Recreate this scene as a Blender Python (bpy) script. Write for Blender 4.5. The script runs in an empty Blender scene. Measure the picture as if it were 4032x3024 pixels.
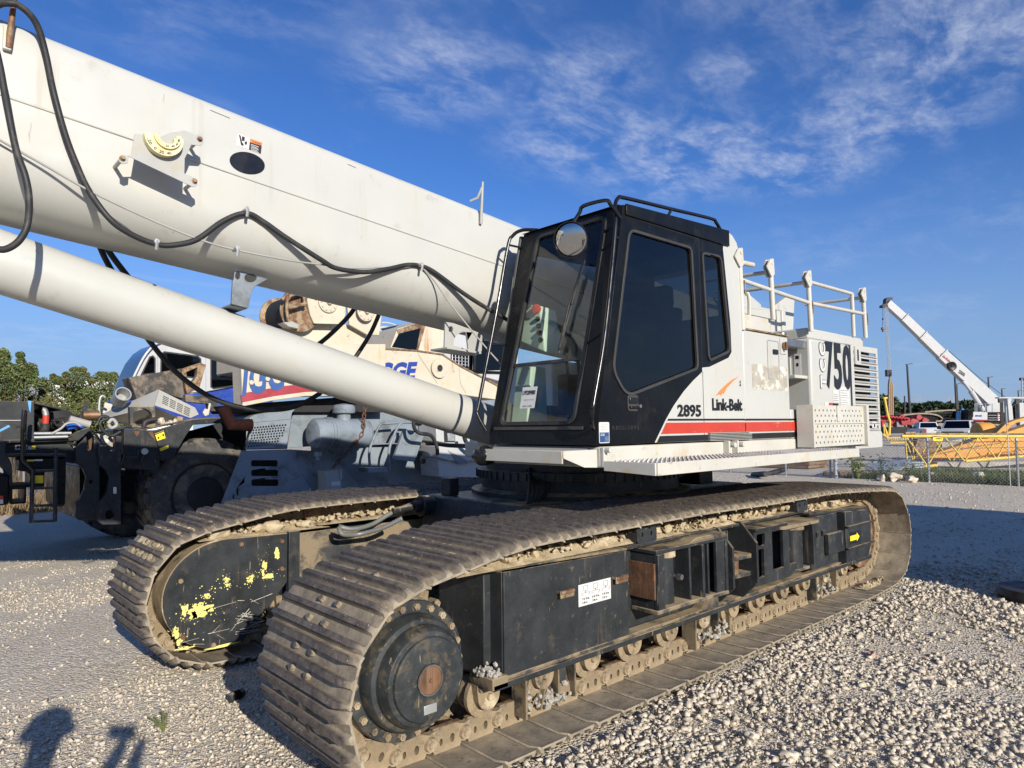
import bpy, bmesh, math, random
import numpy as np
from mathutils import Vector, Matrix, noise
from mathutils.geometry import tessellate_polygon

random.seed(7)
SC = bpy.context.scene
COL = SC.collection
R = math.radians

# ------------------------------------------------------------------ camera
CAM_H, YAW, PITCH, ROLL, FPX = 1.65, R(47.5), R(3.52), R(0.6), 2700.0
_F0 = Vector((math.cos(YAW), math.sin(YAW), 0)); _R0 = Vector((math.sin(YAW), -math.cos(YAW), 0)); _U0 = Vector((0, 0, 1))
FW = _F0 * math.cos(PITCH) + _U0 * math.sin(PITCH)
_U1 = _U0 * math.cos(PITCH) - _F0 * math.sin(PITCH)
RT = _R0 * math.cos(ROLL) - _U1 * math.sin(ROLL)
UP = _U1 * math.cos(ROLL) + _R0 * math.sin(ROLL)
EYE = Vector((0, 0, CAM_H))
cam = bpy.data.cameras.new('camera'); camo = bpy.data.objects.new('camera', cam); COL.objects.link(camo)
camo.matrix_world = Matrix(((RT.x, UP.x, -FW.x, 0), (RT.y, UP.y, -FW.y, 0), (RT.z, UP.z, -FW.z, CAM_H), (0, 0, 0, 1)))
cam.sensor_width = 36; cam.lens = FPX / 4032 * 36; cam.clip_start = 0.05; cam.clip_end = 3000
SC.camera = camo

def ray(px, py): return FW + RT * ((px - 2016) / FPX) - UP * ((py - 1512) / FPX)
def atY(px, py, y):
    d = ray(px, py); return EYE + d * (y / d.y)
def atX(px, py, x):
    d = ray(px, py); return EYE + d * (x / d.x)
def atZ(px, py, z):
    d = ray(px, py); return EYE + d * ((z - CAM_H) / d.z)

# ------------------------------------------------------------------ light and sky
SUN_AZ, SUN_EL = R(76), R(20)            # direction the light travels to, and height of the sun
SC.view_settings.view_transform = 'Standard'; SC.view_settings.look = 'None'
SC.view_settings.exposure = 0.25; SC.view_settings.gamma = 1.0
sl = bpy.data.lights.new('sun', 'SUN'); so = bpy.data.objects.new('sun', sl); COL.objects.link(so)
sl.energy = 5.0; sl.angle = R(0.5); sl.color = (1.0, 0.935, 0.825)
_ld = Vector((math.cos(SUN_AZ) * math.cos(SUN_EL), math.sin(SUN_AZ) * math.cos(SUN_EL), -math.sin(SUN_EL)))
so.rotation_euler = _ld.to_track_quat('-Z', 'Y').to_euler()
so.location = (-4, -14, 9)

W = bpy.data.worlds.new('World'); SC.world = W; W.use_nodes = True
wt = W.node_tree; wn = wt.nodes; wl = wt.links
for n in list(wn): wn.remove(n)
def WN(t, **k):
    n = wn.new(t)
    for a, b in k.items(): setattr(n, a, b)
    return n
sky = WN('ShaderNodeTexSky', sky_type='NISHITA'); sky.sun_disc = False
sky.sun_elevation = SUN_EL
_sx, _sy = -_ld.x, -_ld.y
sky.sun_rotation = math.atan2(_sx, _sy)
sky.altitude = 0; sky.air_density = 1.0; sky.dust_density = 0.2; sky.ozone_density = 3.5
tc = WN('ShaderNodeTexCoord')
sep = WN('ShaderNodeSeparateXYZ'); wl.new(tc.outputs['Generated'], sep.inputs[0])
zc = WN('ShaderNodeMath', operation='MAXIMUM'); wl.new(sep.outputs['Z'], zc.inputs[0]); zc.inputs[1].default_value = 0.0
zd = WN('ShaderNodeMath', operation='ADD'); wl.new(zc.outputs[0], zd.inputs[0]); zd.inputs[1].default_value = 0.10
dx = WN('ShaderNodeMath', operation='DIVIDE'); wl.new(sep.outputs['X'], dx.inputs[0]); wl.new(zd.outputs[0], dx.inputs[1])
dy = WN('ShaderNodeMath', operation='DIVIDE'); wl.new(sep.outputs['Y'], dy.inputs[0]); wl.new(zd.outputs[0], dy.inputs[1])
pl = WN('ShaderNodeCombineXYZ'); wl.new(dx.outputs[0], pl.inputs[0]); wl.new(dy.outputs[0], pl.inputs[1])
rotm = WN('ShaderNodeMapping'); rotm.inputs['Rotation'].default_value = (0, 0, R(-20)); rotm.inputs['Scale'].default_value = (1.0, 1.5, 1); wl.new(pl.outputs[0], rotm.inputs[0])
def wnoise(scale, det, rough, loc, dist=0.0):
    m = WN('ShaderNodeMapping'); m.inputs['Location'].default_value = loc; wl.new(rotm.outputs[0], m.inputs[0])
    n = WN('ShaderNodeTexNoise'); n.inputs['Scale'].default_value = scale; n.inputs['Detail'].default_value = det
    n.inputs['Roughness'].default_value = rough; n.inputs['Distortion'].default_value = dist; wl.new(m.outputs[0], n.inputs[0]); return n
def wramp(src, a, b, ca=0.0, cb=1.0):
    r = WN('ShaderNodeMapRange', interpolation_type='SMOOTHSTEP'); wl.new(src, r.inputs[0])
    r.inputs[1].default_value = a; r.inputs[2].default_value = b; r.inputs[3].default_value = ca; r.inputs[4].default_value = cb; return r
def wmul(a, b, op='MULTIPLY'):
    m = WN('ShaderNodeMath', operation=op)
    for i, v in enumerate((a, b)):
        if isinstance(v, (int, float)): m.inputs[i].default_value = v
        else: wl.new(v, m.inputs[i])
    return m.outputs[0]
big = wramp(wnoise(0.55, 2, 0.5, (3.1, 1.4, 0)).outputs[0], 0.52, 0.70, 0.0, 0.5)
bank = None         # the cloud banks: direction on the sky plane, radius
for (bx_, by_, br_, bw_) in ((.93, 1.26, .26, .85), (1.20, 1.06, .22, .8), (1.43, 1.22, .30, .95), (1.72, 1.10, .36, 1.0), (1.98, .88, .30, .9), (1.88, .62, .30, 1.0), (1.62, .33, .42, 1.0), (1.42, .80, .13, .7), (1.15, .30, .5, .9), (2.6, -.3, .7, .8), (.2, -1.6, .8, .7)):
    vd = WN('ShaderNodeVectorMath', operation='DISTANCE'); wl.new(pl.outputs[0], vd.inputs[0]); vd.inputs[1].default_value = (bx_, by_, 0)
    q_ = wramp(vd.outputs['Value'], br_ * 1.25, br_ * .15, 0.0, bw_).outputs[0]
    bank = q_ if bank is None else wmul(bank, q_, 'MAXIMUM')
mid = wramp(wnoise(5.5, 8, 0.60, (0, 5, 2), 0.35).outputs[0], 0.36, 0.66)
fine = wramp(wnoise(26, 4, 0.6, (7, 0, 1), 0.4).outputs[0], 0.30, 0.72, 0.5, 1.0)
cm = wmul(wmul(wmul(big.outputs[0], bank, 'MAXIMUM'), mid.outputs[0]), fine.outputs[0])
hz = wramp(sep.outputs['Z'], 0.02, 0.16)
cm = wmul(wmul(cm, hz.outputs[0]), 0.56)
wisp = wmul(wramp(wnoise(1.5, 6, 0.6, (9, 2, 4), 0.6).outputs[0], 0.52, 0.8).outputs[0], 0.14)
cm = wmul(wmul(cm, wisp, 'ADD'), 1.0, 'MINIMUM')
hs = WN('ShaderNodeHueSaturation'); wl.new(sky.outputs[0], hs.inputs['Color']); hs.inputs['Saturation'].default_value = 1.15; hs.inputs['Value'].default_value = 1.0
gain = WN('ShaderNodeMixRGB'); gain.blend_type = 'MULTIPLY'; gain.inputs[0].default_value = 1.0; wl.new(hs.outputs[0], gain.inputs[1]); gain.inputs[2].default_value = (1.02, 1.16, 1.62, 1)
hzm = wramp(sep.outputs['Z'], 0.0, 0.34, 0.80, 0.0)          # pale air low in the sky, all round
hzx = WN('ShaderNodeMixRGB'); wl.new(hzm.outputs[0], hzx.inputs[0]); wl.new(gain.outputs[0], hzx.inputs[1]); hzx.inputs[2].default_value = (2.9, 4.5, 7.3, 1)
mx = WN('ShaderNodeMixRGB'); wl.new(cm, mx.inputs[0]); wl.new(hzx.outputs[0], mx.inputs[1]); mx.inputs[2].default_value = (7.4, 8.1, 9.8, 1)
bg = WN('ShaderNodeBackground'); wl.new(mx.outputs[0], bg.inputs['Color']); bg.inputs['Strength'].default_value = 0.074
wo = WN('ShaderNodeOutputWorld'); wl.new(bg.outputs[0], wo.inputs[0])
SC.cycles.use_denoising = True
SC.cycles.max_bounces = 8; SC.cycles.transparent_max_bounces = 16
SC.cycles.caustics_reflective = False; SC.cycles.caustics_refractive = False

# ------------------------------------------------------------------ materials
MATS = {}
def C4(c): return (c[0], c[1], c[2], 1)
def pm(name, col, rough=0.5, metal=0.0, var=0.12, vs=3.0, dirt=None, dirt2=None, dust=None, bump=None, streak=None, spec=0.5, scr=None, emit=None):
    """procedural surface: mottled base colour, up to two stain layers (colour, amount, scale), settled dust on upward faces,
    vertical run marks, light scratches, fine relief"""
    m = bpy.data.materials.new(name); m.use_nodes = True; nt = m.node_tree; N = nt.nodes; L = nt.links
    b = N['Principled BSDF']; b.inputs['Roughness'].default_value = rough; b.inputs['Metallic'].default_value = metal
    b.inputs['Specular IOR Level'].default_value = spec
    t = N.new('ShaderNodeTexCoord'); vec = t.outputs['Object']
    def nz(scale, det=5, ro=0.6, v=vec, off=0.0, dist=0.0):
        mp = N.new('ShaderNodeMapping'); mp.inputs['Location'].default_value = (off, off * 1.7, off * .6); L.new(v, mp.inputs[0])
        n = N.new('ShaderNodeTexNoise'); n.inputs['Scale'].default_value = scale; n.inputs['Detail'].default_value = det
        n.inputs['Roughness'].default_value = ro; n.inputs['Distortion'].default_value = dist; L.new(mp.outputs[0], n.inputs[0]); return n.outputs[0]
    def rng(src, a, b_, lo=0.0, hi=1.0):
        r = N.new('ShaderNodeMapRange'); r.interpolation_type = 'SMOOTHSTEP'; L.new(src, r.inputs[0])
        for i, v in enumerate((a, b_, lo, hi)): r.inputs[i + 1].default_value = v
        return r.outputs[0]
    def mixc(f, a, c):
        x = N.new('ShaderNodeMixRGB')
        if isinstance(f, float): x.inputs[0].default_value = f
        else: L.new(f, x.inputs[0])
        for i, v in ((1, a), (2, c)):
            if isinstance(v, tuple): x.inputs[i].default_value = C4(v)
            else: L.new(v, x.inputs[i])
        return x.outputs[0]
    lo = tuple(max(0, c * (1 - var)) for c in col); hi = tuple(min(1, c * (1 + var)) for c in col)
    cur = mixc(rng(nz(vs, 6, 0.65), 0.3, 0.7), lo, hi)
    rg = None
    for k, dd in enumerate((dirt, dirt2)):
        if dd:
            dc, amt, ds = dd
            th = 0.68 - 0.38 * amt
            mask = rng(nz(ds, 8, 0.68, off=3.3 + 5 * k, dist=0.2), th - 0.05, th + 0.10)
            cur = mixc(mask, cur, dc)
    if streak:
        dc, amt, ds = streak
        mp = N.new('ShaderNodeMapping'); mp.inputs['Scale'].default_value = (1, 1, 0.05); L.new(vec, mp.inputs[0])
        th = 0.70 - 0.35 * amt
        s = rng(nz(ds, 6, 0.6, mp.outputs[0], 2.0), th - 0.03, th + 0.12)
        s2 = rng(nz(2.2, 3, 0.5, off=8), 0.45, 0.62)
        mm = N.new('ShaderNodeMath'); mm.operation = 'MULTIPLY'; L.new(s, mm.inputs[0]); L.new(s2, mm.inputs[1])
        cur = mixc(mm.outputs[0], cur, dc)
    if scr:
        dc, amt, ds = scr
        mp = N.new('ShaderNodeMapping'); mp.inputs['Scale'].default_value = (1, 1, 0.12); mp.inputs['Rotation'].default_value = (0.5, 0.7, 0.4); L.new(vec, mp.inputs[0])
        th = 0.74 - 0.12 * amt
        cur = mixc(rng(nz(ds, 3, 0.5, mp.outputs[0], 1.3), th, th + 0.03), cur, dc)
    if dust:
        dc, amt = dust
        g = N.new('ShaderNodeNewGeometry'); sp = N.new('ShaderNodeSeparateXYZ'); L.new(g.outputs['Normal'], sp.inputs[0])
        up = rng(sp.outputs['Z'], 0.35, 0.95, 0, amt)
        nn = rng(nz(5, 5, 0.65, off=11), 0.32, 0.60)
        mm = N.new('ShaderNodeMath'); mm.operation = 'MULTIPLY'; L.new(up, mm.inputs[0]); L.new(nn, mm.inputs[1])
        cur = mixc(mm.outputs[0], cur, dc)
    L.new(cur, b.inputs['Base Color'])
    rr = rng(nz(vs * 2.3, 4, 0.6, off=6), 0.3, 0.7, max(0.03, rough - 0.10), min(1, rough + 0.12)); L.new(rr, b.inputs['Roughness'])
    if bump:
        bs, st = bump
        bp = N.new('ShaderNodeBump'); bp.inputs['Strength'].default_value = st; bp.inputs['Distance'].default_value = 0.01
        L.new(nz(bs, 8, 0.65, off=1), bp.inputs['Height']); L.new(bp.outputs[0], b.inputs['Normal'])
    if emit:
        b.inputs['Emission Color'].default_value = C4(emit[0]); b.inputs['Emission Strength'].default_value = emit[1]
    MATS[name] = m; return m

def glass(name, tint, alpha, rough=0.02):
    m = bpy.data.materials.new(name); m.use_nodes = True; nt = m.node_tree; N = nt.nodes; L = nt.links
    for n in list(N): N.remove(n)
    o = N.new('ShaderNodeOutputMaterial'); tr = N.new('ShaderNodeBsdfTransparent'); tr.inputs[0].default_value = C4(tint)
    gl = N.new('ShaderNodeBsdfGlossy'); gl.inputs['Roughness'].default_value = rough; gl.inputs[0].default_value = (1, 1, 1, 1)
    fr = N.new('ShaderNodeFresnel'); fr.inputs[0].default_value = 1.5
    t = N.new('ShaderNodeTexCoord'); n = N.new('ShaderNodeTexNoise'); n.inputs['Scale'].default_value = 4; n.inputs['Detail'].default_value = 6; L.new(t.outputs['Object'], n.inputs[0])
    df = N.new('ShaderNodeBsdfDiffuse'); df.inputs[0].default_value = (0.42, 0.40, 0.30, 1)
    r = N.new('ShaderNodeMapRange'); L.new(n.outputs[0], r.inputs[0]); r.inputs[1].default_value = 0.45; r.inputs[2].default_value = 0.8; r.inputs[3].default_value = 0.0; r.inputs[4].default_value = alpha
    m1 = N.new('ShaderNodeMixShader'); L.new(r.outputs[0], m1.inputs[0]); L.new(tr.outputs[0], m1.inputs[1]); L.new(df.outputs[0], m1.inputs[2])
    ge = N.new('ShaderNodeNewGeometry'); iv = N.new('ShaderNodeMath'); iv.operation = 'SUBTRACT'; iv.inputs[0].default_value = 1.0; L.new(ge.outputs['Backfacing'], iv.inputs[1])
    fm = N.new('ShaderNodeMath'); fm.operation = 'MULTIPLY'; L.new(fr.outputs[0], fm.inputs[0]); L.new(iv.outputs[0], fm.inputs[1])       # reflect at the outer face only
    m2 = N.new('ShaderNodeMixShader'); L.new(fm.outputs[0], m2.inputs[0]); L.new(m1.outputs[0], m2.inputs[1]); L.new(gl.outputs[0], m2.inputs[2])
    L.new(m2.outputs[0], o.inputs[0]); MATS[name] = m; return m

MUD = (0.40, 0.31, 0.19); MUDL = (0.52, 0.43, 0.29); RUST = (0.20, 0.075, 0.028)
pm('cream', (0.478, 0.476, 0.438), 0.38, var=0.03, vs=1.2, dirt=((0.415, 0.395, 0.335), 0.13, 7), dirt2=((0.48, 0.465, 0.41), 0.34, 1.3), streak=((0.42, 0.40, 0.34), 0.30, 11), scr=((0.36, 0.345, 0.30), 0.08, 30), bump=(2.5, 0.10))
pm('cream_worn', (0.51, 0.495, 0.435), 0.45, var=0.06, vs=2, dirt=((0.50, 0.43, 0.31), 0.28, 7), dirt2=((0.24, 0.11, 0.05), 0.06, 16), dust=((0.50, 0.45, 0.35), 0.5))
pm('light_grey', (0.37, 0.37, 0.345), 0.45, var=0.06, dirt=((0.38, 0.35, 0.28), 0.25, 8))
pm('black_paint', (0.0065, 0.0075, 0.009), 0.34, var=0.25, dirt=((0.014, 0.0135, 0.0125), 0.30, 6), spec=0.18)
pm('black_gloss', (0.010, 0.010, 0.011), 0.22, var=0.2)
pm('hub_paint', (0.032, 0.036, 0.038), 0.5, var=0.35, vs=8, spec=0.3, dirt=((0.085, 0.073, 0.053), 0.34, 11), dirt2=((0.15, 0.125, 0.085), 0.16, 26), scr=((0.24, 0.20, 0.14), 0.5, 30), bump=(50, 0.12))
pm('black_dusty', (0.027, 0.0300, 0.0325), 0.45, var=0.3, vs=5, spec=0.3, dirt=((0.062, 0.056, 0.045), 0.20, 9), dirt2=((0.15, 0.125, 0.085), 0.09, 24), dust=(MUD, 0.95), streak=((0.15, 0.12, 0.085), 0.25, 12), scr=((0.17, 0.15, 0.11), 0.40, 34), bump=(60, 0.08))
pm('black_muddy', (0.035, 0.037, 0.037), 0.65, var=0.3, dirt=((0.22, 0.17, 0.105), 0.58, 4), dust=(MUD, 1.0), bump=(50, 0.3))
pm('track_steel', (0.115, 0.092, 0.076), 0.55, metal=0.25, var=0.3, vs=6, dirt=((0.27, 0.215, 0.145), 0.50, 8), dirt2=((0.36, 0.295, 0.20), 0.30, 13), bump=(45, 0.45), scr=((0.42, 0.39, 0.35), 0.10, 26))
pm('track_mud', (0.27, 0.205, 0.125), 0.85, var=0.25, vs=5, dirt=((0.085, 0.07, 0.052), 0.30, 7), dirt2=(MUDL, 0.30, 6), bump=(60, 0.6))
pm('mud', (0.42, 0.33, 0.20), 0.95, var=0.25, vs=14, dirt=(MUDL, 0.5, 10), bump=(70, 0.8))
pm('mud_grey', (0.37, 0.345, 0.30), 0.95, var=0.25, vs=20, bump=(70, 0.8))
pm('rust', (0.125, 0.058, 0.028), 0.8, var=0.4, vs=10, streak=((0.20, 0.11, 0.055), 0.45, 22), dirt=((0.07, 0.05, 0.035), 0.3, 18), bump=(60, 0.3))
pm('rust_shade', (0.020, 0.008, 0.007), 0.9, spec=0.1, var=0.3, vs=8, dirt=((0.04, 0.015, 0.012), 0.2, 9), bump=(50, 0.2))  # rust darkened to hold the exhaust elbow's shade; also colours the can label
pm('rust_worn', (0.17, 0.09, 0.05), 0.65, metal=0.3, var=0.4, vs=8, dirt=((0.33, 0.25, 0.15), 0.5, 9), bump=(50, 0.3))
pm('rubber', (0.018, 0.018, 0.019), 0.6, var=0.2, dirt=((0.05, 0.048, 0.042), 0.3, 8))
pm('gasket', (0.038, 0.037, 0.035), 0.55, var=0.2)
pm('tyre', (0.055, 0.054, 0.053), 0.85, var=0.3, vs=5, dirt=((0.15, 0.135, 0.105), 0.50, 4), bump=(40, 0.3))
pm('red_stripe', (0.46, 0.045, 0.025), 0.4, var=0.08, dirt=((0.60, 0.30, 0.22), 0.12, 9))
pm('black_print', (0.010, 0.010, 0.011), 0.45, var=0.1)
pm('white_print', (0.62, 0.615, 0.59), 0.4, var=0.03)
pm('orange_print', (0.78, 0.22, 0.06), 0.45, var=0.08)
pm('yellow_print', (0.85, 0.66, 0.03), 0.5, var=0.05)
pm('yellow_splash', (0.72, 0.64, 0.20), 0.6, var=0.12, vs=20, dirt=((0.45, 0.36, 0.10), 0.2, 30))
pm('blue_print', (0.03, 0.08, 0.20), 0.5)
pm('steel', (0.38, 0.37, 0.35), 0.35, metal=0.9, var=0.15, dirt=((0.25, 0.22, 0.17), 0.2, 10))
pm('galv', (0.42, 0.43, 0.42), 0.5, metal=0.6, var=0.15)
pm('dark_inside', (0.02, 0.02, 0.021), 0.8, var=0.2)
pm('cab_inside', (0.10, 0.10, 0.095), 0.7, var=0.15)
pm('mint', (0.52, 0.60, 0.50), 0.5, var=0.05)
pm('seat', (0.018, 0.018, 0.02), 0.85, var=0.2)
pm('red_plastic', (0.55, 0.04, 0.03), 0.35)
pm('dial_cream', (0.80, 0.72, 0.40), 0.45, var=0.06, dirt=((0.68, 0.52, 0.24), 0.35, 9))
pm('worn_patch', (0.36, 0.33, 0.27), 0.7, var=0.15, vs=10, dirt=((0.66, 0.63, 0.54), 0.45, 7))
pm('white_paint', (0.46, 0.465, 0.46), 0.32, var=0.04)
pm('old_cream', (0.56, 0.50, 0.385), 0.55, var=0.07, vs=2, dirt=((0.60, 0.47, 0.31), 0.25, 4), dirt2=((0.30, 0.12, 0.045), 0.10, 9), streak=((0.42, 0.22, 0.10), 0.25, 8))
pm('grey_paint', (0.20, 0.235, 0.265), 0.55, var=0.14, vs=2, dirt=((0.12, 0.13, 0.135), 0.35, 3), dirt2=((0.28, 0.19, 0.11), 0.08, 8), streak=((0.34, 0.26, 0.17), 0.15, 7))  # real grey paint; on one boom bracket it stands in for shade
pm('maroon', (0.34, 0.040, 0.055), 0.5, var=0.15, dirt=((0.40, 0.16, 0.12), 0.15, 9))
pm('royal', (0.022, 0.055, 0.30), 0.35, var=0.12)
pm('bigge_blue', (0.035, 0.095, 0.28), 0.5, var=0.1)
pm('rusty_tray', (0.15, 0.125, 0.10), 0.8, var=0.4, vs=5, dirt=((0.045, 0.042, 0.040), 0.55, 5), dirt2=((0.32, 0.23, 0.14), 0.25, 6), bump=(30, 0.4))
pm('bronze', (0.30, 0.18, 0.10), 0.4, metal=0.7, var=0.3)
pm('conduit_grey', (0.20, 0.205, 0.19), 0.5, metal=0.3, var=0.1)
pm('pipe_grey', (0.33, 0.32, 0.295), 0.7, var=0.1)
pm('red_hose', (0.50, 0.05, 0.025), 0.55)
pm('blue_hose', (0.02, 0.10, 0.42), 0.5)
pm('blue_tape', (0.10, 0.32, 0.62), 0.6)
pm('red_paint', (0.30, 0.010, 0.014), 0.5, var=0.2)
pm('yellow_paint', (0.70, 0.47, 0.075), 0.5, var=0.1, dirt=((0.45, 0.30, 0.08), 0.2, 6))
pm('orange_paint', (0.64, 0.30, 0.055), 0.5, var=0.1, dirt=((0.36, 0.19, 0.07), 0.25, 3))
pm('white_truck', (0.55, 0.55, 0.55), 0.22, var=0.02)
pm('dark_pole', (0.035, 0.033, 0.032), 0.6)
pm('far_steel', (0.30, 0.33, 0.36), 0.6)
pm('concrete', (0.36, 0.33, 0.28), 0.9, var=0.2, vs=6, bump=(30, 0.3))
pm('timber', (0.30, 0.22, 0.14), 0.85, var=0.3, vs=8, bump=(30, 0.3))
pm('bark', (0.10, 0.075, 0.05), 0.9, var=0.3)
pm('leaf_a', (0.075, 0.115, 0.032), 0.6, var=0.35, vs=1.5)
pm('leaf_b', (0.145, 0.165, 0.055), 0.6, var=0.35, vs=1.5)
pm('leaf_dry', (0.14, 0.09, 0.03), 0.7, var=0.3)
pm('leaf_far', (0.032, 0.055, 0.018), 0.8, var=0.3, vs=0.4)
pm('grass', (0.075, 0.11, 0.03), 0.8, var=0.4, vs=1)
pm('dry_grass', (0.24, 0.17, 0.09), 0.9, var=0.3)
pm('stone', (0.56, 0.49, 0.385), 0.9, var=0.34, vs=45, dirt=((0.34, 0.285, 0.21), 0.36, 27), dirt2=((0.66, 0.61, 0.52), 0.22, 33), bump=(60, 0.4))
pm('stone_pink', (0.46, 0.30, 0.24), 0.9)
pm('denim', (0.03, 0.05, 0.11), 0.9)
pm('shirt', (0.25, 0.26, 0.28), 0.9)
pm('skin', (0.45, 0.27, 0.19), 0.6)
pm('hard_hat', (0.02, 0.015, 0.012), 0.7)
pm('blue_shirt', (0.12, 0.32, 0.55), 0.8)
pm('white_wall', (0.78, 0.78, 0.76), 0.7)
glass('glass_clear', (0.93, 0.965, 0.935), 0.045)
glass('glass_dark', (0.22, 0.235, 0.235), 0.006)
glass('glass_truck', (0.06, 0.07, 0.08), 0.0)
mm_ = bpy.data.materials.new('mirror'); mm_.use_nodes = True; _b = mm_.node_tree.nodes['Principled BSDF']
_b.inputs['Metallic'].default_value = 1; _b.inputs['Roughness'].default_value = 0.03; _b.inputs['Base Color'].default_value = (0.5, 0.5, 0.48, 1); MATS['mirror'] = mm_

def shoe_mat():
    """track shoe: worn brown steel on the grouser tops, dusty plate between them, dried mud on the inner face"""
    m = bpy.data.materials.new('shoe'); m.use_nodes = True; nt = m.node_tree; N = nt.nodes; L = nt.links; b = N['Principled BSDF']
    t = N.new('ShaderNodeTexCoord'); oi = N.new('ShaderNodeObjectInfo'); sp = N.new('ShaderNodeSeparateXYZ'); L.new(t.outputs['Object'], sp.inputs[0])
    of = N.new('ShaderNodeVectorMath'); of.operation = 'SCALE'; of.inputs[0].default_value = (37, 21, 53); L.new(oi.outputs['Random'], of.inputs['Scale'])
    ad = N.new('ShaderNodeVectorMath'); ad.operation = 'ADD'; L.new(t.outputs['Object'], ad.inputs[0]); L.new(of.outputs[0], ad.inputs[1]); v = ad.outputs[0]
    def nz(s, d=6, r=.65):
        n = N.new('ShaderNodeTexNoise'); n.inputs['Scale'].default_value = s; n.inputs['Detail'].default_value = d; n.inputs['Roughness'].default_value = r; L.new(v, n.inputs[0]); return n.outputs[0]
    def rg(s, a, c, lo=0., hi=1.):
        r = N.new('ShaderNodeMapRange'); L.new(s, r.inputs[0])
        for i, q in enumerate((a, c, lo, hi)): r.inputs[i + 1].default_value = q
        return r.outputs[0]
    def mix(f, a, c):
        x = N.new('ShaderNodeMixRGB'); L.new(f, x.inputs[0])
        for i, q in ((1, a), (2, c)):
            if isinstance(q, tuple): x.inputs[i].default_value = C4(q)
            else: L.new(q, x.inputs[i])
        return x.outputs[0]
    steel = mix(rg(nz(22), .35, .65), (.052, .043, .037), (.140, .113, .092)); steel = mix(rg(nz(70, 3), .66, .70), steel, (.42, .39, .35))
    dusty = mix(rg(nz(9), .35, .65), (.165, .137, .10), (.34, .282, .20)); dusty = mix(rg(nz(30), .60, .70), dusty, (.44, .37, .26))
    inner = mix(rg(nz(7), .35, .65), (.19, .162, .122), (.39, .325, .23)); inner = mix(rg(nz(16), .60, .70), inner, (.13, .115, .095))
    hn = N.new('ShaderNodeMath'); hn.operation = 'MULTIPLY_ADD'; L.new(nz(18), hn.inputs[0]); hn.inputs[1].default_value = .016; L.new(sp.outputs['Z'], hn.inputs[2])
    c = mix(rg(hn.outputs[0], .030, .044), dusty, steel); c = mix(rg(sp.outputs['Z'], .004, .001), c, inner)
    L.new(c, b.inputs['Base Color']); b.inputs['Roughness'].default_value = .68
    bp = N.new('ShaderNodeBump'); bp.inputs['Strength'].default_value = .5; bp.inputs['Distance'].default_value = .006; L.new(nz(55, 8), bp.inputs['Height']); L.new(bp.outputs[0], b.inputs['Normal'])
    MATS['shoe'] = m
shoe_mat()
# gravel ground: pale crushed limestone with dusty worn patches and small-stone relief
def ground_mat():
    m = bpy.data.materials.new('gravel_ground'); m.use_nodes = True; nt = m.node_tree; N = nt.nodes; L = nt.links
    b = N['Principled BSDF']; b.inputs['Roughness'].default_value = 0.95; b.inputs['Specular IOR Level'].default_value = 0.2
    t = N.new('ShaderNodeTexCoord'); v = t.outputs['Object']
    def vo(sc, feat='F1'):
        n = N.new('ShaderNodeTexVoronoi'); n.inputs['Scale'].default_value = sc; n.feature = feat; L.new(v, n.inputs['Vector']); return n
    def nz(sc, d=5, r=0.6):
        n = N.new('ShaderNodeTexNoise'); n.inputs['Scale'].default_value = sc; n.inputs['Detail'].default_value = d; n.inputs['Roughness'].default_value = r; L.new(v, n.inputs[0]); return n.outputs[0]
    def mr(s, a, b_, lo, hi):
        r = N.new('ShaderNodeMapRange'); L.new(s, r.inputs[0])
        for i, q in enumerate((a, b_, lo, hi)): r.inputs[i + 1].default_value = q
        return r.outputs[0]
    def mix(f, a, c, bt='MIX'):
        x = N.new('ShaderNodeMixRGB'); x.blend_type = bt
        if isinstance(f, float): x.inputs[0].default_value = f
        else: L.new(f, x.inputs[0])
        for i, q in ((1, a), (2, c)):
            if isinstance(q, tuple): x.inputs[i].default_value = C4(q)
            else: L.new(q, x.inputs[i])
        return x.outputs[0]
    v1 = vo(48); v2 = vo(95)
    sepc = N.new('ShaderNodeSeparateColor'); L.new(v1.outputs['Color'], sepc.inputs[0])
    c = mix(mr(sepc.outputs[0], 0, 1, 0, 1), (0.45, 0.385, 0.295), (0.80, 0.72, 0.585))
    sepd = N.new('ShaderNodeSeparateColor'); L.new(v2.outputs['Color'], sepd.inputs[0])
    c2 = mix(mr(sepd.outputs[0], 0, 1, 0, 1), (0.43, 0.365, 0.275), (0.75, 0.665, 0.525))
    c = mix(mr(nz(1.3), 0.4, 0.6, 0, 1), c, c2)
    dustm = mr(nz(0.55, 7, 0.72), 0.46, 0.60, 0, 0.8)
    c = mix(dustm, c, (0.62, 0.535, 0.405))
    L.new(c, b.inputs['Base Color'])
    h1 = mr(v1.outputs['Distance'], 0, 0.9, 1, 0); h2 = mr(v2.outputs['Distance'], 0, 0.9, 0.5, 0)
    ad = N.new('ShaderNodeMath'); ad.operation = 'ADD'; L.new(h1, ad.inputs[0]); L.new(h2, ad.inputs[1])
    inv = mr(dustm, 0, 1, 1, 0.35); ml = N.new('ShaderNodeMath'); ml.operation = 'MULTIPLY'; L.new(ad.outputs[0], ml.inputs[0]); L.new(inv, ml.inputs[1])
    bp = N.new('ShaderNodeBump'); bp.inputs['Strength'].default_value = 0.9; bp.inputs['Distance'].default_value = 0.016
    L.new(ml.outputs[0], bp.inputs['Height']); L.new(bp.outputs[0], b.inputs['Normal'])
    MATS['gravel_ground'] = m
ground_mat()

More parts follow.
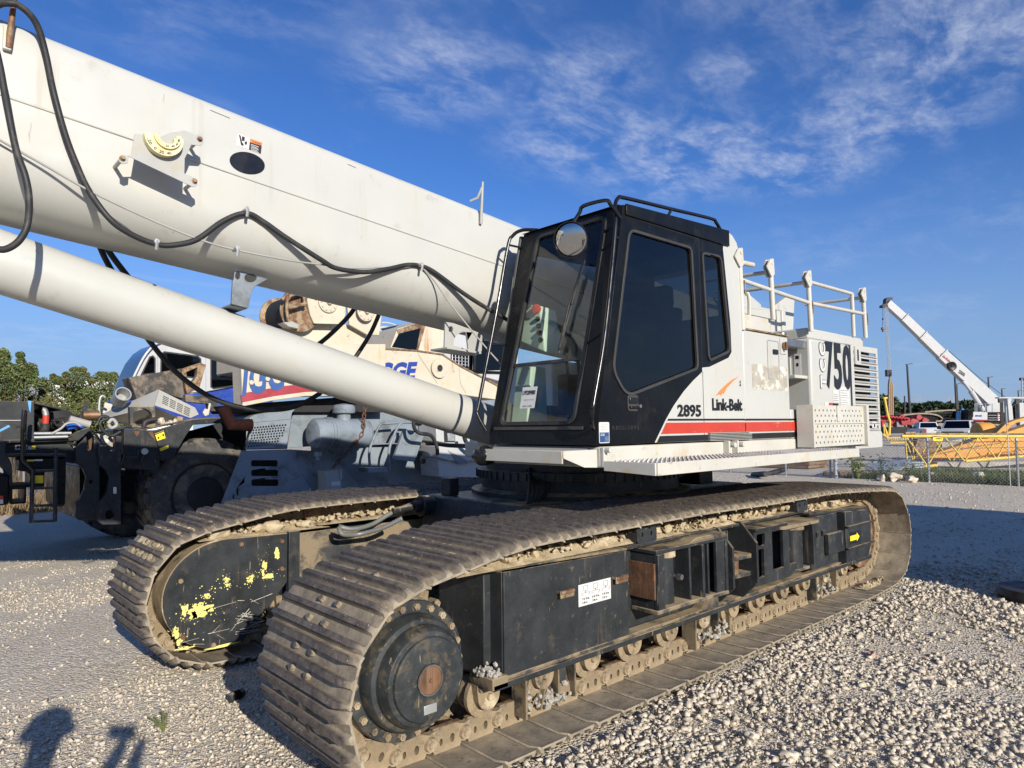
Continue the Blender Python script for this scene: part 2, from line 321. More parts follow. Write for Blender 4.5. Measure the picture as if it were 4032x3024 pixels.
# ------------------------------------------------------------------ mesh helpers
class MB:
    def __init__(s): s.v = []; s.f = []
    def add(s, vs, fs):
        o = len(s.v); s.v += [tuple(p) for p in vs]; s.f += [tuple(i + o for i in f) for f in fs]; return s
    def box(s, x0, x1, y0, y1, z0, z1, M=None):
        p = [(x0, y0, z0), (x1, y0, z0), (x1, y1, z0), (x0, y1, z0), (x0, y0, z1), (x1, y0, z1), (x1, y1, z1), (x0, y1, z1)]
        if M is not None: p = [M @ Vector(q) for q in p]
        return s.add(p, [(3, 2, 1, 0), (4, 5, 6, 7), (0, 1, 5, 4), (1, 2, 6, 5), (2, 3, 7, 6), (3, 0, 4, 7)])
    def hexa(s, p):          # 8 points: bottom loop then top loop
        return s.add(p, [(3, 2, 1, 0), (4, 5, 6, 7), (0, 1, 5, 4), (1, 2, 6, 5), (2, 3, 7, 6), (3, 0, 4, 7)])
    def cyl(s, p0, p1, r0, r1=None, n=20, cap=True):
        p0 = Vector(p0); p1 = Vector(p1); r1 = r0 if r1 is None else r1
        return s.lathe(p0, (p1 - p0), [(r0, 0), (r1, (p1 - p0).length)], n, cap)
    def lathe(s, o, axis, prof, n=24, cap=True):
        o = Vector(o); a = Vector(axis).normalized()
        t = Vector((0, 0, 1)) if abs(a.z) < 0.9 else Vector((1, 0, 0))
        u = a.cross(t).normalized(); w = a.cross(u)
        vs = []; fs = []
        for r, h in prof:
            for i in range(n):
                q = 2 * math.pi * i / n; vs.append(o + a * h + (u * math.cos(q) + w * math.sin(q)) * r)
        for k in range(len(prof) - 1):
            for i in range(n):
                j = (i + 1) % n; fs.append((k * n + i, (k + 1) * n + i, (k + 1) * n + j, k * n + j))
        if cap:
            fs.append(tuple(range(n))); fs.append(tuple(reversed(range((len(prof) - 1) * n, len(prof) * n))))
        return s.add(vs, fs)
    def tube(s, pts, r, n=8, cap=True, rads=None):
        P = [Vector(p) for p in pts]; vs = []; fs = []
        t0 = (P[1] - P[0]).normalized(); ref = Vector((0, 0, 1)) if abs(t0.z) < 0.9 else Vector((1, 0, 0))
        u = t0.cross(ref).normalized()
        for k, p in enumerate(P):
            t = ((P[min(k + 1, len(P) - 1)] - p).normalized() + (p - P[max(k - 1, 0)]).normalized())
            t = t.normalized() if t.length > 1e-6 else t0
            u = (u - t * u.dot(t)); u = u.normalized() if u.length > 1e-6 else t.cross(ref).normalized()
            w = t.cross(u); rr = r if rads is None else rads[k]
            for i in range(n):
                q = 2 * math.pi * i / n; vs.append(p + (u * math.cos(q) + w * math.sin(q)) * rr)
        for k in range(len(P) - 1):
            for i in range(n):
                j = (i + 1) % n; fs.append((k * n + i, k * n + j, (k + 1) * n + j, (k + 1) * n + i))
        if cap: fs.append(tuple(reversed(range(n)))); fs.append(tuple(range((len(P) - 1) * n, len(P) * n)))
        return s.add(vs, fs)
    def plate(s, outer, d, T, holes=()):
        """flat plate from 2-D loops; T(u, v, w) gives the point, w in (0, d)"""
        loops = [list(outer)] + [list(h) for h in holes]
        tri = tessellate_polygon([[Vector((u, v, 0)) for u, v in lp] for lp in loops])
        flat = [p for lp in loops for p in lp]; n = len(flat)
        vs = [T(u, v, 0) for u, v in flat] + [T(u, v, d) for u, v in flat]
        fs = [tuple(t) for t in tri] + [tuple(i + n for i in reversed(t)) for t in tri]
        o = 0
        for lp in loops:
            m = len(lp)
            for i in range(m):
                j = (i + 1) % m; fs.append((o + i, o + j, o + j + n, o + i + n))
            o += m
        return s.add(vs, fs)
    def sideplate(s, outer, y0, d, holes=()):       # loops in (x, z), thickness towards +Y
        return s.plate(outer, d, lambda u, v, w: Vector((u, y0 + w, v)), holes)
    def frontplate(s, outer, x0, d, holes=()):      # loops in (y, z), thickness towards +X
        return s.plate(outer, d, lambda u, v, w: Vector((x0 + w, u, v)), holes)
    def topplate(s, outer, z0, d, holes=()):
        return s.plate(outer, d, lambda u, v, w: Vector((u, v, z0 + w)), holes)
    def blob(s, c, r, seed=0, sub=2, amp=0.3, sq=(1, 1, 1), fr=1.4):
        bm = bmesh.new(); bmesh.ops.create_icosphere(bm, subdivisions=sub, radius=1)
        c = Vector(c); off = Vector((seed * 3.1, seed * 1.7, seed * .9))
        vs = []
        for q in bm.verts:
            k = 1 + amp * noise.noise(q.co * fr + off) * 1.6; vs.append((c.x + q.co.x * r * sq[0] * k, c.y + q.co.y * r * sq[1] * k, c.z + q.co.z * r * sq[2] * k))
        bm.verts.index_update(); fs = [tuple(x.index for x in f.verts) for f in bm.faces]; bm.free()
        return s.add(vs, fs)
    def pieces(s):
        n = len(s.v); par = list(range(n))
        def fd(i):
            while par[i] != i: par[i] = par[par[i]]; i = par[i]
            return i
        for f in s.f:
            a = fd(f[0])
            for i in f[1:]: par[fd(i)] = a
        ids = {}; lab = []
        for i in range(n): lab.append(ids.setdefault(fd(i), len(ids)))
        k = len(ids)
        if k < 2 or k > 60: return [s]
        lo = [[1e9] * 3 for _ in range(k)]; hi = [[-1e9] * 3 for _ in range(k)]
        for i, p in enumerate(s.v):
            for c in range(3): lo[lab[i]][c] = min(lo[lab[i]][c], p[c]); hi[lab[i]][c] = max(hi[lab[i]][c], p[c])
        sz = [max(hi[i][c] - lo[i][c] for c in range(3)) for i in range(k)]; g = list(range(k))
        def fg(i):
            while g[i] != i: i = g[i]
            return i
        for i in range(k):
            for j in range(i + 1, k):
                gp_ = math.sqrt(sum(max(0, lo[i][c] - hi[j][c], lo[j][c] - hi[i][c]) ** 2 for c in range(3)))
                if gp_ <= max(.02, .5 * max(sz[i], sz[j])) * .98: g[fg(i)] = fg(j)
        gs = sorted({fg(i) for i in range(k)})
        if len(gs) < 2: return [s]
        out = []
        for q in gs:
            m = MB(); mp = {}
            for i, p in enumerate(s.v):
                if fg(lab[i]) == q: mp[i] = len(m.v); m.v.append(p)
            m.f = [tuple(mp[i] for i in f) for f in s.f if f[0] in mp]; out.append(m)
        return out
    def mesh(s, name, mat, smooth=None):
        me = bpy.data.meshes.new(name); me.from_pydata(s.v, [], s.f); me.validate()
        bm = bmesh.new(); bm.from_mesh(me); bmesh.ops.recalc_face_normals(bm, faces=bm.faces); bm.to_mesh(me); bm.free()
        me.materials.append(MATS[mat])
        if smooth is not None:
            me.polygons.foreach_set('use_smooth', [True] * len(me.polygons)); me.set_sharp_from_angle(angle=R(smooth))
        return me
    def buildj(s, *a, **k): return s.build(*a, join=True, **k)
    def build(s, name, mat, parent=None, bevel=0.0, smooth=35, label=None, seg=2, join=False):
        if not join:
            ps = s.pieces()
            if len(ps) > 1:         # pieces that stand apart become parts of their own
                os_ = [q.build(name, mat, parent, bevel, smooth, label, seg, True) for q in ps]
                return os_[0]
        o = bpy.data.objects.new(name, s.mesh(name, mat, smooth)); COL.objects.link(o); attach(o, parent)
        if bevel:
            md = o.modifiers.new('bevel', 'BEVEL'); md.width = bevel; md.segments = seg; md.limit_method = 'ANGLE'; md.angle_limit = R(40)
        if label: o['label'] = label
        return o
def wpos(o):
    p = Vector((0, 0, 0))
    while o is not None: p = p + Vector(o.location); o = o.parent
    return p
def attach(o, parent):
    """parents are placed by translation only, so a part built in world coordinates takes the opposite shift"""
    if parent is None: return
    o.parent = parent; o.location = Vector(o.location) - wpos(parent)
def thing(name, label, cat, loc, group=None):
    o = bpy.data.objects.new(name, None); COL.objects.link(o); o.location = loc; o.empty_display_size = 0.2
    o['label'] = label; o['category'] = cat
    if group: o['group'] = group
    return o
def tag(o, label, cat, group=None):
    o['label'] = label; o['category'] = cat
    if group: o['group'] = group
    return o
def inst(name, me, parent, M):
    o = bpy.data.objects.new(name, me); COL.objects.link(o)
    o.location = M.to_translation(); o.rotation_euler = M.to_euler(); o.scale = M.to_scale()
    attach(o, parent); return o
def arc(cx, cz, r, a0, a1, n, rz=None):
    rz = r if rz is None else rz
    return [(cx + r * math.cos(R(a0 + (a1 - a0) * i / n)), cz + rz * math.sin(R(a0 + (a1 - a0) * i / n))) for i in range(n + 1)]
def rounded(pts, rad, n=5):
    """round the corners of a 2-D polygon"""
    out = []; m = len(pts)
    for i in range(m):
        p = Vector(pts[i]); a = Vector(pts[i - 1]); b = Vector(pts[(i + 1) % m]); r = rad[i] if isinstance(rad, (list, tuple)) else rad
        if r <= 0: out.append(tuple(p)); continue
        d1 = (a - p); d2 = (b - p); k = min(r, d1.length * .45, d2.length * .45)
        q0 = p + d1.normalized() * k; q1 = p + d2.normalized() * k
        for j in range(n + 1):
            t = j / n; w = q0 * (1 - t) ** 2 + p * 2 * t * (1 - t) + q1 * t * t; out.append(tuple(w))
    return out
def rect(x0, x1, z0, z1): return [(x0, z0), (x1, z0), (x1, z1), (x0, z1)]
def inset(pts, d):
    """shrink (d > 0) a convex-ish polygon towards its inside"""
    m = len(pts); out = []; A = sum(pts[i][0] * pts[(i + 1) % m][1] - pts[(i + 1) % m][0] * pts[i][1] for i in range(m)); sg = 1 if A > 0 else -1
    for i in range(m):
        a = Vector(pts[i - 1]); p = Vector(pts[i]); b = Vector(pts[(i + 1) % m])
        e1 = (p - a); e2 = (b - p)
        e1 = e1.normalized() if e1.length > 1e-9 else e2.normalized(); e2 = e2.normalized() if e2.length > 1e-9 else e1
        n1 = Vector((-e1.y, e1.x)) * sg; n2 = Vector((-e2.y, e2.x)) * sg; nn = n1 + n2
        nn = nn.normalized() if nn.length > 1e-6 else n1
        k = d / max(0.35, nn.dot(n1)); out.append(tuple(p + nn * k))
    return out
def spline(pts, n=6):
    P = [Vector(p) for p in pts]; out = []
    for i in range(len(P) - 1):
        a = P[max(i - 1, 0)]; b = P[i]; c = P[i + 1]; d = P[min(i + 2, len(P) - 1)]
        for k in range(n):
            t = k / n; out.append(0.5 * ((2 * b) + (c - a) * t + (2 * a - 5 * b + 4 * c - d) * t * t + (3 * b - a - 3 * c + d) * t ** 3))
    out.append(P[-1]); return out
def side_T(y):   return lambda u, v, w: Vector((u, y + w, v))
def text(body, name, mat, parent, width, height, place, bold=0.0, depth=0.002, slant=0.0, sp=1.0):
    """flat lettering fitted to width x height; place(u, v, w) -> world point"""
    cu = bpy.data.curves.new(name, 'FONT'); cu.body = body; cu.size = 1; cu.offset = bold; cu.extrude = 0.0; cu.space_character = sp; cu.resolution_u = 3
    ob = bpy.data.objects.new(name, cu); COL.objects.link(ob)
    dg = bpy.context.evaluated_depsgraph_get(); me = bpy.data.meshes.new_from_object(ob.evaluated_get(dg)); bpy.data.objects.remove(ob); bpy.data.curves.remove(cu)
    xs = [v.co.x for v in me.vertices]; ys = [v.co.y for v in me.vertices]
    x0, x1, y0, y1 = min(xs), max(xs), min(ys), max(ys)
    for v in me.vertices:
        u = (v.co.x - x0) / (x1 - x0) * width; h = (v.co.y - y0) / (y1 - y0) * height; v.co = place(u + slant * h, h, -depth)
    me.materials.clear(); me.materials.append(MATS[mat])
    o = bpy.data.objects.new(name, me); COL.objects.link(o); attach(o, parent); return o
# ------------------------------------------------------------------ ground
def gz(x, y):
    return -0.0055 * max(0.0, min(x, 80) - 20)
def struct(o): o['kind'] = 'structure'; return o
def stuff(o, label=None):
    o['kind'] = 'stuff'
    if label: o['label'] = label
    return o
_gx = sorted(set([round(v, 3) for v in list(np.arange(-8, 26, 0.4)) + list(np.arange(26, 170, 6)) + [-1500, -600, -250, -120, -60, -40, -28, -20, -14, -11, 200, 300, 500, 900, 1800]]))
_gy = sorted(set([round(v, 3) for v in list(np.arange(-4, 24, 0.4)) + list(np.arange(24, 120, 6)) + [-1500, -600, -250, -120, -60, -40, -28, -20, -14, -10, -7, 150, 220, 320, 500, 900, 1800]]))
_v = []; _f = []
for y in _gy:
    for x in _gx:
        near = max(0, 1 - max(abs(x - 6), abs(y - 8)) / 30)
        n = noise.noise(Vector((x * .5, y * .5, 0))) * .018 * near
        _v.append((x, y, gz(x, y) + n - 0.004))
_w = len(_gx)
for j in range(len(_gy) - 1):
    for i in range(_w - 1): _f.append((j * _w + i, j * _w + i + 1, (j + 1) * _w + i + 1, (j + 1) * _w + i))
g = MB(); g.add(_v, _f); go = g.build('ground', 'gravel_ground', smooth=80); struct(go)

def stones(name, n, region, size, seed, mat='stone', sink=0.25, dens=None, label=None):
    """loose crushed stones as one scattered mesh"""
    rs = np.random.RandomState(seed)
    bm = bmesh.new(); bmesh.ops.create_cube(bm, size=1.25); bmesh.ops.triangulate(bm, faces=bm.faces); B = np.array([v.co[:] for v in bm.verts]); Fc = np.array([[v.index for v in f.verts] for f in bm.faces]); bm.free()
    pts = []
    while len(pts) < n:
        x, y = region(rs)
        if dens is None or rs.rand() < dens(x, y): pts.append((x, y))
    P = np.array(pts); k = len(P)
    s = size[0] + (size[1] - size[0]) * rs.rand(k) ** 6.0
    sc = s[:, None] * (0.6 + 0.7 * rs.rand(k, 3)); sc[:, 2] *= 0.75
    a = rs.rand(k) * 6.283; ca, sa = np.cos(a), np.sin(a)
    J = 1 + 0.48 * (rs.rand(k, len(B), 1) - 0.5) * 2
    tl = (rs.rand(k, 3) - .5) * 1.6        # tumble each chip
    V = B[None] * J + 0.30 * (rs.rand(k, len(B), 3) - .5)
    for (p, q, w) in ((0, 2, 0), (1, 2, 1)):
        c_, s_ = np.cos(tl[:, w])[:, None], np.sin(tl[:, w])[:, None]; a_, b_ = V[..., p] * c_ - V[..., q] * s_, V[..., p] * s_ + V[..., q] * c_; V[..., p], V[..., q] = a_, b_
    V = V * sc[:, None, :]
    X = V[..., 0] * ca[:, None] - V[..., 1] * sa[:, None]; Yv = V[..., 0] * sa[:, None] + V[..., 1] * ca[:, None]
    z0 = np.array([gz(x, y) for x, y in P]) + sc[:, 2] * (0.55 - sink)
    V = np.stack([X + P[:, 0, None], Yv + P[:, 1, None], V[..., 2] + z0[:, None]], -1).reshape(-1, 3)
    Fa = (Fc[None] + (np.arange(k) * len(B))[:, None, None]).reshape(-1, 3)
    me = bpy.data.meshes.new(name); me.vertices.add(len(V)); me.vertices.foreach_set('co', V.ravel())
    me.loops.add(Fa.size); me.loops.foreach_set('vertex_index', Fa.ravel().astype(np.int32))
    me.polygons.add(len(Fa)); me.polygons.foreach_set('loop_start', np.arange(0, Fa.size, 3, dtype=np.int32)); me.polygons.foreach_set('loop_total', np.full(len(Fa), 3, dtype=np.int32))
    me.update(); me.validate(); me.materials.append(MATS[mat])
    o = bpy.data.objects.new(name, me); COL.objects.link(o); stuff(o, label); return o
def _pol(rmin, rmax, a0, a1, pw=1.0):
    def f(rs):
        r = rmin + (rmax - rmin) * rs.rand() ** pw; a = R(a0 + (a1 - a0) * rs.rand()); return r * math.cos(a), r * math.sin(a)
    return f
def _dens(x, y):
    n = noise.noise(Vector((x * .55, y * .55, 3))) * .5 + noise.noise(Vector((x * 1.7, y * 1.7, 9))) * .4
    under = (1.75 < x < 7.4 and 2.52 < y < 3.30) or (1.75 < x < 7.4 and 4.92 < y < 5.7)
    return 0.0 if under else min(1, max(0.05, 0.40 + n * 2.0))
stones('gravel_stones', 70000, _pol(2.0, 8.5, 2, 50, 0.85), (0.0032, 0.024), 1, dens=_dens, label='pale crushed stone lying loose over the yard, right of the crane')
stones('gravel_stones', 42000, _pol(3.0, 11, 48, 92, 0.8), (0.0035, 0.017), 2, dens=_dens, label='pale crushed stone lying loose over the yard, left of the crane')
stones('gravel_stones', 9000, _pol(8.5, 24, 2, 42, 0.9), (0.008, 0.026), 3, dens=_dens, label='pale crushed stone lying loose behind the crane')
def _edge(rs):      # the ridge of larger stones pushed up along the near crawler and behind it
    t = rs.rand(); x = 2.4 + 5.6 * t; return x, 2.42 - abs(rs.randn()) * (0.10 + 0.16 * t)
stones('gravel_ridge', 3600, _edge, (0.005, 0.027), 4, sink=0.0, label='ridge of larger pale stones pushed up along the near crawler')
def _heap(rs): return 8.0 + rs.randn() * .75, 1.9 + rs.randn() * .55
stones('gravel_ridge', 2600, _heap, (0.008, 0.036), 5, sink=0.05, label='scatter of coarse pale stones behind the near crawler')
# ================================================================== the crawler crane
CR = thing('crawler_crane', 'white and black telescopic crawler crane with red side stripe and muddy tracks', 'crane', (4.6, 4.1, 0))
PITCHL = 0.2165
def track_path():
    """closed line of the shoe plates' inner face, in (x, z); runs over the top to the rear and back along the ground"""
    cxf, czf, rf = 1.84, 0.522, 0.452
    cxr, czr, rr = 7.34, 0.522, 0.452
    pts = [(cxf + rf * math.cos(R(a)), czf + rf * math.sin(R(a))) for a in np.linspace(262, 112, 26)]
    top = [(1.95, 0.985), (2.2, 1.03), (2.5, 1.056), (3.3, 1.062), (4.1, 1.066), (5.0, 1.052), (5.9, 1.052), (6.6, 1.024), (7.1, 0.996), (7.3, 0.982)]
    pts += [tuple(p)[:2] for p in spline([Vector((a, b, 0)) for a, b in top], 8)]
    pts += [(cxr + rr * math.cos(R(a)), czr + rr * math.sin(R(a))) for a in np.linspace(84, -72, 26)]
    pts += [(7.2, 0.068), (6.8, 0.058), (5.0, 0.056), (3.0, 0.056), (2.2, 0.060), (1.95, 0.066)]
    return pts
def sample_path(pts):
    P = [Vector((a, b)) for a, b in pts]; P.append(P[0]); L = [0]
    for i in range(len(P) - 1): L.append(L[-1] + (P[i + 1] - P[i]).length)
    n = round(L[-1] / PITCHL); step = L[-1] / n; out = []
    def at(s):
        s %= L[-1]
        for i in range(len(P) - 1):
            if L[i + 1] >= s: t = (s - L[i]) / max(1e-9, L[i + 1] - L[i]); return P[i].lerp(P[i + 1], t)
    for k in range(n):
        a = at(k * step); b = at((k + 1) * step); out.append((a, b))
    return out, step
def shoe_mesh():
    """triple-grouser shoe: local x along the chain, y across, +z outwards"""
    p = PITCHL; b = MB(); hw = 0.425
    prof = [(-0.004, 0.000), (p - 0.012, 0.000), (p + 0.014, -0.012), (p + 0.020, -0.004), (p - 0.001, 0.012), (p - 0.007, 0.046), (p - 0.033, 0.048), (p - 0.043, 0.012),
            (p * .598, 0.012), (p * .558, 0.046), (p * .442, 0.048), (p * .402, 0.012), (0.045, 0.012), (0.036, 0.046), (0.010, 0.048), (0.001, 0.012)]
    n = len(prof); ys = [-hw, -hw + .012, -hw + .05, -.16, 0, .16, hw - .05, hw - .012, hw]
    vs = []
    for j, y in enumerate(ys):
        e = min(1, (hw - abs(y)) / 0.05)
        for (u, w) in prof:
            ww = w if w <= 0.0141 else 0.0141 + (w - 0.0141) * (0.15 + 0.85 * e)
            uu = u if 0.02 < u < p - .02 else (p / 2 + (u - p / 2) * (0.86 + 0.14 * e))
            vs.append((uu, y, ww - (0.006 * (1 - e) if w < .02 else 0)))
    fs = []
    for j in range(len(ys) - 1):
        for i in range(n):
            k = (i + 1) % n; fs.append((j * n + i, j * n + k, (j + 1) * n + k, (j + 1) * n + i))
    fs.append(tuple(range(n))); fs.append(tuple(reversed(range((len(ys) - 1) * n, len(ys) * n))))
    b.add(vs, fs)
    for u in (p * .27, p * .72):
        for y in (-0.075, 0.075):
            b.cyl((u, y, 0.010), (u, y, 0.034), 0.017, 0.015, 6)
    return b.mesh('track_shoe', 'shoe', 40)
def clod_shoe():        # dried mud pressed between the grousers of some shoes
    b = MB(); rs = random.Random(5)
    for k in range(26):
        b.blob((PITCHL * (.27 if k % 2 else .74) + rs.uniform(-.012, .012), rs.uniform(-.30, .30), 0.013), rs.uniform(.014, .034), k, 1, .5, (1.1, 1.5, .55))
    return b.mesh('mud_clods', 'mud', 60)
def link_mesh():
    """one pair of chain links with pin bosses, inside the shoe"""
    p = PITCHL; b = MB()
    for sy in (-1, 1):
        y0 = sy * 0.085; t = 0.034
        body = [(0.03, 0.0), (p - .03, 0.0), (p - 0.012, -.03)] + arc(p + 0.0, -.058, .042, 60, -90, 6) + [(p * .72, -.118), (p * .28, -.118)] + arc(0.0, -.058, .042, -90, -300, 8)
        b.plate(rounded(body, 0, 1), t * 1.0, lambda u, v, w, y0=y0, sy=sy: Vector((u, y0 + sy * w, v)), [arc(p * .36, -.052, .014, 0, 330, 8, .022), arc(p * .68, -.048, .010, 0, 330, 8, .018)])
        b.cyl((0.0, y0 + sy * t, -.058), (0.0, y0 + sy * (t + .016), -.058), 0.036, 0.031, 14)
        b.cyl((0.0, y0 + sy * (t + .016), -.058), (0.0, y0 + sy * (t + .022), -.058), 0.018, 0.016, 10)
    b.cyl((0, -.085, -.058), (0, .085, -.058), 0.027, None, 10)
    return b.mesh('track_link', 'track_mud', 40)
def rail_mesh():
    p = PITCHL; b = MB()
    b.box(p * .10, p * .90, .085, .116, -.1195, -.114)
    return b.mesh('rail_face', 'rust_worn', None)
SHOE, LINK, CLOD, RAILM = shoe_mesh(), link_mesh(), clod_shoe(), rail_mesh()

FDX = -.12          # the far crawler stands a little further forward
def crawler(yc, near):
    sg = 1 if near else -1          # outer side of the machine is -Y for the near crawler; features below face -Y on both as seen
    fr = MB()
    y0, y1 = yc - 0.17, yc + 0.17
    # box beam of the side frame
    top = [(2.28, .38), (7.0, .38), (7.0, .84), (6.3, .875), (2.5, .90), (2.28, .915)]
    fr.sideplate(top, y0 - .02, .38)
    frame = fr.build('crawler_frame', 'black_dusty', CR, bevel=.006, label='muddy crawler with drive hub showing, nearest the camera' if near else 'far crawler with yellow paint splashes on its cover plate')
    loop, st = sample_path(track_path())
    nsh = len(loop); rs = random.Random(3 if near else 4)
    for k, (a, b2) in enumerate(loop):
        a = a + Vector((0 if near else FDX, 0)); b2 = b2 + Vector((0 if near else FDX, 0)); d = (b2 - a).normalized(); nrm = Vector((-d.y, d.x))          # outward of a clockwise loop
        M = Matrix(((d.x, 0, nrm.x, a.x), (0, 1, 0, yc), (d.y, 0, nrm.y, a.y), (0, 0, 0, 1)))
        M = Matrix.Translation(Vector((0, rs.uniform(-.003, .003), 0))) @ M
        inst('track_shoe', SHOE, frame, M)
        inst('track_link', LINK, frame, M)
        inst('rail_face', RAILM, frame, M); inst('rail_face', RAILM, frame, M @ Matrix.Translation((0, -.201, 0)))
        front = a.x < 2.3 or (a.y > .7 and a.x < 4.2)
        if (rs.random() < (.22 if near else .5)) and front: stuff(inst('mud_clods', CLOD, frame, M))
    return frame
NEAR = crawler(2.91, True)
FAR = crawler(5.29, False)

# ---- drive sprockets, hubs, idlers, rollers
def ring_bolts(b, c, axis_y, r, n, br, h, a0=0):
    for i in range(n):
        q = 2 * math.pi * i / n + a0; x = c[0] + r * math.cos(q); z = c[2] + r * math.sin(q)
        b.cyl((x, axis_y, z), (x, axis_y - h, z), br, br * .9, 6)
def drive(frame, yc):
    c = (1.84, yc, 0.522)
    sp = MB(); n = 23; loop = []
    for i in range(n * 4):
        q = 2 * math.pi * i / (n * 4); rr = (0.325, 0.325, 0.372, 0.372)[i % 4]; loop.append((c[0] + rr * math.cos(q), c[2] + rr * math.sin(q)))
    sp.sideplate(loop, yc - .035, .07)
    sp.cyl((c[0], yc - .035, c[2]), (c[0], yc - .15, c[2]), .325, .318, 40)
    ring_bolts(sp, c, yc - .05, .345, 16, .015, .012)
    sp.build('sprocket', 'track_mud', frame, bevel=.003, smooth=30)
    h = MB(); yf = yc - .15
    h.lathe((c[0], yf, c[2]), (0, -1, 0), [(.318, 0), (.315, .018), (.262, .022), (.258, .075), (.246, .098), (.226, .104), (.222, .140), (.205, .168), (.186, .172), (.182, .186), (.170, .190), (.07, .190), (.068, .186)], 56)
    h.build('drive_hub', 'hub_paint', frame, smooth=32, bevel=.002)
    bb = MB(); ring_bolts(bb, c, yf - .018, .288, 22, .019, .020); ring_bolts(bb, c, yf - .036, .288, 22, .010, .006)
    bb.build('hub_bolt', 'track_mud', frame, smooth=30)
    cp = MB(); cp.lathe((c[0], yf - .189, c[2]), (0, -1, 0), [(.060, 0), (.060, .006), (.056, .007), (.010, .007), (.009, .014), (.006, .016)], 32); cp.build('hub_cap', 'rust', frame, smooth=30)
    rg = MB(); rg.lathe((c[0], yf - .189, c[2]), (0, -1, 0), [(.068, 0), (.068, .007), (.061, .007), (.061, 0)], 32, False); rg.build('cap_ring', 'steel', frame)
    npz = MB(); npz.box(c[0] - .035, c[0] + .035, yf - .194, yf - .189, c[2] - .145, c[2] - .105); npz.build('name_plate', 'galv', frame, bevel=.002)
drive(NEAR, 2.91)
def idler(frame, yc):
    c = (7.34, yc, 0.522); b = MB()
    b.lathe((c[0], yc - .10, c[2]), (0, 1, 0), [(.10, -.02), (.25, 0), (.325, 0), (.33, .05), (.375, .06), (.375, .14), (.33, .15), (.325, .2), (.10, .22)], 40)
    b.build('idler_wheel', 'rust_worn', frame, smooth=30)
for fr_, y_ in ((NEAR, 2.91), (FAR, 5.29)): idler(fr_, y_)
def roller_mesh(name, r, mat):
    b = MB(); b.lathe((0, -.14, 0), (0, 1, 0), [(r * .35, -.02), (r * .75, 0), (r * 1.18, .005), (r * 1.18, .03), (r, .036), (r, .10), (r * .8, .11), (r * .8, .17), (r, .18), (r, .244), (r * 1.18, .25), (r * 1.18, .275), (r * .75, .28), (r * .35, .30)], 24)
    return b.mesh(name, mat, 30)
RLOW = roller_mesh('track_roller', .092, 'track_mud'); RTOP = roller_mesh('carrier_roller', .062, 'rust_worn')
for fr_, y_ in ((NEAR, 2.91), (FAR, 5.29)):
    for i, x in enumerate((2.32, 2.72, 3.12, 3.52, 3.92, 4.32, 4.72, 5.12, 5.52, 5.92, 6.32, 6.72)):
        inst('track_roller', RLOW, fr_, Matrix.Translation((x, y_, .272)))
        bk = MB()           # cast end collars that hold the roller shaft, lobed with bolt heads
        for s_ in (-1, 1):
            yy = y_ + s_ * .155
            bk.sideplate([(x - .085, .385)] + arc(x, .285, .072, 180, 360, 12) + [(x + .085, .385)], yy - .028, .056)
            for dx in (-.055, 0, .055): bk.cyl((x + dx, yy - .028, .33 - (.05 if dx == 0 else 0)), (x + dx, yy - .046, .33 - (.05 if dx == 0 else 0)), .020, .016, 8)
        bk.build('roller_collar', 'track_mud', fr_, bevel=.005)
    for x in (2.55, 4.10, 5.90):
        inst('carrier_roller', RTOP, fr_, Matrix.Translation((x, y_, .985)))
        s = MB(); s.cyl((x, y_ + .12, .985), (x, y_ + .19, .90), .03); s.box(x - .05, x + .05, y_ + .15, y_ + .19, .86, .97); s.build('roller_bracket', 'black_muddy', fr_, bevel=.004)

# ---- outer details of the near side frame (facing the camera)
def bx(name, mat, par, x0, x1, ya, yb, z0, z1, bev=.004, lab=None):
    b = MB(); b.box(x0, x1, ya, yb, z0, z1); return b.build(name, mat, par, bevel=bev, label=lab)
bx('lower_flange', 'black_dusty', NEAR, 2.24, 7.05, 2.60, 2.74, .352, .384)
bx('flange_lip', 'black_muddy', NEAR, 2.24, 7.05, 2.612, 2.70, .384, .402)
b = MB(); b.sideplate([(2.33, .40), (3.33, .40), (3.33, .895), (2.33, .915)], 2.62, .012); b.build('side_plate', 'black_dusty', NEAR, bevel=.003)
b = MB(); b.frontplate([(2.632, .42), (2.86, .42), (2.95, .50), (2.98, .62), (3.04, .62), (3.04, .92), (2.632, .915)], 2.325, .012); b.build('front_plate', 'black_dusty', NEAR, bevel=.003)
b = MB(); b.hexa([(1.98, 2.66, .925), (3.36, 2.60, .903), (3.36, 3.06, .903), (2.02, 3.04, .935), (1.98, 2.66, .937), (3.36, 2.60, .917), (3.36, 3.06, .917), (2.02, 3.04, .947)]); b.build('top_sheet', 'black_muddy', NEAR, bevel=.002)
b = MB(); b.sideplate([(3.34, .40), (7.0, .40), (7.0, .82), (6.3, .87), (5.6, .905), (3.34, .905)], 2.705, .012); b.build('web_plate', 'black_dusty', NEAR, bevel=.003)
b = MB(); b.hexa([(3.3, 2.60, .905), (5.7, 2.62, .905), (5.7, 3.06, .905), (3.3, 3.06, .905), (3.3, 2.60, .925), (5.7, 2.62, .925), (5.7, 3.06, .925), (3.3, 3.06, .925)]); b.build('top_flange', 'black_dusty', NEAR, bevel=.003)
b = MB(); b.hexa([(5.7, 2.58, .88), (6.95, 2.58, .83), (6.95, 3.06, .83), (5.7, 3.06, .88), (5.7, 2.58, .90), (6.95, 2.58, .85), (6.95, 3.06, .85), (5.7, 3.06, .90)]); b.build('top_flange', 'black_dusty', NEAR, bevel=.003)
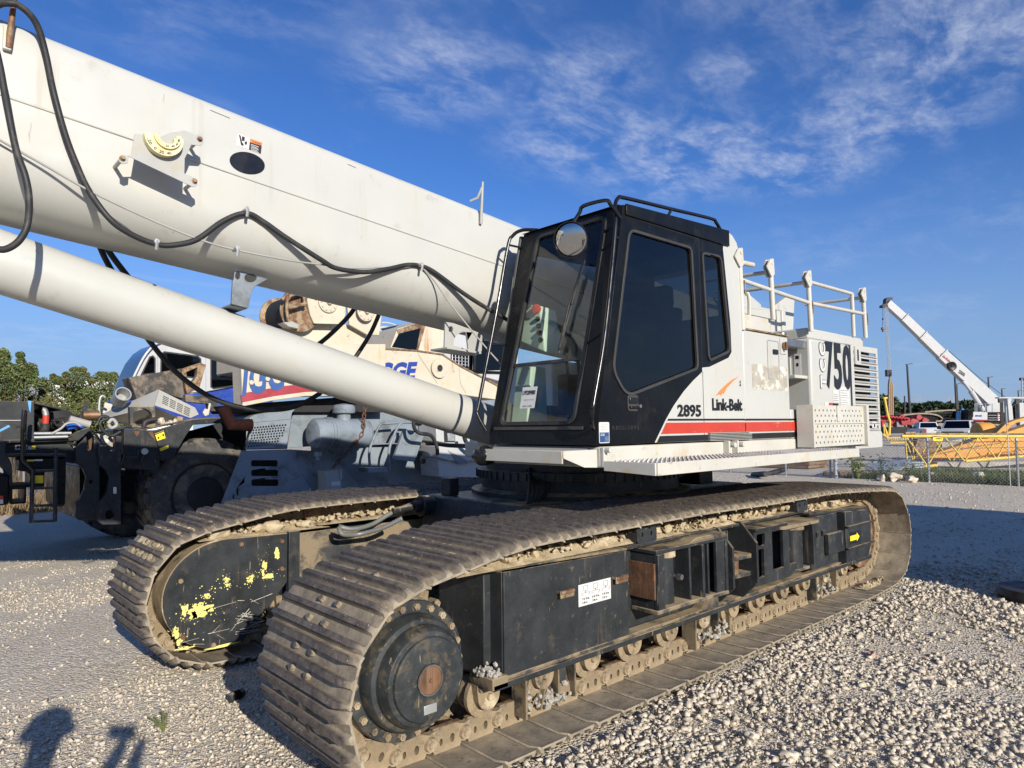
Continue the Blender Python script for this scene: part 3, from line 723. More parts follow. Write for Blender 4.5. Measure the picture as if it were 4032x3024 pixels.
for x, z in ((2.765, .752), (3.235, .755)):         # lifting lugs with rust above
    b = MB(); b.tube([(x - .045, 2.622, z), (x - .045, 2.585, z), (x + .045, 2.585, z), (x + .045, 2.622, z)], .010, 8); b.sideplate([(x - .055, z - .03), (x + .055, z - .03), (x + .055, z + .01), (x - .055, z + .01)], 2.588, .008); b.build('lug', 'rust_worn', NEAR, bevel=.002)
for x, z in ((2.47, .74), (2.47, .605)):
    b = MB(); b.cyl((x, 2.6215, z), (x, 2.6185, z), .020, None, 16); b.build('drain_hole', 'dark_inside', NEAR)
for x0, x1, z0, z1 in ((2.98, 3.10, .40, .52), (2.72, 2.78, .66, .70)): pass
# bracket one: boxed jacking pocket with a rusted wear face, pin barrel, ribs and gusset
b = MB(); b.box(3.455, 4.27, 2.50, 2.72, .868, .892); b.hexa([(3.80, 2.50, .892), (4.27, 2.50, .892), (4.27, 2.72, .892), (3.80, 2.72, .892), (3.92, 2.52, .915), (4.27, 2.52, .915), (4.27, 2.72, .915), (3.92, 2.72, .915)]); b.build('bracket_top', 'black_dusty', NEAR, bevel=.005)
b = MB(); b.box(3.455, 3.80, 2.50, 2.70, .510, .535); b.hexa([(3.80, 2.50, .510), (4.27, 2.50, .500), (4.27, 2.70, .500), (3.80, 2.70, .510), (3.80, 2.50, .535), (4.27, 2.50, .525), (4.27, 2.70, .525), (3.80, 2.70, .535)]); b.build('bracket_floor', 'black_muddy', NEAR, bevel=.005)
bx('wear_face', 'rust', NEAR, 3.446, 3.462, 2.515, 2.712, .597, .812, .002, lab='rust brown wear plate')
bx('bracket_end', 'black_dusty', NEAR, 3.4625, 3.53, 2.495, 2.53, .537, .866, .004)
bx('bracket_back', 'black_dusty', NEAR, 3.464, 3.50, 2.531, 2.705, .537, .866, .004)
b = MB(); b.cyl((3.66, 2.625, .536), (3.66, 2.625, .867), .085, None, 28); b.build('pin_barrel', 'black_dusty', NEAR, bevel=.003, label='pin barrel polished by wear')
b = MB(); b.cyl((3.66, 2.625, .820), (3.66, 2.625, .866), .098, None, 28); b.build('barrel_collar', 'track_mud', NEAR, bevel=.003)
b = MB(); b.cyl((3.70, 2.55, .70), (3.70, 2.515, .70), .014, None, 10); b.cyl((3.70, 2.515, .70), (3.70, 2.49, .70), .022, .018, 8); b.build('lock_bolt', 'steel', NEAR)
for x0, x1, ya in ((3.83, 3.85, 2.52), (3.95, 3.98, 2.50), (4.06, 4.08, 2.53), (4.235, 4.265, 2.50)):
    bx('rib', 'black_dusty', NEAR, x0, x1, ya, 2.705, .527, .866, .003)
bx('rib_face', 'black_dusty', NEAR, 4.13, 4.234, 2.506, 2.53, .530, .866, .003)
b = MB(); b.frontplate([(2.70, .93), (2.60, .93), (2.49, .80), (2.49, .53), (2.60, .42), (2.70, .42)], 4.31, .022); b.build('gusset', 'black_dusty', NEAR, bevel=.003)
b = MB(); b.frontplate([(2.70, .94), (2.60, .94), (2.48, .80), (2.48, .52), (2.60, .40), (2.70, .40)], 4.62, .024); b.build('gusset', 'black_dusty', NEAR, bevel=.003)
b = MB(); b.sideplate([(4.12, .40), (4.30, .56), (4.30, .40)], 2.60, .10); b.build('gusset_foot', 'black_muddy', NEAR, bevel=.003)
b = MB(); b.topplate(rounded([(4.34, 2.52), (4.60, 2.50), (4.62, 2.70), (4.34, 2.70)], .03), .700, .028); b.topplate(rounded([(4.34, 2.53), (4.60, 2.51), (4.62, 2.70), (4.34, 2.70)], .03), .575, .024); b.build('hinge_ear', 'black_muddy', NEAR, bevel=.003)
b = MB(); b.cyl((4.46, 2.60, .585), (4.46, 2.60, .74), .058, None, 24); b.build('hinge_pin', 'rust_worn', NEAR, bevel=.003)
# bracket two
b = MB(); b.box(4.66, 5.15, 2.50, 2.71, .868, .892); b.build('bracket_top', 'black_dusty', NEAR, bevel=.005)
b = MB(); b.topplate(rounded([(5.05, 2.49), (5.66, 2.47), (5.70, 2.72), (5.05, 2.72)], .05), .842, .026); b.build('bracket_top', 'black_muddy', NEAR, bevel=.004)
b = MB(); b.sideplate([(4.655, .48), (5.20, .47), (5.32, .52), (5.32, .56), (5.20, .56), (5.20, .85), (5.23, .866), (4.66, .866)], 2.52, .022,
    [rounded(rect(4.70, 4.82, .755, .845), .015), rounded(rect(4.685, 4.80, .53, .735), .02), rounded(rect(4.93, 5.10, .555, .84), .01)]); b.build('bracket_face', 'black_dusty', NEAR, bevel=.003)
for x in (4.66, 4.88, 5.15): bx('rib', 'black_dusty', NEAR, x, x + .022, 2.543, 2.705, .50, .866, .003)
bx('bracket_floor', 'black_muddy', NEAR, 4.68, 5.60, 2.545, 2.705, .470, .494, .004)
b = MB(); b.cyl((4.735, 2.60, .735), (4.735, 2.60, .845), .030, None, 14); b.cyl((4.735, 2.60, .78), (4.735, 2.60, .83), .040, None, 14); b.build('hinge_pin', 'rust_worn', NEAR, bevel=.003)
b = MB(); b.cyl((5.44, 2.62, .496), (5.44, 2.62, .84), .085, None, 24); b.build('pin_barrel', 'black_dusty', NEAR, bevel=.003)
b = MB(); b.cyl((5.44, 2.62, .80), (5.44, 2.62, .841), .10, None, 24); b.build('barrel_collar', 'track_mud', NEAR)
for x in (5.62,): bx('rib', 'black_dusty', NEAR, x, x + .05, 2.52, 2.705, .50, .84, .003)
b = MB(); b.box(5.70, 6.24, 2.58, 2.70, .43, .862); b.build('tool_box', 'black_dusty', NEAR, bevel=.006)
b = MB(); b.box(5.955, 6.27, 2.535, 2.579, .53, .705); b.build('tool_box_lid', 'black_dusty', NEAR, bevel=.008)
for x in (5.80, 5.92): bx('latch', 'black_dusty', NEAR, x - .02, x + .02, 2.555, 2.579, .70, .74, .003)
b = MB(); b.sideplate([(6.37, .40), (6.86, .40), (6.94, .50), (6.95, .72), (6.92, .83), (6.37, .855)], 2.56, .14); b.build('end_box', 'black_dusty', NEAR, bevel=.008)
bx('end_rail', 'black_dusty', NEAR, 6.365, 6.99, 2.53, 2.5595, .712, .728, .003)
bx('end_rail', 'black_dusty', NEAR, 6.365, 6.97, 2.535, 2.5595, .520, .534, .003)
b = MB(); b.sideplate([(6.452, .585), (6.60, .585), (6.60, .568), (6.66, .606), (6.60, .648), (6.60, .630), (6.452, .630)], 2.5575, .0024); b.build('arrow_decal', 'yellow_print', NEAR, label='yellow arrow decal pointing to the rear')
b = MB(); b.sideplate(rect(6.44, 6.68, .555, .66), 2.5586, .0012); b.build('arrow_ground', 'black_print', NEAR)
for x in (3.50, 5.62):       # upright clips on the top flange
    b = MB(); b.sideplate(rounded(rect(x - .10, x + .10, .925, 1.02), .025), 2.60, .014, [arc(x - .045, .975, .010, 0, 330, 8, .018), arc(x + .045, .975, .010, 0, 330, 8, .018)]); b.box(x - .10, x - .085, 2.6145, 2.70, .926, .99)
    b.build('hose_clip', 'black_dusty', NEAR, bevel=.003)
for x0, x1 in ((2.55, 3.02), (4.16, 4.72), (6.05, 6.60)):         # chain guides standing over the shoes
    b = MB(); b.sideplate([(x0, .10), (x1, .10), (x1, .355), (x0, .355)], 2.80, .014)
    b.box(x0, x0 + .014, 2.70, 2.7995, .10, .355)
    for t in (0.0, .33, .66, .97):
        xx = x0 + .016 + (x1 - x0 - .03) * t; dx = .05 if t < .5 else -.05
        b.hexa([(xx, 2.755, .09), (xx + .012, 2.755, .09), (xx + .012, 2.7995, .09), (xx, 2.7995, .09), (xx + dx * .9, 2.715, .352), (xx + dx * .9 + .012, 2.715, .352), (xx + dx * .9 + .012, 2.7995, .352), (xx + dx * .9, 2.7995, .352)])
    b.build('chain_guide', 'black_muddy', NEAR, bevel=.003)
    b = MB(); rs = random.Random(int(x0 * 10))
    for k in range(46):
        t = rs.random(); b.blob((x0 + .03 + (x1 - x0 - .06) * t, 2.765 + rs.uniform(-.02, .02), .10 + abs(rs.gauss(0, .05))), rs.uniform(.008, .022), k, 1, .5)
    stuff(b.buildj('caught_gravel', 'mud_grey', NEAR, smooth=None))
b = MB(); b.box(2.235, 2.34, 2.60, 2.78, .355, .415); b.build('roller_guard', 'black_muddy', NEAR, bevel=.006)
# dried mud lying on the frame under the upper run
def mud_bank(par, x0, x1, y0, y1, z, n, seed, hi=.06, mat='mud'):
    b = MB(); rs = random.Random(seed); nx = int((x1 - x0) / .03); ny = 12; vs = []; fs = []
    for i in range(nx + 1):
        for j in range(ny + 1):
            x = x0 + (x1 - x0) * i / nx; y = y0 + (y1 - y0) * j / ny; e = min(1, j / 3, (ny - j) / 2 + .2, i / 3, (nx - i) / 3)
            h = hi * (0.5 + 0.9 * noise.noise(Vector((x * 3, y * 5, seed))) + .55 * noise.noise(Vector((x * 14, y * 14, seed))) + .4 * noise.noise(Vector((x * 40, y * 40, seed)))); vs.append((x, y, z + max(-.006, h * e) - .003))
    for i in range(nx):
        for j in range(ny): fs.append((i * (ny + 1) + j, (i + 1) * (ny + 1) + j, (i + 1) * (ny + 1) + j + 1, i * (ny + 1) + j + 1))
    b.add(vs, fs)
    for k in range(n):
        x = rs.uniform(x0 + .03, x1 - .03); y = rs.uniform(y0 + .02, y1 - .05); r = rs.choice((.008, .010, .012, .016, .024)) * rs.uniform(.7, 1.4)
        b.blob((x, y, z + hi * .55 + rs.uniform(-.01, .02)), r, k, 1, .6)
    return stuff(b.buildj('dried_mud', mat, par, smooth=50))
mud_bank(NEAR, 2.02, 3.42, 2.62, 3.02, .935, 340, 1, .05)
mud_bank(NEAR, 3.3, 5.7, 2.63, 3.02, .925, 700, 2, .06)
mud_bank(NEAR, 5.7, 6.9, 2.66, 3.02, .875, 260, 3, .04)
mud_bank(NEAR, 6.9, 7.45, 2.60, 2.72, .074, 40, 4, .02)
b = MB()
for k in range(60):
    b.blob((2.28 + random.uniform(-.05, .04), 2.68 + random.uniform(-.07, .07), .418 + abs(random.gauss(0, .012))), random.uniform(.007, .015), k, 1, .5)
stuff(b.buildj('caught_gravel', 'mud_grey', NEAR, smooth=None))
# sticker with the three track widths
yS = 2.6188
b = MB(); b.sideplate(rect(2.885, 3.165, .642, .762), yS, .0010); b.build('width_sticker', 'white_print', NEAR)
b = MB()
for cx_ in (2.945, 3.030, 3.118):
    for (x0, x1, z0, z1) in ((cx_ - .018, cx_ + .018, .722, .7235), (cx_ - .018, cx_ + .018, .750, .7515), (cx_ - .018, cx_ - .0165, .722, .7515), (cx_ + .0165, cx_ + .018, .722, .7515), (cx_ - .034, cx_ + .034, .712, .7135), (cx_ - .034, cx_ - .018, .700, .7015), (cx_ + .018, cx_ + .034, .700, .7015), (cx_ - .034, cx_ - .0325, .700, .712), (cx_ + .0325, cx_ + .034, .700, .712), (cx_ - .002, cx_ + .002, .7135, .722)):
        b.box(x0, x1, yS - .0012, yS - .0004, z0, z1)
b.buildj('sticker_drawing', 'black_print', NEAR, smooth=None)
for cx_, t1, t2 in ((2.945, '7 ft 10 in.', '2.38 m'), (3.030, '6 ft 9 in.', '2.06 m'), (3.118, '5 ft 0 in.', '1.52 m')):
    text(t1, 'lettering', 'black_print', NEAR, .062, .013, lambda u, v, w, cx_=cx_: Vector((cx_ - .031 + u, yS + w, .674 + v)), .01)
    text(t2, 'lettering', 'black_print', NEAR, .042, .012, lambda u, v, w, cx_=cx_: Vector((cx_ - .031 + u, yS + w, .654 + v)), .01)
# ---- far crawler: rounded cover plate with paint splashes, mud, conduit
yF = 4.93
cov = [(2.24, .872)] + [(1.80 + .36 * 1.0 * math.cos(R(a)) * 1.13, .515 + .365 * math.sin(R(a))) for a in np.linspace(90, 270, 26)] + [(1.92, .155), (2.24, .52)]
b = MB(); b.sideplate(cov, yF, .015); b.build('cover_plate', 'black_dusty', FAR, bevel=.002)
b = MB(); big_ = [(2.32, .905)] + [(1.86 + .46 * 1.18 * math.cos(R(a)), .515 + .40 * math.sin(R(a))) for a in np.linspace(92, 268, 26)] + [(2.0, .12), (2.32, .47)]
b.sideplate(inset(cov, -.006), yF + .0155, .26); b.build('cover_rim', 'track_mud', FAR, bevel=.004)
b = MB()
for x, z in ((1.50, .64), (1.90, .835), (2.20, .82), (2.20, .62), (1.52, .27), (1.72, .175), (2.1, .29)): b.cyl((x, yF, z), (x, yF - .010, z), .018, .014, 10)
b.build('cover_bolt', 'rust_worn', FAR)
def splash(cx_, cz_, rx, rz, seed, nb):
    b = MB(); rs = random.Random(seed)
    pts = []
    for i in range(34):
        q = 2 * math.pi * i / 34; k = 1 + .75 * noise.noise(Vector((math.cos(q) * 1.6, math.sin(q) * 1.6, seed * 2.3))) + .3 * noise.noise(Vector((math.cos(q) * 5, math.sin(q) * 5, seed)))
        pts.append((cx_ + rx * k * math.cos(q), cz_ + rz * k * math.sin(q)))
    b.sideplate(pts, yF - .0016, .0014)
    for k in range(nb):
        r = .0015 + .0045 * rs.random() ** 2; x = cx_ + rs.gauss(0, rx * 1.7); z = cz_ + rs.gauss(0, rz * 1.8)
        if 1.42 < x < 2.22 and .2 < z < .84: b.sideplate([(x + r * math.cos(i * .9) * rs.uniform(.7, 1.2), z + r * math.sin(i * .9) * rs.uniform(.7, 1.2)) for i in range(7)], yF - .0016, .0014)
    stuff(b.buildj('paint_splash', 'yellow_splash', FAR, smooth=None))
for a_ in ((1.66, .43, .066, .042, 1, 34), (1.72, .415, .028, .014, 21, 10), (1.62, .405, .018, .03, 22, 10), (1.70, .51, .022, .018, 2, 22), (1.56, .45, .02, .04, 3, 10), (1.83, .60, .016, .020, 4, 24), (1.84, .565, .018, .014, 24, 10), (1.99, .58, .022, .018, 5, 20), (2.01, .60, .014, .010, 25, 6), (2.13, .585, .04, .018, 6, 20), (2.09, .61, .012, .03, 26, 5), (2.10, .665, .018, .034, 7, 8), (2.19, .735, .020, .034, 8, 4), (1.505, .31, .022, .036, 9, 26), (1.80, .157, .12, .007, 10, 12), (1.56, .195, .05, .010, 11, 14), (1.53, .245, .02, .02, 12, 10)): splash(a_[0] - .03, *a_[1:])
b = MB(); rs = random.Random(41)
for k in range(26):         # scrape marks through the paint
    x, z, L_, a_ = rs.uniform(1.5, 2.05), rs.uniform(.2, .45), rs.uniform(.04, .20), rs.gauss(.15, .5); dx_, dz_ = math.cos(a_) * L_, math.sin(a_) * L_
    if x + dx_ < 2.15 and .17 < z + dz_ < .8: b.sideplate([(x, z), (x + dx_, z + dz_), (x + dx_ * .98, z + dz_ + .0022), (x, z + .003)], yF - .0014, .0012)
stuff(b.buildj('scrape_marks', 'worn_patch', FAR, smooth=None))
b = MB(); b.sideplate([(2.33, .42), (4.4, .42), (4.4, .86), (2.33, .86)], yF + .03, .014); b.build('inner_plate', 'black_muddy', FAR, bevel=.003)
bx('stiffener', 'black_dusty', FAR, 2.245, 2.33, yF - .02, yF + .03, .40, .885, .003)
mud_bank(FAR, 1.62, 2.6, 4.95, 5.42, .885, 160, 7, .055); mud_bank(FAR, 2.5, 4.6, 4.95, 5.42, .905, 300, 8, .06)
b = MB()
for k, (x, r) in enumerate(((1.76, .06), (2.16, .07), (2.05, .045), (2.40, .04))): b.blob((x, 4.99, .925), r, k + 3, 3, .35, (1.3, .8, .65))
b.build('mud_lump', 'mud', FAR, smooth=60)
def rail(name, pts, r, mat, par, n=6): b = MB(); b.tube(spline(pts, n), r, 10); return b.build(name, mat, par, smooth=60)
# ---- regions used while measuring: crop origin and scale -> photograph pixel
def z1(x, y): return (x * .6329, y * .6329)
def z2(x, y): return (x * .6329, 1000 + y * .6329)
def z4(x, y): return (1000 + x * .452, 1050 + y * .452)
def z5(x, y): return (1800 + x * .5425, 700 + y * .5425)
def z6(x, y): return (1700 + x * .5425, 1500 + y * .5425)
def z7(x, y): return (2700 + x * .5426, 900 + y * .5426)
def zf(x, y): return (400 + x * .6329, 1850 + y * .6329)
def xz(p, y): v = atY(p[0], p[1], y); return (v.x, v.z)

# ================================================================== superstructure
# ---- car body and slew ring
b = MB(); b.hexa([(3.30, 3.36, .50), (6.25, 3.36, .50), (6.25, 4.84, .50), (3.30, 4.84, .50), (3.40, 3.40, 1.085), (6.15, 3.40, 1.085), (6.15, 4.80, 1.085), (3.40, 4.80, 1.085)])
body = b.build('carbody', 'black_dusty', CR, bevel=.02)
b = MB(); b.lathe((4.55, 4.1, 1.086), (0, 0, 1), [(.95, 0), (.95, .03), (.86, .05), (.86, .13), (.90, .135), (.90, .20), (.82, .205), (.82, .32)], 64); b.build('slew_ring', 'black_dusty', CR, smooth=30)
b = MB()
for i in range(72):
    q = 2 * math.pi * i / 72; b.box(-.006, .006, -.006, .006, 0, .065, Matrix.Translation((4.55 + .905 * math.cos(q), 4.1 + .905 * math.sin(q), 1.221)) @ Matrix.Rotation(q, 4, 'Z'))
stuff(b.buildj('ring_teeth', 'black_dusty', CR, smooth=None))
b = MB(); b.box(3.42, 3.52, 4.5, 4.62, 1.086, 1.23); b.build('stop_block', 'black_dusty', body, bevel=.01)
b = MB(); b.cyl((3.42, 4.72, 1.0), (3.28, 4.72, 1.0), .085, None, 24); b.cyl((3.28, 4.72, 1.0), (3.22, 4.72, 1.0), .05, None, 16); b.cyl((3.22, 4.72, 1.0), (3.02, 4.72, .985), .026, None, 12); b.build('motor', 'black_dusty', body, bevel=.004)
b = MB(); b.box(5.2, 5.42, 3.30, 3.52, 1.13, 1.395); b.build('valve_block', 'black_paint', CR, bevel=.01)
# corrugated conduit between the crawlers
_cp = spline([atY(*zf(1475, 352), 4.72), atY(*zf(1560, 368), 4.70), atY(*zf(1680, 340), 4.72), atY(*zf(1790, 275), 4.74), atY(*zf(1900, 225), 4.76), atY(*zf(1985, 205), 4.8)], 14)
b = MB(); b.tube(_cp, .022, 10, rads=[.020 if i % 2 else .016 for i in range(len(_cp))]); b.build('conduit', 'conduit_grey', CR, smooth=60, label='grey corrugated conduit')
_cp = spline([atY(*zf(1475, 352), 4.72), atY(*zf(1500, 400), 4.70), atY(*zf(1600, 400), 4.72), atY(*zf(1750, 360), 4.6), atY(*zf(1870, 300), 4.5)], 14)
b = MB(); b.tube(_cp, .022, 10, rads=[.020 if i % 2 else .016 for i in range(len(_cp))]); b.build('conduit', 'conduit_grey', CR, smooth=60, label='grey corrugated conduit')
# ---- hydraulic hoses and pipes round the slew ring
for k in range(5):
    rail('swivel_hose', [(3.46 + .05 * k, 3.62 + .02 * k, 1.09), (3.52 + .05 * k, 3.66, 1.20), (3.66 + .04 * k, 3.80 + .05 * k, 1.26), (3.80, 3.95 + .05 * k, 1.34)], .014, 'rubber', CR)
# ---- deck
b = MB(); b.topplate([(3.10, 2.62), (7.45, 2.62), (7.45, 5.58), (4.5, 5.58), (4.5, 4.75), (3.62, 4.55), (3.62, 3.62), (3.10, 3.58)], 1.40, .124); deck = b.build('deck', 'cream_worn', CR, bevel=.012)
b = MB(); b.box(3.07, 3.0995, 2.70, 3.55, 1.41, 1.515); b.build('deck_front', 'light_grey', deck, bevel=.004)
b = MB(); b.hexa([(2.95, 2.78, 1.475), (3.10, 2.66, 1.475), (3.10, 3.56, 1.475), (2.95, 3.56, 1.475), (2.95, 2.78, 1.5), (3.10, 2.66, 1.5), (3.10, 3.56, 1.5), (2.95, 3.56, 1.5)])
b.box(2.938, 2.9495, 2.78, 3.56, 1.425, 1.502); b.build('front_step', 'cream_worn', deck, bevel=.003)
b = MB(); b.plate([(0, 1.502), (.20, 1.508), (.20, 1.402), (.13, 1.402), (0, 1.46)], .008, lambda u, v, w: Vector((2.94 + u * .78 + w, 2.775 - u * .62, v))); b.build('step_cheek', 'cream_worn', deck, bevel=.002)
b = MB(); b.tube([(3.118, 2.62, 1.505), (3.118, 2.56, 1.505)], .016, 10); b.tube([(3.118, 2.62, 1.425), (3.118, 2.56, 1.425)], .016, 10); b.box(3.10, 3.135, 2.60, 2.6195, 1.405, 1.52); b.build('hinge', 'cream_worn', deck, bevel=.002)
for x in (4.50, 4.62, 5.85):
    b = MB(); b.tube([(x, 2.62, 1.50), (x, 2.55, 1.50)], .02, 10); b.box(x - .05, x - .03, 2.575, 2.6195, 1.43, 1.53); b.build('hinge', 'cream_worn', deck, bevel=.002)
# walkway folded out along the deck side
b = MB(); b.box(3.12, 5.88, 2.245, 2.595, 1.425, 1.437); b.build('walkway', 'cream_worn', deck, bevel=.002)
b = MB(); b.box(3.115, 5.88, 2.232, 2.2445, 1.372, 1.441); b.build('walkway_lip', 'cream_worn', deck, bevel=.002)
b = MB(); b.hexa([(3.10, 2.24, 1.372), (3.114, 2.24, 1.372), (3.114, 2.60, 1.385), (3.10, 2.60, 1.385), (3.10, 2.24, 1.441), (3.114, 2.24, 1.441), (3.114, 2.60, 1.441), (3.10, 2.60, 1.441)]); b.build('walkway_end', 'cream_worn', deck, bevel=.002)
b = MB()
for i in range(60):
    for j in range(7):
        x = 3.16 + i * .0455 + (.02 if j % 2 else 0); b.cyl((x, 2.275 + j * .047, 1.437), (x, 2.275 + j * .047, 1.445), .010, .006, 6)
stuff(b.buildj('tread_studs', 'steel', deck, smooth=None))
# folded-up step with punched tread
fs_ = atY(*z7(905, 1430), 2.5)
b = MB(); hol = []
fx0, fx1, fz0, fz1 = 5.60, 6.72, 1.45, 1.80
for r_ in range(7):
    for c_ in range(13):
        if c_ == 6 and r_ > 3: continue
        cx_ = fx0 + .10 + c_ * .077 + (.035 if r_ % 2 else 0); cz_ = fz0 + .035 + r_ * .045
        hol.append(arc(cx_, cz_, .011, 200, 520, 8))
b.sideplate(rect(fx0, fx1, fz0, fz1), 2.50, .006, hol); stp = b.build('folded_step', 'cream_worn', deck, bevel=0)
b = MB(); b.box(fx0, fx1, 2.507, 2.60, fz0, fz0 + .01); b.box(fx0, fx1, 2.507, 2.56, fz1 - .01, fz1); b.box(fx0 - .03, fx0 - .001, 2.46, 2.60, fz0, fz1); b.box(fx1 + .001, fx1 + .05, 2.47, 2.60, fz0 - .02, fz1 + .01); b.box(6.12, 6.18, 2.49, 2.499, fz1 - .14, fz1); b.box(fx0, fx1, 2.49, 2.499, 1.642, 1.652)
b.build('step_frame', 'cream_worn', stp, bevel=.002)
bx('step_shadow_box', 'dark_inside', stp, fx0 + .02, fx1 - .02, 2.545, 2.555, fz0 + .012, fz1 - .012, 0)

# ---- cab
YC = 2.62
black_side = [(3.055, 1.532), (3.63, 1.535), (3.68, 1.594), (3.757, 1.683), (3.85, 1.775), (3.97, 1.872), (4.082, 1.946), (4.205, 2.015), (4.205, 2.045), (4.30, 2.055), (4.56, 2.135), (4.605, 2.18), (4.60, 2.4), (4.53, 2.93), (4.53, 2.962), (4.603, 2.966), (4.603, 3.085), (3.357, 3.022)]
white_side = [(3.63, 1.535), (4.77, 1.532), (4.775, 2.86), (4.765, 2.94), (4.73, 3.02), (4.67, 3.066), (4.603, 3.085)] + black_side[15:16] + black_side[14:15] + black_side[13:14] + black_side[12:13] + black_side[11:12] + black_side[10:11] + black_side[9:10] + black_side[8:9] + black_side[7:1:-1]
w_door = rounded([(3.398, 2.888), (4.115, 2.888), (4.157, 2.025), (3.34, 1.808), (3.203, 1.975)], [.07, .06, .05, .09, .07])
w_rear = rounded([(4.222, 2.875), (4.50, 2.89), (4.592, 2.175), (4.30, 2.085), (4.268, 2.12)], [.05, .07, .06, .05, .03])
b = MB(); b.sideplate(black_side, YC, .03, [inset(w_door, .012), inset(w_rear, .012)])
cab = b.build('cab', 'black_paint', CR, bevel=.004, label='black and white operator cab with tinted side windows')
b = MB(); b.sideplate(white_side, YC + .001, .03); b.build('cab_panel', 'cream', cab, bevel=.004, label='white rear quarter of the cab')
b = MB(); b.sideplate([(3.37, 2.958), (4.60, 2.968), (4.60, 3.088), (3.372, 3.03)], YC - .014, .0135); b.build('roof_band', 'black_paint', cab, bevel=.004)
for wp, nm in ((w_door, 'door'), (w_rear, 'rear')):
    b = MB(); b.sideplate(inset(wp, .006), YC - .010, .018, [inset(wp, .024)]); b.build('window_gasket', 'gasket', cab, bevel=.004)
    b = MB(); b.sideplate(inset(wp, .020), YC + .010, .005); b.build('window_pane', 'glass_dark', cab, label='dark tinted side window')
for seg in ([(4.202, 2.05), (4.202, 2.955)], [(4.205, 1.535), (4.205, 2.012)], [(3.37, 2.955), (4.20, 2.953)]):
    (xa, za), (xb, zb) = seg; b = MB(); b.sideplate([(xa, za), (xb + .004, za if abs(xa - xb) < .01 else zb), (xb + .004, zb + .003), (xa, zb + .003 if abs(xa - xb) < .01 else za + .003)], YC - .0008, .0006); b.build('door_seam', 'dark_inside', cab, smooth=None)
# front: sloping frame with windshield
def xf(z): return 3.055 + max(0, z - 1.60) * (.302 / 1.42)
FT = lambda u, v, w: Vector((xf(v) + w, u, v))
ws = rounded([(2.79, 1.655), (3.475, 1.655), (3.375, 2.985), (2.735, 2.985)], .07)
front = [(2.6205, 1.532), (3.57, 1.532), (3.572, 1.60), (3.525, 3.025), (2.6205, 3.022)]
b = MB(); b.plate(front, .03, FT, [inset(ws, .01)]); b.build('cab_front', 'black_paint', cab, bevel=.004)
b = MB(); b.plate(ws, .018, lambda u, v, w: FT(u, v, w - .012), [inset(ws, .024)]); b.build('window_gasket', 'rubber', cab, bevel=.004)
b = MB(); b.plate(inset(ws, .018), .005, lambda u, v, w: FT(u, v, w + .006)); b.build('windshield', 'glass_clear', cab, label='clear windshield with dusty lower edge')
b = MB(); b.plate([(2.775, 2.050), (3.45, 2.050), (3.448, 2.072), (2.776, 2.072)], .02, lambda u, v, w: FT(u, v, w - .008)); b.build('windshield_bar', 'rubber', cab, bevel=.003)
b = MB(); b.plate(rounded(rect(2.72, 3.52, 1.625, 1.645), .004), .01, lambda u, v, w: FT(u, v, w - .01)); b.build('sill_trim', 'gasket', cab, bevel=.002)
# roof, far side, rear, floor
b = MB(); b.hexa([(3.335, 2.655, 3.026), (4.60, 2.655, 3.09), (4.60, 3.53, 3.09), (3.335, 3.53, 3.026), (3.40, 2.69, 3.05), (4.60, 2.67, 3.105), (4.60, 3.52, 3.105), (3.40, 3.50, 3.05)]); b.build('cab_roof', 'black_paint', cab, bevel=.006)
b = MB(); b.plate([(4.603, 3.085), (4.67, 3.066), (4.73, 3.02), (4.765, 2.94), (4.775, 2.86), (4.60, 2.86)], .90, lambda u, v, w: Vector((u, 2.652 + w, v))); b.build('roof_rear', 'cream', cab, bevel=.006)
fsd = [(3.055, 1.532), (4.77, 1.532), (4.77, 2.96), (4.60, 3.08), (3.357, 3.022)]
b = MB(); b.sideplate(fsd, 3.55, .02, [rounded([(3.22, 1.80), (4.55, 1.80), (4.55, 2.93), (3.42, 2.90)], .06)]); b.build('cab_far_side', 'cab_inside', cab, bevel=.003)
b = MB(); b.frontplate(rect(2.65, 3.55, 1.54, 2.98), 4.74, .02, [rounded(rect(2.80, 3.40, 2.25, 2.9), .05)]); b.build('cab_rear', 'cab_inside', cab, bevel=.003)
bx('cab_floor', 'dark_inside', cab, 3.08, 4.74, 2.655, 3.545, 1.533, 1.56, 0)
bx('cab_lining', 'seat', cab, 3.40, 4.74, 2.70, 3.50, 3.0, 3.02, 0)
# inside: seat, consoles, levers, panel
b = MB(); b.box(3.75, 4.25, 2.85, 3.32, 1.80, 1.95); b.hexa([(4.14, 2.86, 1.95), (4.30, 2.86, 1.95), (4.30, 3.31, 1.95), (4.14, 3.31, 1.95), (4.26, 2.88, 2.52), (4.40, 2.88, 2.52), (4.40, 3.29, 2.52), (4.26, 3.29, 2.52)]); b.box(4.28, 4.40, 2.96, 3.20, 2.53, 2.70); b.box(3.85, 4.15, 2.95, 3.22, 1.56, 1.80); b.build('seat', 'seat', cab, bevel=.03, seg=3)
for ya in (2.74, 3.36): b = MB(); b.box(3.62, 4.20, ya, ya + .10, 1.56, 2.02); b.tube([(3.68, ya + .05, 2.02), (3.66, ya + .05, 2.18)], .012, 8); b.blob((3.66, ya + .05, 2.20), .028, 1, 2, 0); b.build('armrest', 'seat', cab, bevel=.015)
b = MB(); b.hexa([(3.29, 3.26, 2.15), (3.44, 3.22, 2.13), (3.48, 3.50, 2.20), (3.29, 3.50, 2.24), (3.32, 3.33, 2.48), (3.45, 3.30, 2.46), (3.48, 3.50, 2.50), (3.32, 3.47, 2.51)]); pnl = b.build('switch_panel', 'mint', cab, bevel=.01, label='pale green switch panel with red stop button')
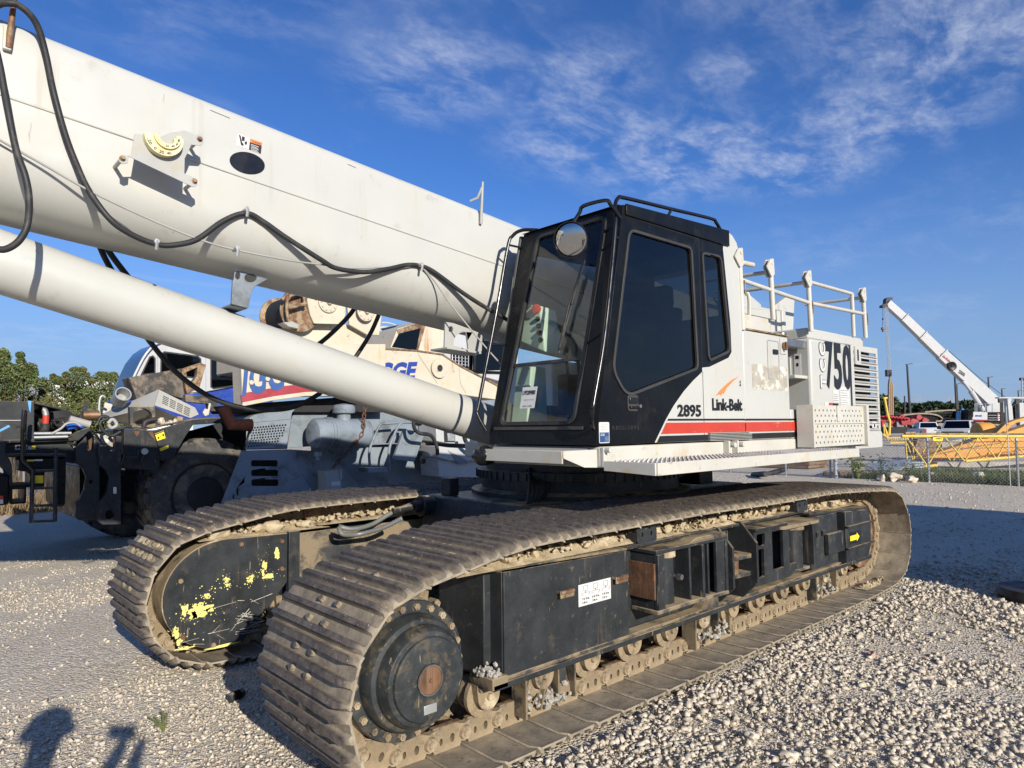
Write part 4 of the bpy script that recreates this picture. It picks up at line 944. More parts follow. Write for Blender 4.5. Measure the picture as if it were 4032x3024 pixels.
b = MB(); b.lathe((3.315, 3.345, 2.455), (-1, -.15, .1), [(.028, 0), (.028, .012), (.034, .016), (.032, .030), (.01, .034)], 18); b.build('stop_button', 'red_plastic', pnl)
for k, z in enumerate((2.385, 2.335, 2.285, 2.235)):
    b = MB(); b.lathe((3.312 - .006 * k, 3.338 - .014 * k, z), (-1, -.2, .1), [(.018, 0), (.018, .014), (.012, .024)], 12); b.build('knob', 'black_gloss', pnl)
b = MB(); b.hexa([(3.20, 3.36, 1.56), (3.42, 3.36, 1.56), (3.42, 3.53, 1.56), (3.20, 3.53, 1.56), (3.28, 3.38, 2.06), (3.42, 3.38, 2.06), (3.42, 3.53, 2.06), (3.28, 3.53, 2.06)]); b.build('console', 'mint', cab, bevel=.01)
for (ya, xa) in ((3.06, 3.42), (2.98, 3.46)):
    b = MB(); b.tube(spline([(xa + .15, ya + .06, 1.60), (xa + .05, ya + .03, 1.85), (xa - .02, ya, 2.08), (xa + .05, ya + .10, 2.24), (xa + .0, ya + .18, 2.30)], 6), .011, 8); b.build('hose_loop', 'rubber', cab)
for ya in (2.98, 3.12):
    b = MB(); b.box(-.045, .045, -.055, .055, -.008, .008, Matrix.Translation((3.30, ya, 1.68)) @ Matrix.Rotation(R(-52), 4, 'Y')); b.tube([(3.31, ya, 1.67), (3.42, ya, 1.57)], .012, 8); b.build('pedal', 'rubber', cab, bevel=.003)
# paper notice inside the windshield
b = MB(); NT = lambda u, v, w: Vector((xf(v) - .008 + w, u, v)); b.plate([(3.155, 1.765), (3.292, 1.765), (3.29, 1.905), (3.152, 1.905)], .001, NT); b.build('notice', 'white_print', cab, label='white paper notice behind the windshield')
text('U928980', 'lettering', 'black_print', cab, .118, .030, lambda u, v, w: NT(3.281 - u, 1.853 + v, w), .02)
text('Inspection Services', 'lettering', 'gasket', cab, .095, .010, lambda u, v, w: NT(3.262 - u, 1.815 + v, w), .0)
text('800.211.3983', 'lettering', 'black_print', cab, .080, .009, lambda u, v, w: NT(3.262 - u, 1.775 + v, w), .01)
# wiper
b = MB(); wpt = lambda u, v, o=.03: Vector((xf(v) - o, u, v))
b.tube([wpt(2.86, 2.70), wpt(2.95, 2.40), wpt(2.98, 2.13)], .009, 6); b.tube([wpt(2.865, 2.69), wpt(2.925, 2.42)], .007, 6); b.build('wiper_arm', 'black_gloss', cab)
b = MB(); b.tube([wpt(2.90, 2.60, .02), wpt(2.99, 2.11, .02)], .008, 6); b.build('wiper_blade', 'rubber', cab)
# round mirror on a bent arm
mc = Vector((3.10, 2.835, 2.80)); mdir = Vector((-0.88, -0.40, -0.24)).normalized()
b = MB(); b.lathe(mc - mdir * .02, mdir, [(.03, -.03), (.09, -.012), (.112, .01), (.112, .020), (.105, .020)], 36, False); b.build('mirror_shell', 'black_gloss', cab, smooth=40)
b = MB(); b.lathe(mc - mdir * .012, mdir, [(.107, .0), (.09, .006), (.065, .012), (.035, .016), (.004, .018)], 36); b.build('mirror_glass', 'mirror', cab, smooth=80, label='round convex mirror')
b = MB(); b.tube(spline([mc + Vector((.02, 0, .10)), Vector((3.15, 2.80, 2.97)), Vector((3.15, 2.765, 3.005)), Vector((3.16, 2.60, 3.0)), Vector((3.18, 2.575, 2.97)), Vector((3.30, 2.60, 2.92))], 6), .012, 8); b.build('mirror_arm', 'black_gloss', cab)
# grab rails
rail('grab_rail', [(4.575, 2.66, 3.09), (4.50, 2.655, 3.14), (4.42, 2.655, 3.155), (3.9, 2.655, 3.12), (3.42, 2.65, 3.085), (3.34, 2.645, 3.065), (3.295, 2.635, 3.0), (3.25, 2.60, 2.85), (3.10, 2.57, 2.20), (2.985, 2.565, 1.80), (2.975, 2.57, 1.74), (3.00, 2.60, 1.66), (3.05, 2.63, 1.63)], .0125, 'black_gloss', cab)
b = MB(); b.tube([(3.93, 2.655, 3.12), (3.88, 2.655, 3.055)], .010, 8); b.tube([(3.24, 2.60, 2.80), (3.32, 2.63, 2.80)], .008, 8); b.tube([(3.10, 2.575, 2.22), (3.19, 2.63, 2.22)], .008, 8); b.build('rail_stay', 'black_gloss', cab)
rail('grab_rail', [(3.40, 3.42, 3.045), (3.34, 3.52, 3.055), (3.30, 3.575, 3.02), (3.265, 3.595, 2.93), (3.16, 3.605, 2.45), (3.01, 3.62, 1.82), (2.99, 3.62, 1.74), (3.04, 3.585, 1.62)], .0125, 'black_gloss', cab)
b = MB(); b.tube([(3.275, 3.59, 2.95), (3.34, 3.53, 2.93)], .008, 8); b.tube([(3.10, 3.61, 2.22), (3.19, 3.55, 2.22)], .008, 8); b.build('rail_stay', 'black_gloss', cab)
# door handle
b = MB(); b.sideplate(rounded(rect(3.355, 3.46, 1.735, 1.835), .02), YC - .006, .007); b.build('handle_plate', 'gasket', cab, bevel=.003)
b = MB(); b.box(3.366, 3.448, YC - .016, YC - .0065, 1.782, 1.818); b.box(3.366, 3.44, YC - .022, YC - .0065, 1.752, 1.765); b.build('door_handle', 'black_gloss', cab, bevel=.004)
b = MB(); b.cyl((3.445, YC - .022, 1.765), (3.445, YC - .036, 1.765), .011, None, 12); b.build('lock', 'steel', cab)
# labels on the cab side
YD = YC - .0018
b = MB(); b.sideplate(rounded(rect(3.085, 3.178, 1.545, 1.668), .008), YD, .0012); b.build('inspection_label', 'white_print', cab)
b = MB(); b.sideplate(rect(3.090, 3.173, 1.550, 1.608), YD - .0011, .0010); b.build('label_foot', 'blue_print', cab)
text('CCIS', 'lettering', 'white_print', cab, .036, .013, lambda u, v, w: Vector((3.094 + u, YD - .0013 + w, 1.588 + v)), .03)
b = MB()
for k in range(4): b.sideplate(rect(3.135, 3.170, 1.555 + k * .008, 1.5575 + k * .008), YD - .0016, .0004)
for k in range(5): b.sideplate(rect(3.098, 3.165 - .01 * (k % 2), 1.616 + k * .009, 1.618 + k * .009), YD - .0016, .0015)
b.buildj('label_lines', 'far_steel', cab, smooth=None)
text('R802-2895', 'lettering', 'seat', cab, .26, .024, lambda u, v, w: Vector((3.205 + u, YD + .0008 + w * .5, 1.622 + v)), .01, sp=1.2)
text('2895', 'fleet_number', 'black_print', cab, .285, .084, lambda u, v, w: Vector((3.885 + u, YD + w, 1.700 + v)), .032)
# red and black side stripes, cut to follow the black front
def stripe(name, mat, z0, z1, xa0, xa1, x1, par, y=YD, d=.0014): b = MB(); b.sideplate([(xa0, z0), (x1, z0), (x1, z1), (xa1, z1)], y, d); return b.build(name, mat, par, smooth=None)
for (x0a, x0b, x1_, par) in ((None, None, 4.764, cab), (4.778, 4.778, 5.84, deck)):
    s = lambda z, dflt: (3.63 + (z - 1.535) * .86 + .02) if x0a is None else dflt
    stripe('black_stripe', 'black_print', 1.675, 1.688, s(1.675, x0a), s(1.688, x0b), x1_, par)
    stripe('red_stripe', 'red_stripe', 1.590, 1.662, s(1.590, x0a), s(1.662, x0b), x1_, par)
    stripe('black_stripe', 'black_print', 1.536, 1.577, s(1.536, x0a), s(1.577, x0b), x1_, par)
# ---- engine and tank housings behind the cab
b = MB(); b.box(4.782, 5.52, 2.625, 3.45, 1.526, 2.365); box1 = b.build('tank_housing', 'cream', CR, bevel=.015)
b = MB(); b.box(4.80, 5.30, 2.66, 3.40, 2.367, 2.50); b.build('housing_top', 'cream_worn', box1, bevel=.01)
b = MB(); b.box(5.522, 5.925, 2.625, 2.95, 1.526, 1.765); b.build('lower_panel', 'cream', box1, bevel=.008)
b = MB(); b.box(4.78, 5.525, 2.612, 2.66, 2.366, 2.378); b.build('top_seam', 'rust_worn', box1, bevel=.002)
b = MB(); b.sideplate(rounded(rect(5.155, 5.345, 2.005, 2.315), .02), 2.6195, .005, [inset(rounded(rect(5.155, 5.345, 2.005, 2.315), .02), .004)]); b.build('hatch_seam', 'light_grey', box1, smooth=None)
b = MB(); b.sideplate(rounded(rect(5.245, 5.325, 2.205, 2.245), .008), 2.617, .007); b.build('hatch_latch', 'black_print', box1, bevel=.002)
b = MB(); b.sideplate(rect(5.37, 5.47, 2.215, 2.345), 2.617, .007); b.build('filler_plate', 'cream', box1, bevel=.002)
b = MB(); b.cyl((5.42, 2.617, 2.28), (5.42, 2.600, 2.28), .034, .030, 16); b.box(5.408, 5.432, 2.585, 2.60, 2.245, 2.315); b.build('filler_cap', 'rust_worn', box1, bevel=.003)
b = MB(); b.sideplate(rect(4.905, 5.475, 1.915, 2.11), 2.6232, .0015); b.build('worn_decal', 'worn_patch', box1, label='worn away decal, bare grey patch')
for (xa, xb, za, zb) in ((4.91, 5.36, 1.92, 2.10),): pass
for k in range(6): bx('vent_fin', 'light_grey', deck, 4.25, 4.83, 2.60, 2.6195, 1.533 + k * .0105, 1.537 + k * .0105, 0)
b = MB(); b.tube([(4.79, 2.62, 2.378), (4.80, 2.62, 2.40)], .01, 6); b.build('pin', 'rust_worn', box1)
text('Link-Belt', 'brand_lettering', 'black_print', cab, .415, .088, lambda u, v, w: Vector((4.315 + u, YD + w, 1.745 + v)), .036, sp=.97)
sw = [(4.372, 1.852), (4.42, 1.887), (4.50, 1.93), (4.60, 1.975), (4.70, 2.005), (4.60, 1.958), (4.52, 1.912), (4.475, 1.868), (4.455, 1.877), (4.445, 1.857), (4.415, 1.862)]
b = MB(); b.sideplate(sw, YD, .0014); b.build('brand_swoosh', 'orange_print', cab, smooth=None)
b = MB(); b.sideplate(arc(4.713, 1.938, .009, 0, 340, 10), YD, .0014); b.sideplate(rect(4.708, 4.718, 1.95, 1.972), YD, .0014); b.build('hook_mark', 'black_print', cab, smooth=None)
# upper works seen above the housings
b = MB(); b.sideplate([(4.80, 2.40), (6.15, 2.43), (6.15, 2.70), (4.80, 2.68)], 2.98, .03, [rounded(rect(5.14, 5.45, 2.58, 2.645), .01)]); b.build('upper_panel', 'cream', box1, bevel=.006)
b = MB(); b.sideplate([(6.10, 2.40), (6.62, 2.42), (6.70, 2.90), (6.60, 2.93), (6.45, 2.86), (6.10, 2.70)], 3.10, .05); b.box(6.13, 6.20, 2.96, 3.09, 2.42, 2.70); b.build('boom_post', 'cream', CR, bevel=.008)
b = MB(); b.box(5.56, 5.90, 2.96, 2.9795, 2.42, 2.60); b.build('grey_panel', 'light_grey', box1, bevel=.004)
b = MB(); b.lathe((5.52, 3.3, 2.40), (0, 0, 1), [(.11, 0), (.11, .34), (.09, .38), (.03, .39)], 24); b.build('air_cleaner', 'black_gloss', CR, smooth=40)
b = MB(); b.cyl((5.60, 2.78, 2.378), (5.60, 2.78, 2.40), .085, None, 24); b.cyl((5.60, 2.78, 2.40), (5.60, 2.78, 2.415), .05, None, 20); b.build('tank_cap', 'light_grey', box1, bevel=.003)
b = MB(); b.cyl((5.76, 2.80, 2.36), (5.76, 2.80, 2.44), .045, None, 18); b.box(5.53, 5.92, 2.66, 2.95, 2.30, 2.365); b.build('breather', 'steel', box1, bevel=.004)
# engine housing with louvred door
b = MB(); b.sideplate([(5.94, 1.53), (6.79, 1.53), (6.79, 2.395), (5.94, 2.395)], 2.625, .86); eng = b.build('engine_housing', 'cream', CR, bevel=.03, seg=3)
b = MB(); b.box(5.97, 7.22, 2.66, 3.4, 2.397, 2.49); b.build('housing_top', 'cream', eng, bevel=.012)
lo0, lo1 = 6.80, 7.475
slots = [rect(lo0 + .06, lo1 - .045, 2.345 - k * .066 - .040, 2.345 - k * .066) for k in range(12)]
b = MB(); b.sideplate([(lo0, 1.56), (lo1, 1.56), (lo1, 2.405), (lo0, 2.395)], 2.62, .02, slots); lv = b.build('louvre_door', 'cream', eng, bevel=.002)
for k in range(12):
    z = 2.345 - k * .066; b = MB(); b.hexa([(lo0 + .062, 2.603, z - .045), (lo1 - .047, 2.603, z - .045), (lo1 - .047, 2.609, z - .048), (lo0 + .062, 2.609, z - .048), (lo0 + .062, 2.645, z - .022), (lo1 - .047, 2.645, z - .022), (lo1 - .047, 2.653, z - .025), (lo0 + .062, 2.653, z - .025)]); b.build('louvre_slat', 'cream', lv)
bx('louvre_back', 'dark_inside', lv, lo0 + .01, lo1 - .01, 2.70, 2.71, 1.57, 2.38, 0)
b = MB(); b.box(lo0, lo1, 2.72, 3.5, 1.56, 2.395); b.build('engine_block', 'cream', eng, bevel=.01)
b = MB(); b.sideplate(rounded(rect(6.865, 7.0, 2.21, 2.385), .01), 2.606, .0135); b.build('door_latch', 'cream', lv, bevel=.002)
b = MB(); b.sideplate(rounded(rect(6.91, 6.945, 2.245, 2.355), .012), 2.604, .0025); b.build('latch_slot', 'black_print', lv)
bx('door_gap', 'dark_inside', eng, 6.789, 6.797, 2.6235, 2.63, 1.56, 2.39, 0)
b = MB(); b.box(5.94, 7.49, 2.63, 5.55, 1.405, 1.529); b.sideplate(rounded([(6.7, 1.40), (7.49, 1.40), (7.49, 1.56), (6.7, 1.56)], .03), 2.615, .03); b.build('counterweight', 'cream', CR, bevel=.012)
b = MB(); b.box(6.9, 7.52, 3.55, 5.55, 1.53, 2.35); b.build('engine_rear', 'cream', CR, bevel=.02)
b = MB(); b.box(4.9, 6.9, 4.75, 5.55, 1.53, 2.30); b.build('far_housing', 'cream', CR, bevel=.02)
for x, m in ((7.43, 'galv'), (7.515, 'orange_print')): b = MB(); b.lathe((x, 2.70, 1.47), (1, -.3, 0), [(.045, 0), (.048, .03), (.04, .055), (.02, .06)], 20); b.build('tail_lamp', m, eng, smooth=50)
b = MB(); b.sideplate(rect(7.25, 7.36, 1.595, 1.655), 2.6185, .0012); b.build('decal', 'white_print', eng)
b = MB(); b.plate([(7.285, 1.602), (7.325, 1.602), (7.315, 1.645), (7.30, 1.645)], .001, side_T(2.6165)); b.build('decal_mark', 'black_print', eng)
# front face of the engine housing: meter box, sticker, step
b = MB(); b.box(5.915, 5.939, 2.80, 2.84, 2.06, 2.23); b.build('meter_box', 'light_grey', eng, bevel=.004)
b = MB(); b.frontplate(rounded(rect(2.715, 2.775, 2.05, 2.26), .008), 5.936, .003); b.build('sticker', 'white_print', eng)
b = MB(); b.frontplate(rounded(rect(2.735, 2.755, 2.15, 2.18), .006), 5.9345, .0012); b.frontplate(rect(2.73, 2.76, 2.215, 2.245), 5.9345, .0012); b.buildj('sticker_mark', 'black_print', eng)
bx('step_tread', 'cream_worn', eng, 5.70, 5.938, 2.66, 2.93, 2.035, 2.062, .003)
# 750 and its outlined letters
text('7', 'model_number', 'black_print', eng, .165, .432, lambda u, v, w: Vector((6.225 + u, 2.622 + w, 1.955 + v)), .035)
text('5', 'model_number', 'black_print', eng, .178, .432, lambda u, v, w: Vector((6.398 + u, 2.622 + w, 1.955 + v)), .035)
text('0', 'model_number', 'black_print', eng, .188, .432, lambda u, v, w: Vector((6.600 + u, 2.622 + w, 1.955 + v)), .035)
for k, ch in enumerate('TCC'):
    pl_ = lambda u, v, w, k=k: Vector((6.262 - v - .022 * 0 - .032 + .0 * k, 2.622 + w, 1.955 + k * .145 + u))
    text(ch, 'model_letter', 'gasket', eng, .122, .132, pl_, .05)
    text(ch, 'model_letter', 'white_print', eng, .110, .120, lambda u, v, w, k=k: Vector((6.256 - v - .032, 2.6212 + w, 1.961 + k * .145 + u)), .03)
for (x0, x1, z0, zB, m) in ((6.365, 6.48, 1.835, 1.95, 'white_print'), (6.52, 6.72, 1.80, 1.985, 'white_print'), (6.35, 6.47, 1.80, 1.828, 'black_print'), (6.18, 6.26, 1.80, 1.835, 'white_print'), (6.262, 6.345, 1.80, 1.83, 'red_stripe')):
    b = MB(); b.sideplate(rect(x0, x1, z0, zB), 2.6222, .0014); b.build("label", m, eng)
b = MB()
for k in range(7): b.sideplate(rect(6.535, 6.705 - .02 * (k % 3), 1.815 + k * .022, 1.818 + k * .022), 2.6208, .0010)
for k in range(4): b.sideplate(rect(6.375, 6.468 - .01 * (k % 2), 1.85 + k * .018, 1.854 + k * .018), 2.6208, .0010)
b.buildj('label_lines', 'gasket', eng, smooth=None)
# ---- hand rails on the housings
RP = [(4.765, 2.36, 2.99), (5.255, 2.485, 2.985), (5.94, 2.45, 2.99), (7.17, 2.49, 3.0)]
for k, (x, z0, z1_) in enumerate(RP):
    b = MB(); b.tube([(x + .02, 2.625, z0), (x, 2.625, z1_ - .05)], .021, 12); b.build('rail_post', 'cream_worn', CR, smooth=60)
    b = MB(); b.sideplate(rounded([(x - .10, z1_ - .085), (x - .035, z1_ - .01), (x + .02, z1_), (x + .03, z1_ - .13), (x - .02, z1_ - .16)], .015), 2.603, .01); b.sideplate(rounded([(x - .07, z1_ - .085), (x - .035, z1_ - .01), (x + .03, z1_), (x + .03, z1_ - .13), (x - .02, z1_ - .16)], .015), 2.642, .01); b.cyl((x - .01, 2.598, z1_ - .045), (x - .01, 2.66, z1_ - .045), .012, None, 10); b.build('rail_knuckle', 'cream_worn', CR, bevel=.002)
def bar(p0, p1, r=.017, name='rail_bar'): b = MB(); b.tube([p0, p1], r, 10); return b.build(name, 'cream_worn', CR, smooth=60)
bar((4.775, 2.625, 2.745), (5.25, 2.625, 2.725)); bar((5.25, 2.625, 2.725), (5.93, 2.625, 2.70)); bar((5.95, 2.625, 2.70), (7.165, 2.625, 2.73))
bar((5.95, 2.64, 2.895), (6.93, 2.64, 2.905)); bar((6.93, 2.64, 2.905), (6.96, 2.65, 2.49), .019)
bar((5.92, 2.64, 2.88), (5.92, 3.35, 2.90)); bar((5.235, 2.64, 2.87), (5.235, 3.30, 2.90)); bar((7.15, 2.64, 2.89), (7.15, 3.20, 2.90)); bar((7.15, 3.14, 2.90), (7.15, 3.14, 2.50), .019)
bar((4.78, 2.64, 2.885), (5.0, 2.64, 2.895), .02)
b = MB(); b.tube(spline([(5.03, 2.70, 2.50), (5.03, 2.70, 2.66), (5.0, 2.74, 2.70), (4.95, 2.95, 2.72)], 5), .014, 8); b.build('rail_bar', 'cream_worn', CR)
for (x, z) in ((4.79, 2.74), (5.955, 2.72), (7.19, 2.74)): b = MB(); b.tube([(x, 2.60, z), (x + .012, 2.60, z - .12)], .006, 6); b.build('lock_pin', 'rust_worn', CR)
# ================================================================== boom, lift cylinder, hoses
BZ = lambda x: 3.565 - .1065 * x          # height of the boom's top edge
BT = math.atan(.1065)
def sec():
    p = arc(-.29, -.06, .06, 180, 90, 5) + arc(.29, -.06, .06, 90, 0, 5) + arc(.08, -.57, .27, 0, -90, 10) + arc(-.08, -.57, .27, -90, -180, 10)
    return p
b = MB(); S = sec(); vs = []; fs = []; n = len(S); XS = [-4.6] + list(np.linspace(-4, 6.9, 30))
for x in XS:
    for (u, v) in S: vs.append((x - v * math.sin(BT) * .0, 4.1 + u, BZ(x) + v))
for k in range(len(XS) - 1):
    for i in range(n):
        j = (i + 1) % n; fs.append((k * n + i, k * n + j, (k + 1) * n + j, (k + 1) * n + i))
fs.append(tuple(range(n))); fs.append(tuple(reversed(range((len(XS) - 1) * n, len(XS) * n)))); b.add(vs, fs)
boom = b.build('boom', 'cream', CR, smooth=40, label='long white boom section with rounded underside')
YB = 3.75
b = MB(); b.tube([(x, YB - .001, BZ(x) - .366) for x in XS], .0075, 6); b.build('weld_bead', 'cream', boom, smooth=60)
b = MB(); b.frontplate([(4.1 + u * 1.04, BZ(.02) + v * 1.02 + .01) for (u, v) in S], -4.75, .16); b.build('boom_collar', 'cream', boom, bevel=.006)
# scuff marks along the upper edge
rs = random.Random(9)
for k in range(26):
    x = rs.uniform(1.1, 2.3); L_ = rs.uniform(.03, .16); z = -.018 - rs.random() * .05
    b = MB(); b.sideplate([(x, BZ(x) + z), (x + L_, BZ(x + L_) + z - .002), (x + L_, BZ(x + L_) + z + .001), (x, BZ(x) + z + .003)], YB - .0016 + (.0 if z < -.06 else -.0), .001)
    if z < -.058: b.build('scuff', 'gasket', boom, smooth=None)
# lift cylinder
A0 = Vector((-1.6, 4.1, 2.99)); A1 = Vector((3.75, 4.1, 1.60)); ax_ = (A1 - A0).normalized()
b = MB(); b.lathe(A0, ax_, [(.135, 0), (.152, .01), (.152, (A1 - A0).length)], 48); cyl_ = b.build('lift_cylinder', 'cream', CR, smooth=30, label='thick white lift cylinder under the boom')
b = MB(); b.lathe(A0 + ax_ * 1.86, ax_, [(.1525, 0), (.1535, .001), (.1535, .02), (.1525, .021)], 48, False); b.build('cylinder_ring', 'light_grey', cyl_, smooth=30)
b = MB(); b.cyl((3.75, 3.88, 1.60), (3.75, 4.32, 1.60), .20, None, 32); b.build('cylinder_eye', 'cream', cyl_, bevel=.01)
b = MB(); b.cyl(A0 - ax_ * 1.2, A0, .10, None, 32); b.build('cylinder_rod', 'steel', cyl_)
b = MB(); c0 = A0 + ax_ * 2.32
b.plate([(-.10, .0), (.10, .0), (.10, .07), (-.10, .07)], .001, lambda u, v, w: c0 + ax_ * u + Vector((0, -1, 0)) * (.1535 * math.cos(.9 - v * 6)) + Vector((ax_.z * -1, 0, ax_.x)) * (.1535 * math.sin(.9 - v * 6)) + Vector((0, 0, 0)) * w); 
for k in range(9):
    q = .25 + k * .09; p = A0 + ax_ * 1.55 + Vector((0, -.1535 * math.cos(q), 0)) + Vector((-ax_.z, 0, ax_.x)) * (.1535 * math.sin(q))
    d = MB(); d.tube([p, p + ax_ * .028], .0028, 5); d.build('chain_mark', 'gasket', cyl_)
# hinge legs between boom and deck, behind the cab
b = MB(); b.sideplate([(6.2, 1.53), (7.2, 1.53), (7.05, 2.95), (6.75, 3.05), (6.5, 2.9)], 3.64, .06); b.sideplate([(6.2, 1.53), (7.2, 1.53), (7.05, 2.95), (6.75, 3.05), (6.5, 2.9)], 4.50, .06); b.build('boom_hinge', 'cream', CR, bevel=.008)
# boom angle indicator
YG = 3.60
def gp(x, y, yy=YG): v = atY(*z1(x, y), yy); return (v.x, v.z)
outl = [gp(*p) for p in ((838, 832), (935, 845), (1000, 852), (1060, 825), (1150, 812), (1190, 826), (1215, 842), (1240, 832), (1262, 850), (1266, 885), (1250, 905), (1190, 900), (1178, 930), (1150, 985), (1148, 1080), (1195, 1100), (1225, 1115), (1230, 1150), (1205, 1165), (1110, 1120), (800, 972), (795, 1015), (765, 1020), (742, 1005), (742, 975), (765, 965), (815, 965))]
b = MB(); b.sideplate(outl, YG, .005); ind = b.build('indicator_plate', 'light_grey', boom, bevel=.0015, label='grey angle indicator plate with yellowed dial')
for p in ((762, 985), (1242, 865), (1210, 1127)):
    v = gp(*p); b = MB(); b.cyl((v[0], YG + .005, v[1]), (v[0], YB + .01, v[1]), .010, None, 8); b.build('stand_off', 'light_grey', ind)
    b = MB(); b.cyl((v[0], YG, v[1]), (v[0], YG - .004, v[1]), .014, None, 14); b.cyl((v[0], YG - .004, v[1]), (v[0], YG - .014, v[1]), .009, None, 6); b.build('bolt', 'rust_worn', ind)
ce = gp(1008, 872); ro, ri = .088, .046
dial = arc(ce[0], ce[1], ro, 178, 372, 30) + arc(ce[0], ce[1], ri, 372, 178, 24)
b = MB(); b.sideplate(dial, YG - .038, .037); b.build('dial', 'dial_cream', ind, bevel=.003)
dial2 = arc(ce[0] + .012, ce[1] + .008, .062, 185, 375, 26) + arc(ce[0] + .012, ce[1] + .008, .040, 375, 185, 20)
b = MB(); b.sideplate(dial2, YG - .052, .0135); b.build('dial_lens', 'dial_cream', ind, bevel=.004)
for t_, a_ in (('-20', 208), ('0', 238), ('20', 262), ('40', 288)):
    c_ = (ce[0] + .075 * math.cos(R(a_)), ce[1] + .075 * math.sin(R(a_))); rt = R(a_ + 90)
    text(t_, 'dial_number', 'black_print', ind, .011 * len(t_), .016, lambda u, v, w, c_=c_, rt=rt, t_=t_: Vector((c_[0] + (u - .0055 * len(t_)) * math.cos(rt) - (v - .008) * math.sin(rt), YG - .0385 + w * .5, c_[1] + (u - .0055 * len(t_)) * math.sin(rt) + (v - .008) * math.cos(rt))), .02)
for t_, a_ in (('20', 268), ('40', 298), ('60', 325), ('80', 350)):
    c_ = (ce[0] + .012 + .051 * math.cos(R(a_)), ce[1] + .008 + .051 * math.sin(R(a_))); rt = R(a_ + 90)
    text(t_, 'dial_number', 'black_print', ind, .017, .011, lambda u, v, w, c_=c_, rt=rt: Vector((c_[0] + (u - .0085) * math.cos(rt) - (v - .0055) * math.sin(rt), YG - .0525 + w * .5, c_[1] + (u - .0085) * math.sin(rt) + (v - .0055) * math.cos(rt))), .02)
# decals and the dark oval opening
def bp_(x, y, yy=YB): v = atY(*z1(x, y), yy); return (v.x, v.z)
def ell(cx_, cy_, rx, ry, rot, n=40):
    out = []
    for i in range(n):
        q = 2 * math.pi * i / n; x = rx * math.cos(q); y = ry * math.sin(q); out.append(bp_(cx_ + x * math.cos(rot) - y * math.sin(rot), cy_ + x * math.sin(rot) + y * math.cos(rot)))
    return out
b = MB(); b.sideplate(ell(1537, 1015, 112, 66, .26), YB - .004, .003); b.build('oval_plug', 'black_gloss', boom, bevel=.001, label='dark oval plug')
wd = [bp_(1478, 830), bp_(1555, 862), bp_(1550, 930), bp_(1468, 905)]; bd = [bp_(1555, 862), bp_(1630, 888), bp_(1622, 958), bp_(1548, 930)]; od = [bp_(1555, 862), bp_(1630, 888), bp_(1628, 908), bp_(1553, 884)]
for pts, m, dz in ((wd, 'white_print', 0), (bd, 'black_print', 0), (od, 'orange_print', .0012)):
    b = MB(); b.sideplate(pts, YB - .0018 - dz, .0014); b.build('warning_decal', m, boom)
b = MB(); b.sideplate([bp_(1485, 836), bp_(1496, 845), bp_(1504, 885), bp_(1515, 898), bp_(1512, 910), bp_(1498, 902)], YB - .0032, .001); b.sideplate([bp_(1505, 848), bp_(1522, 854), bp_(1520, 880), bp_(1503, 876)], YB - .0032, .001); b.sideplate([bp_(1520, 885), bp_(1534, 878), bp_(1536, 898), bp_(1524, 902)], YB - .0032, .001); b.buildj('pictogram', 'black_print', boom, smooth=None)
w0 = Vector(bp_(1566, 884)); w1 = Vector(bp_(1622, 904)); ud = (w1 - w0)
text('WARNING', 'lettering', 'black_print', ind, ud.length, .010, lambda u, v, w: Vector((w0.x + ud.normalized().x * u, YB - .0034 + w * .3, w0.y + ud.normalized().y * u + v)), .02)
b = MB()
for k in range(5):
    a_ = bp_(1560, 900 + k * 9); c_ = bp_(1608 - 6 * (k % 2), 917 + k * 9); b.sideplate([a_, c_, (c_[0], c_[1] + .003), (a_[0], a_[1] + .003)], YB - .003, .001)
b.buildj('decal_lines', 'white_print', boom, smooth=None)
# posts on the boom's upper edge that carry ropes
b = MB(); v0 = atY(*z5(172, 335), 3.735); v1 = atY(*z5(185, 30), 3.70)
b.tube([v0, v0.lerp(v1, .5), v1], .011, 8, rads=[.012, .011, .010]); vb = atY(*z5(95, 170), 3.78); b.tube([vb, atY(*z5(150, 145), 3.73), atY(*z5(180, 70), 3.705)], .010, 8); b.build('rope_post', 'light_grey', boom, smooth=60)
b = MB(); v0 = atY(*z1(50, 300), 3.735); v1 = atY(*z1(92, -20), 3.70); b.tube([v0, v1], .013, 8, rads=[.015, .010]); b.tube([atY(*z1(62, 110), 3.78), atY(*z1(85, 0), 3.72)], .006, 6); b.build('rope_post', 'rust_worn', boom, smooth=60)
b = MB(); b.box(v0.x - .02, v0.x + .012, 3.725, 3.7495, v0.z - .01, v0.z + .10); b.build('post_foot', 'cream_worn', boom, bevel=.003)
# brackets hanging below the boom
YH = 3.92
def hp(zz, x, y, yy=YH): v = atY(*zz(x, y), yy); return (v.x, v.z)
br = [hp(z2, *p) for p in ((1462, 95), (1668, 155), (1590, 200), (1565, 235), (1552, 300), (1545, 338), (1440, 310), (1444, 240), (1450, 150))]
h1 = [hp(z2, 1480 + 16 * math.cos(q), 135 + 24 * math.sin(q)) for q in np.linspace(0, 6.0, 12)]; h2 = [hp(z2, 1560 + 38 * math.cos(q), 148 + 28 * math.sin(q)) for q in np.linspace(0, 6.0, 14)]
b = MB(); b.sideplate(br, YH, .02, [h1, h2]); b.build('boom_bracket', 'grey_paint', boom, bevel=.004)  # darker grey puts this bracket's shade into its colour
b = MB(); b.sideplate([hp(z2, *p) for p in ((1462, 300), (1552, 320), (1545, 340), (1440, 315))], YH + .021, .20); b.build('bracket_foot', 'grey_paint', boom, bevel=.003)  # foot darkened with the bracket, in place of shade
YH2 = 3.86
b2 = [hp(z4, *p, YH2) for p in ((1668, 480), (1740, 492), (1860, 535), (1960, 575), (1990, 600), (1985, 735), (1960, 755), (1660, 710))]
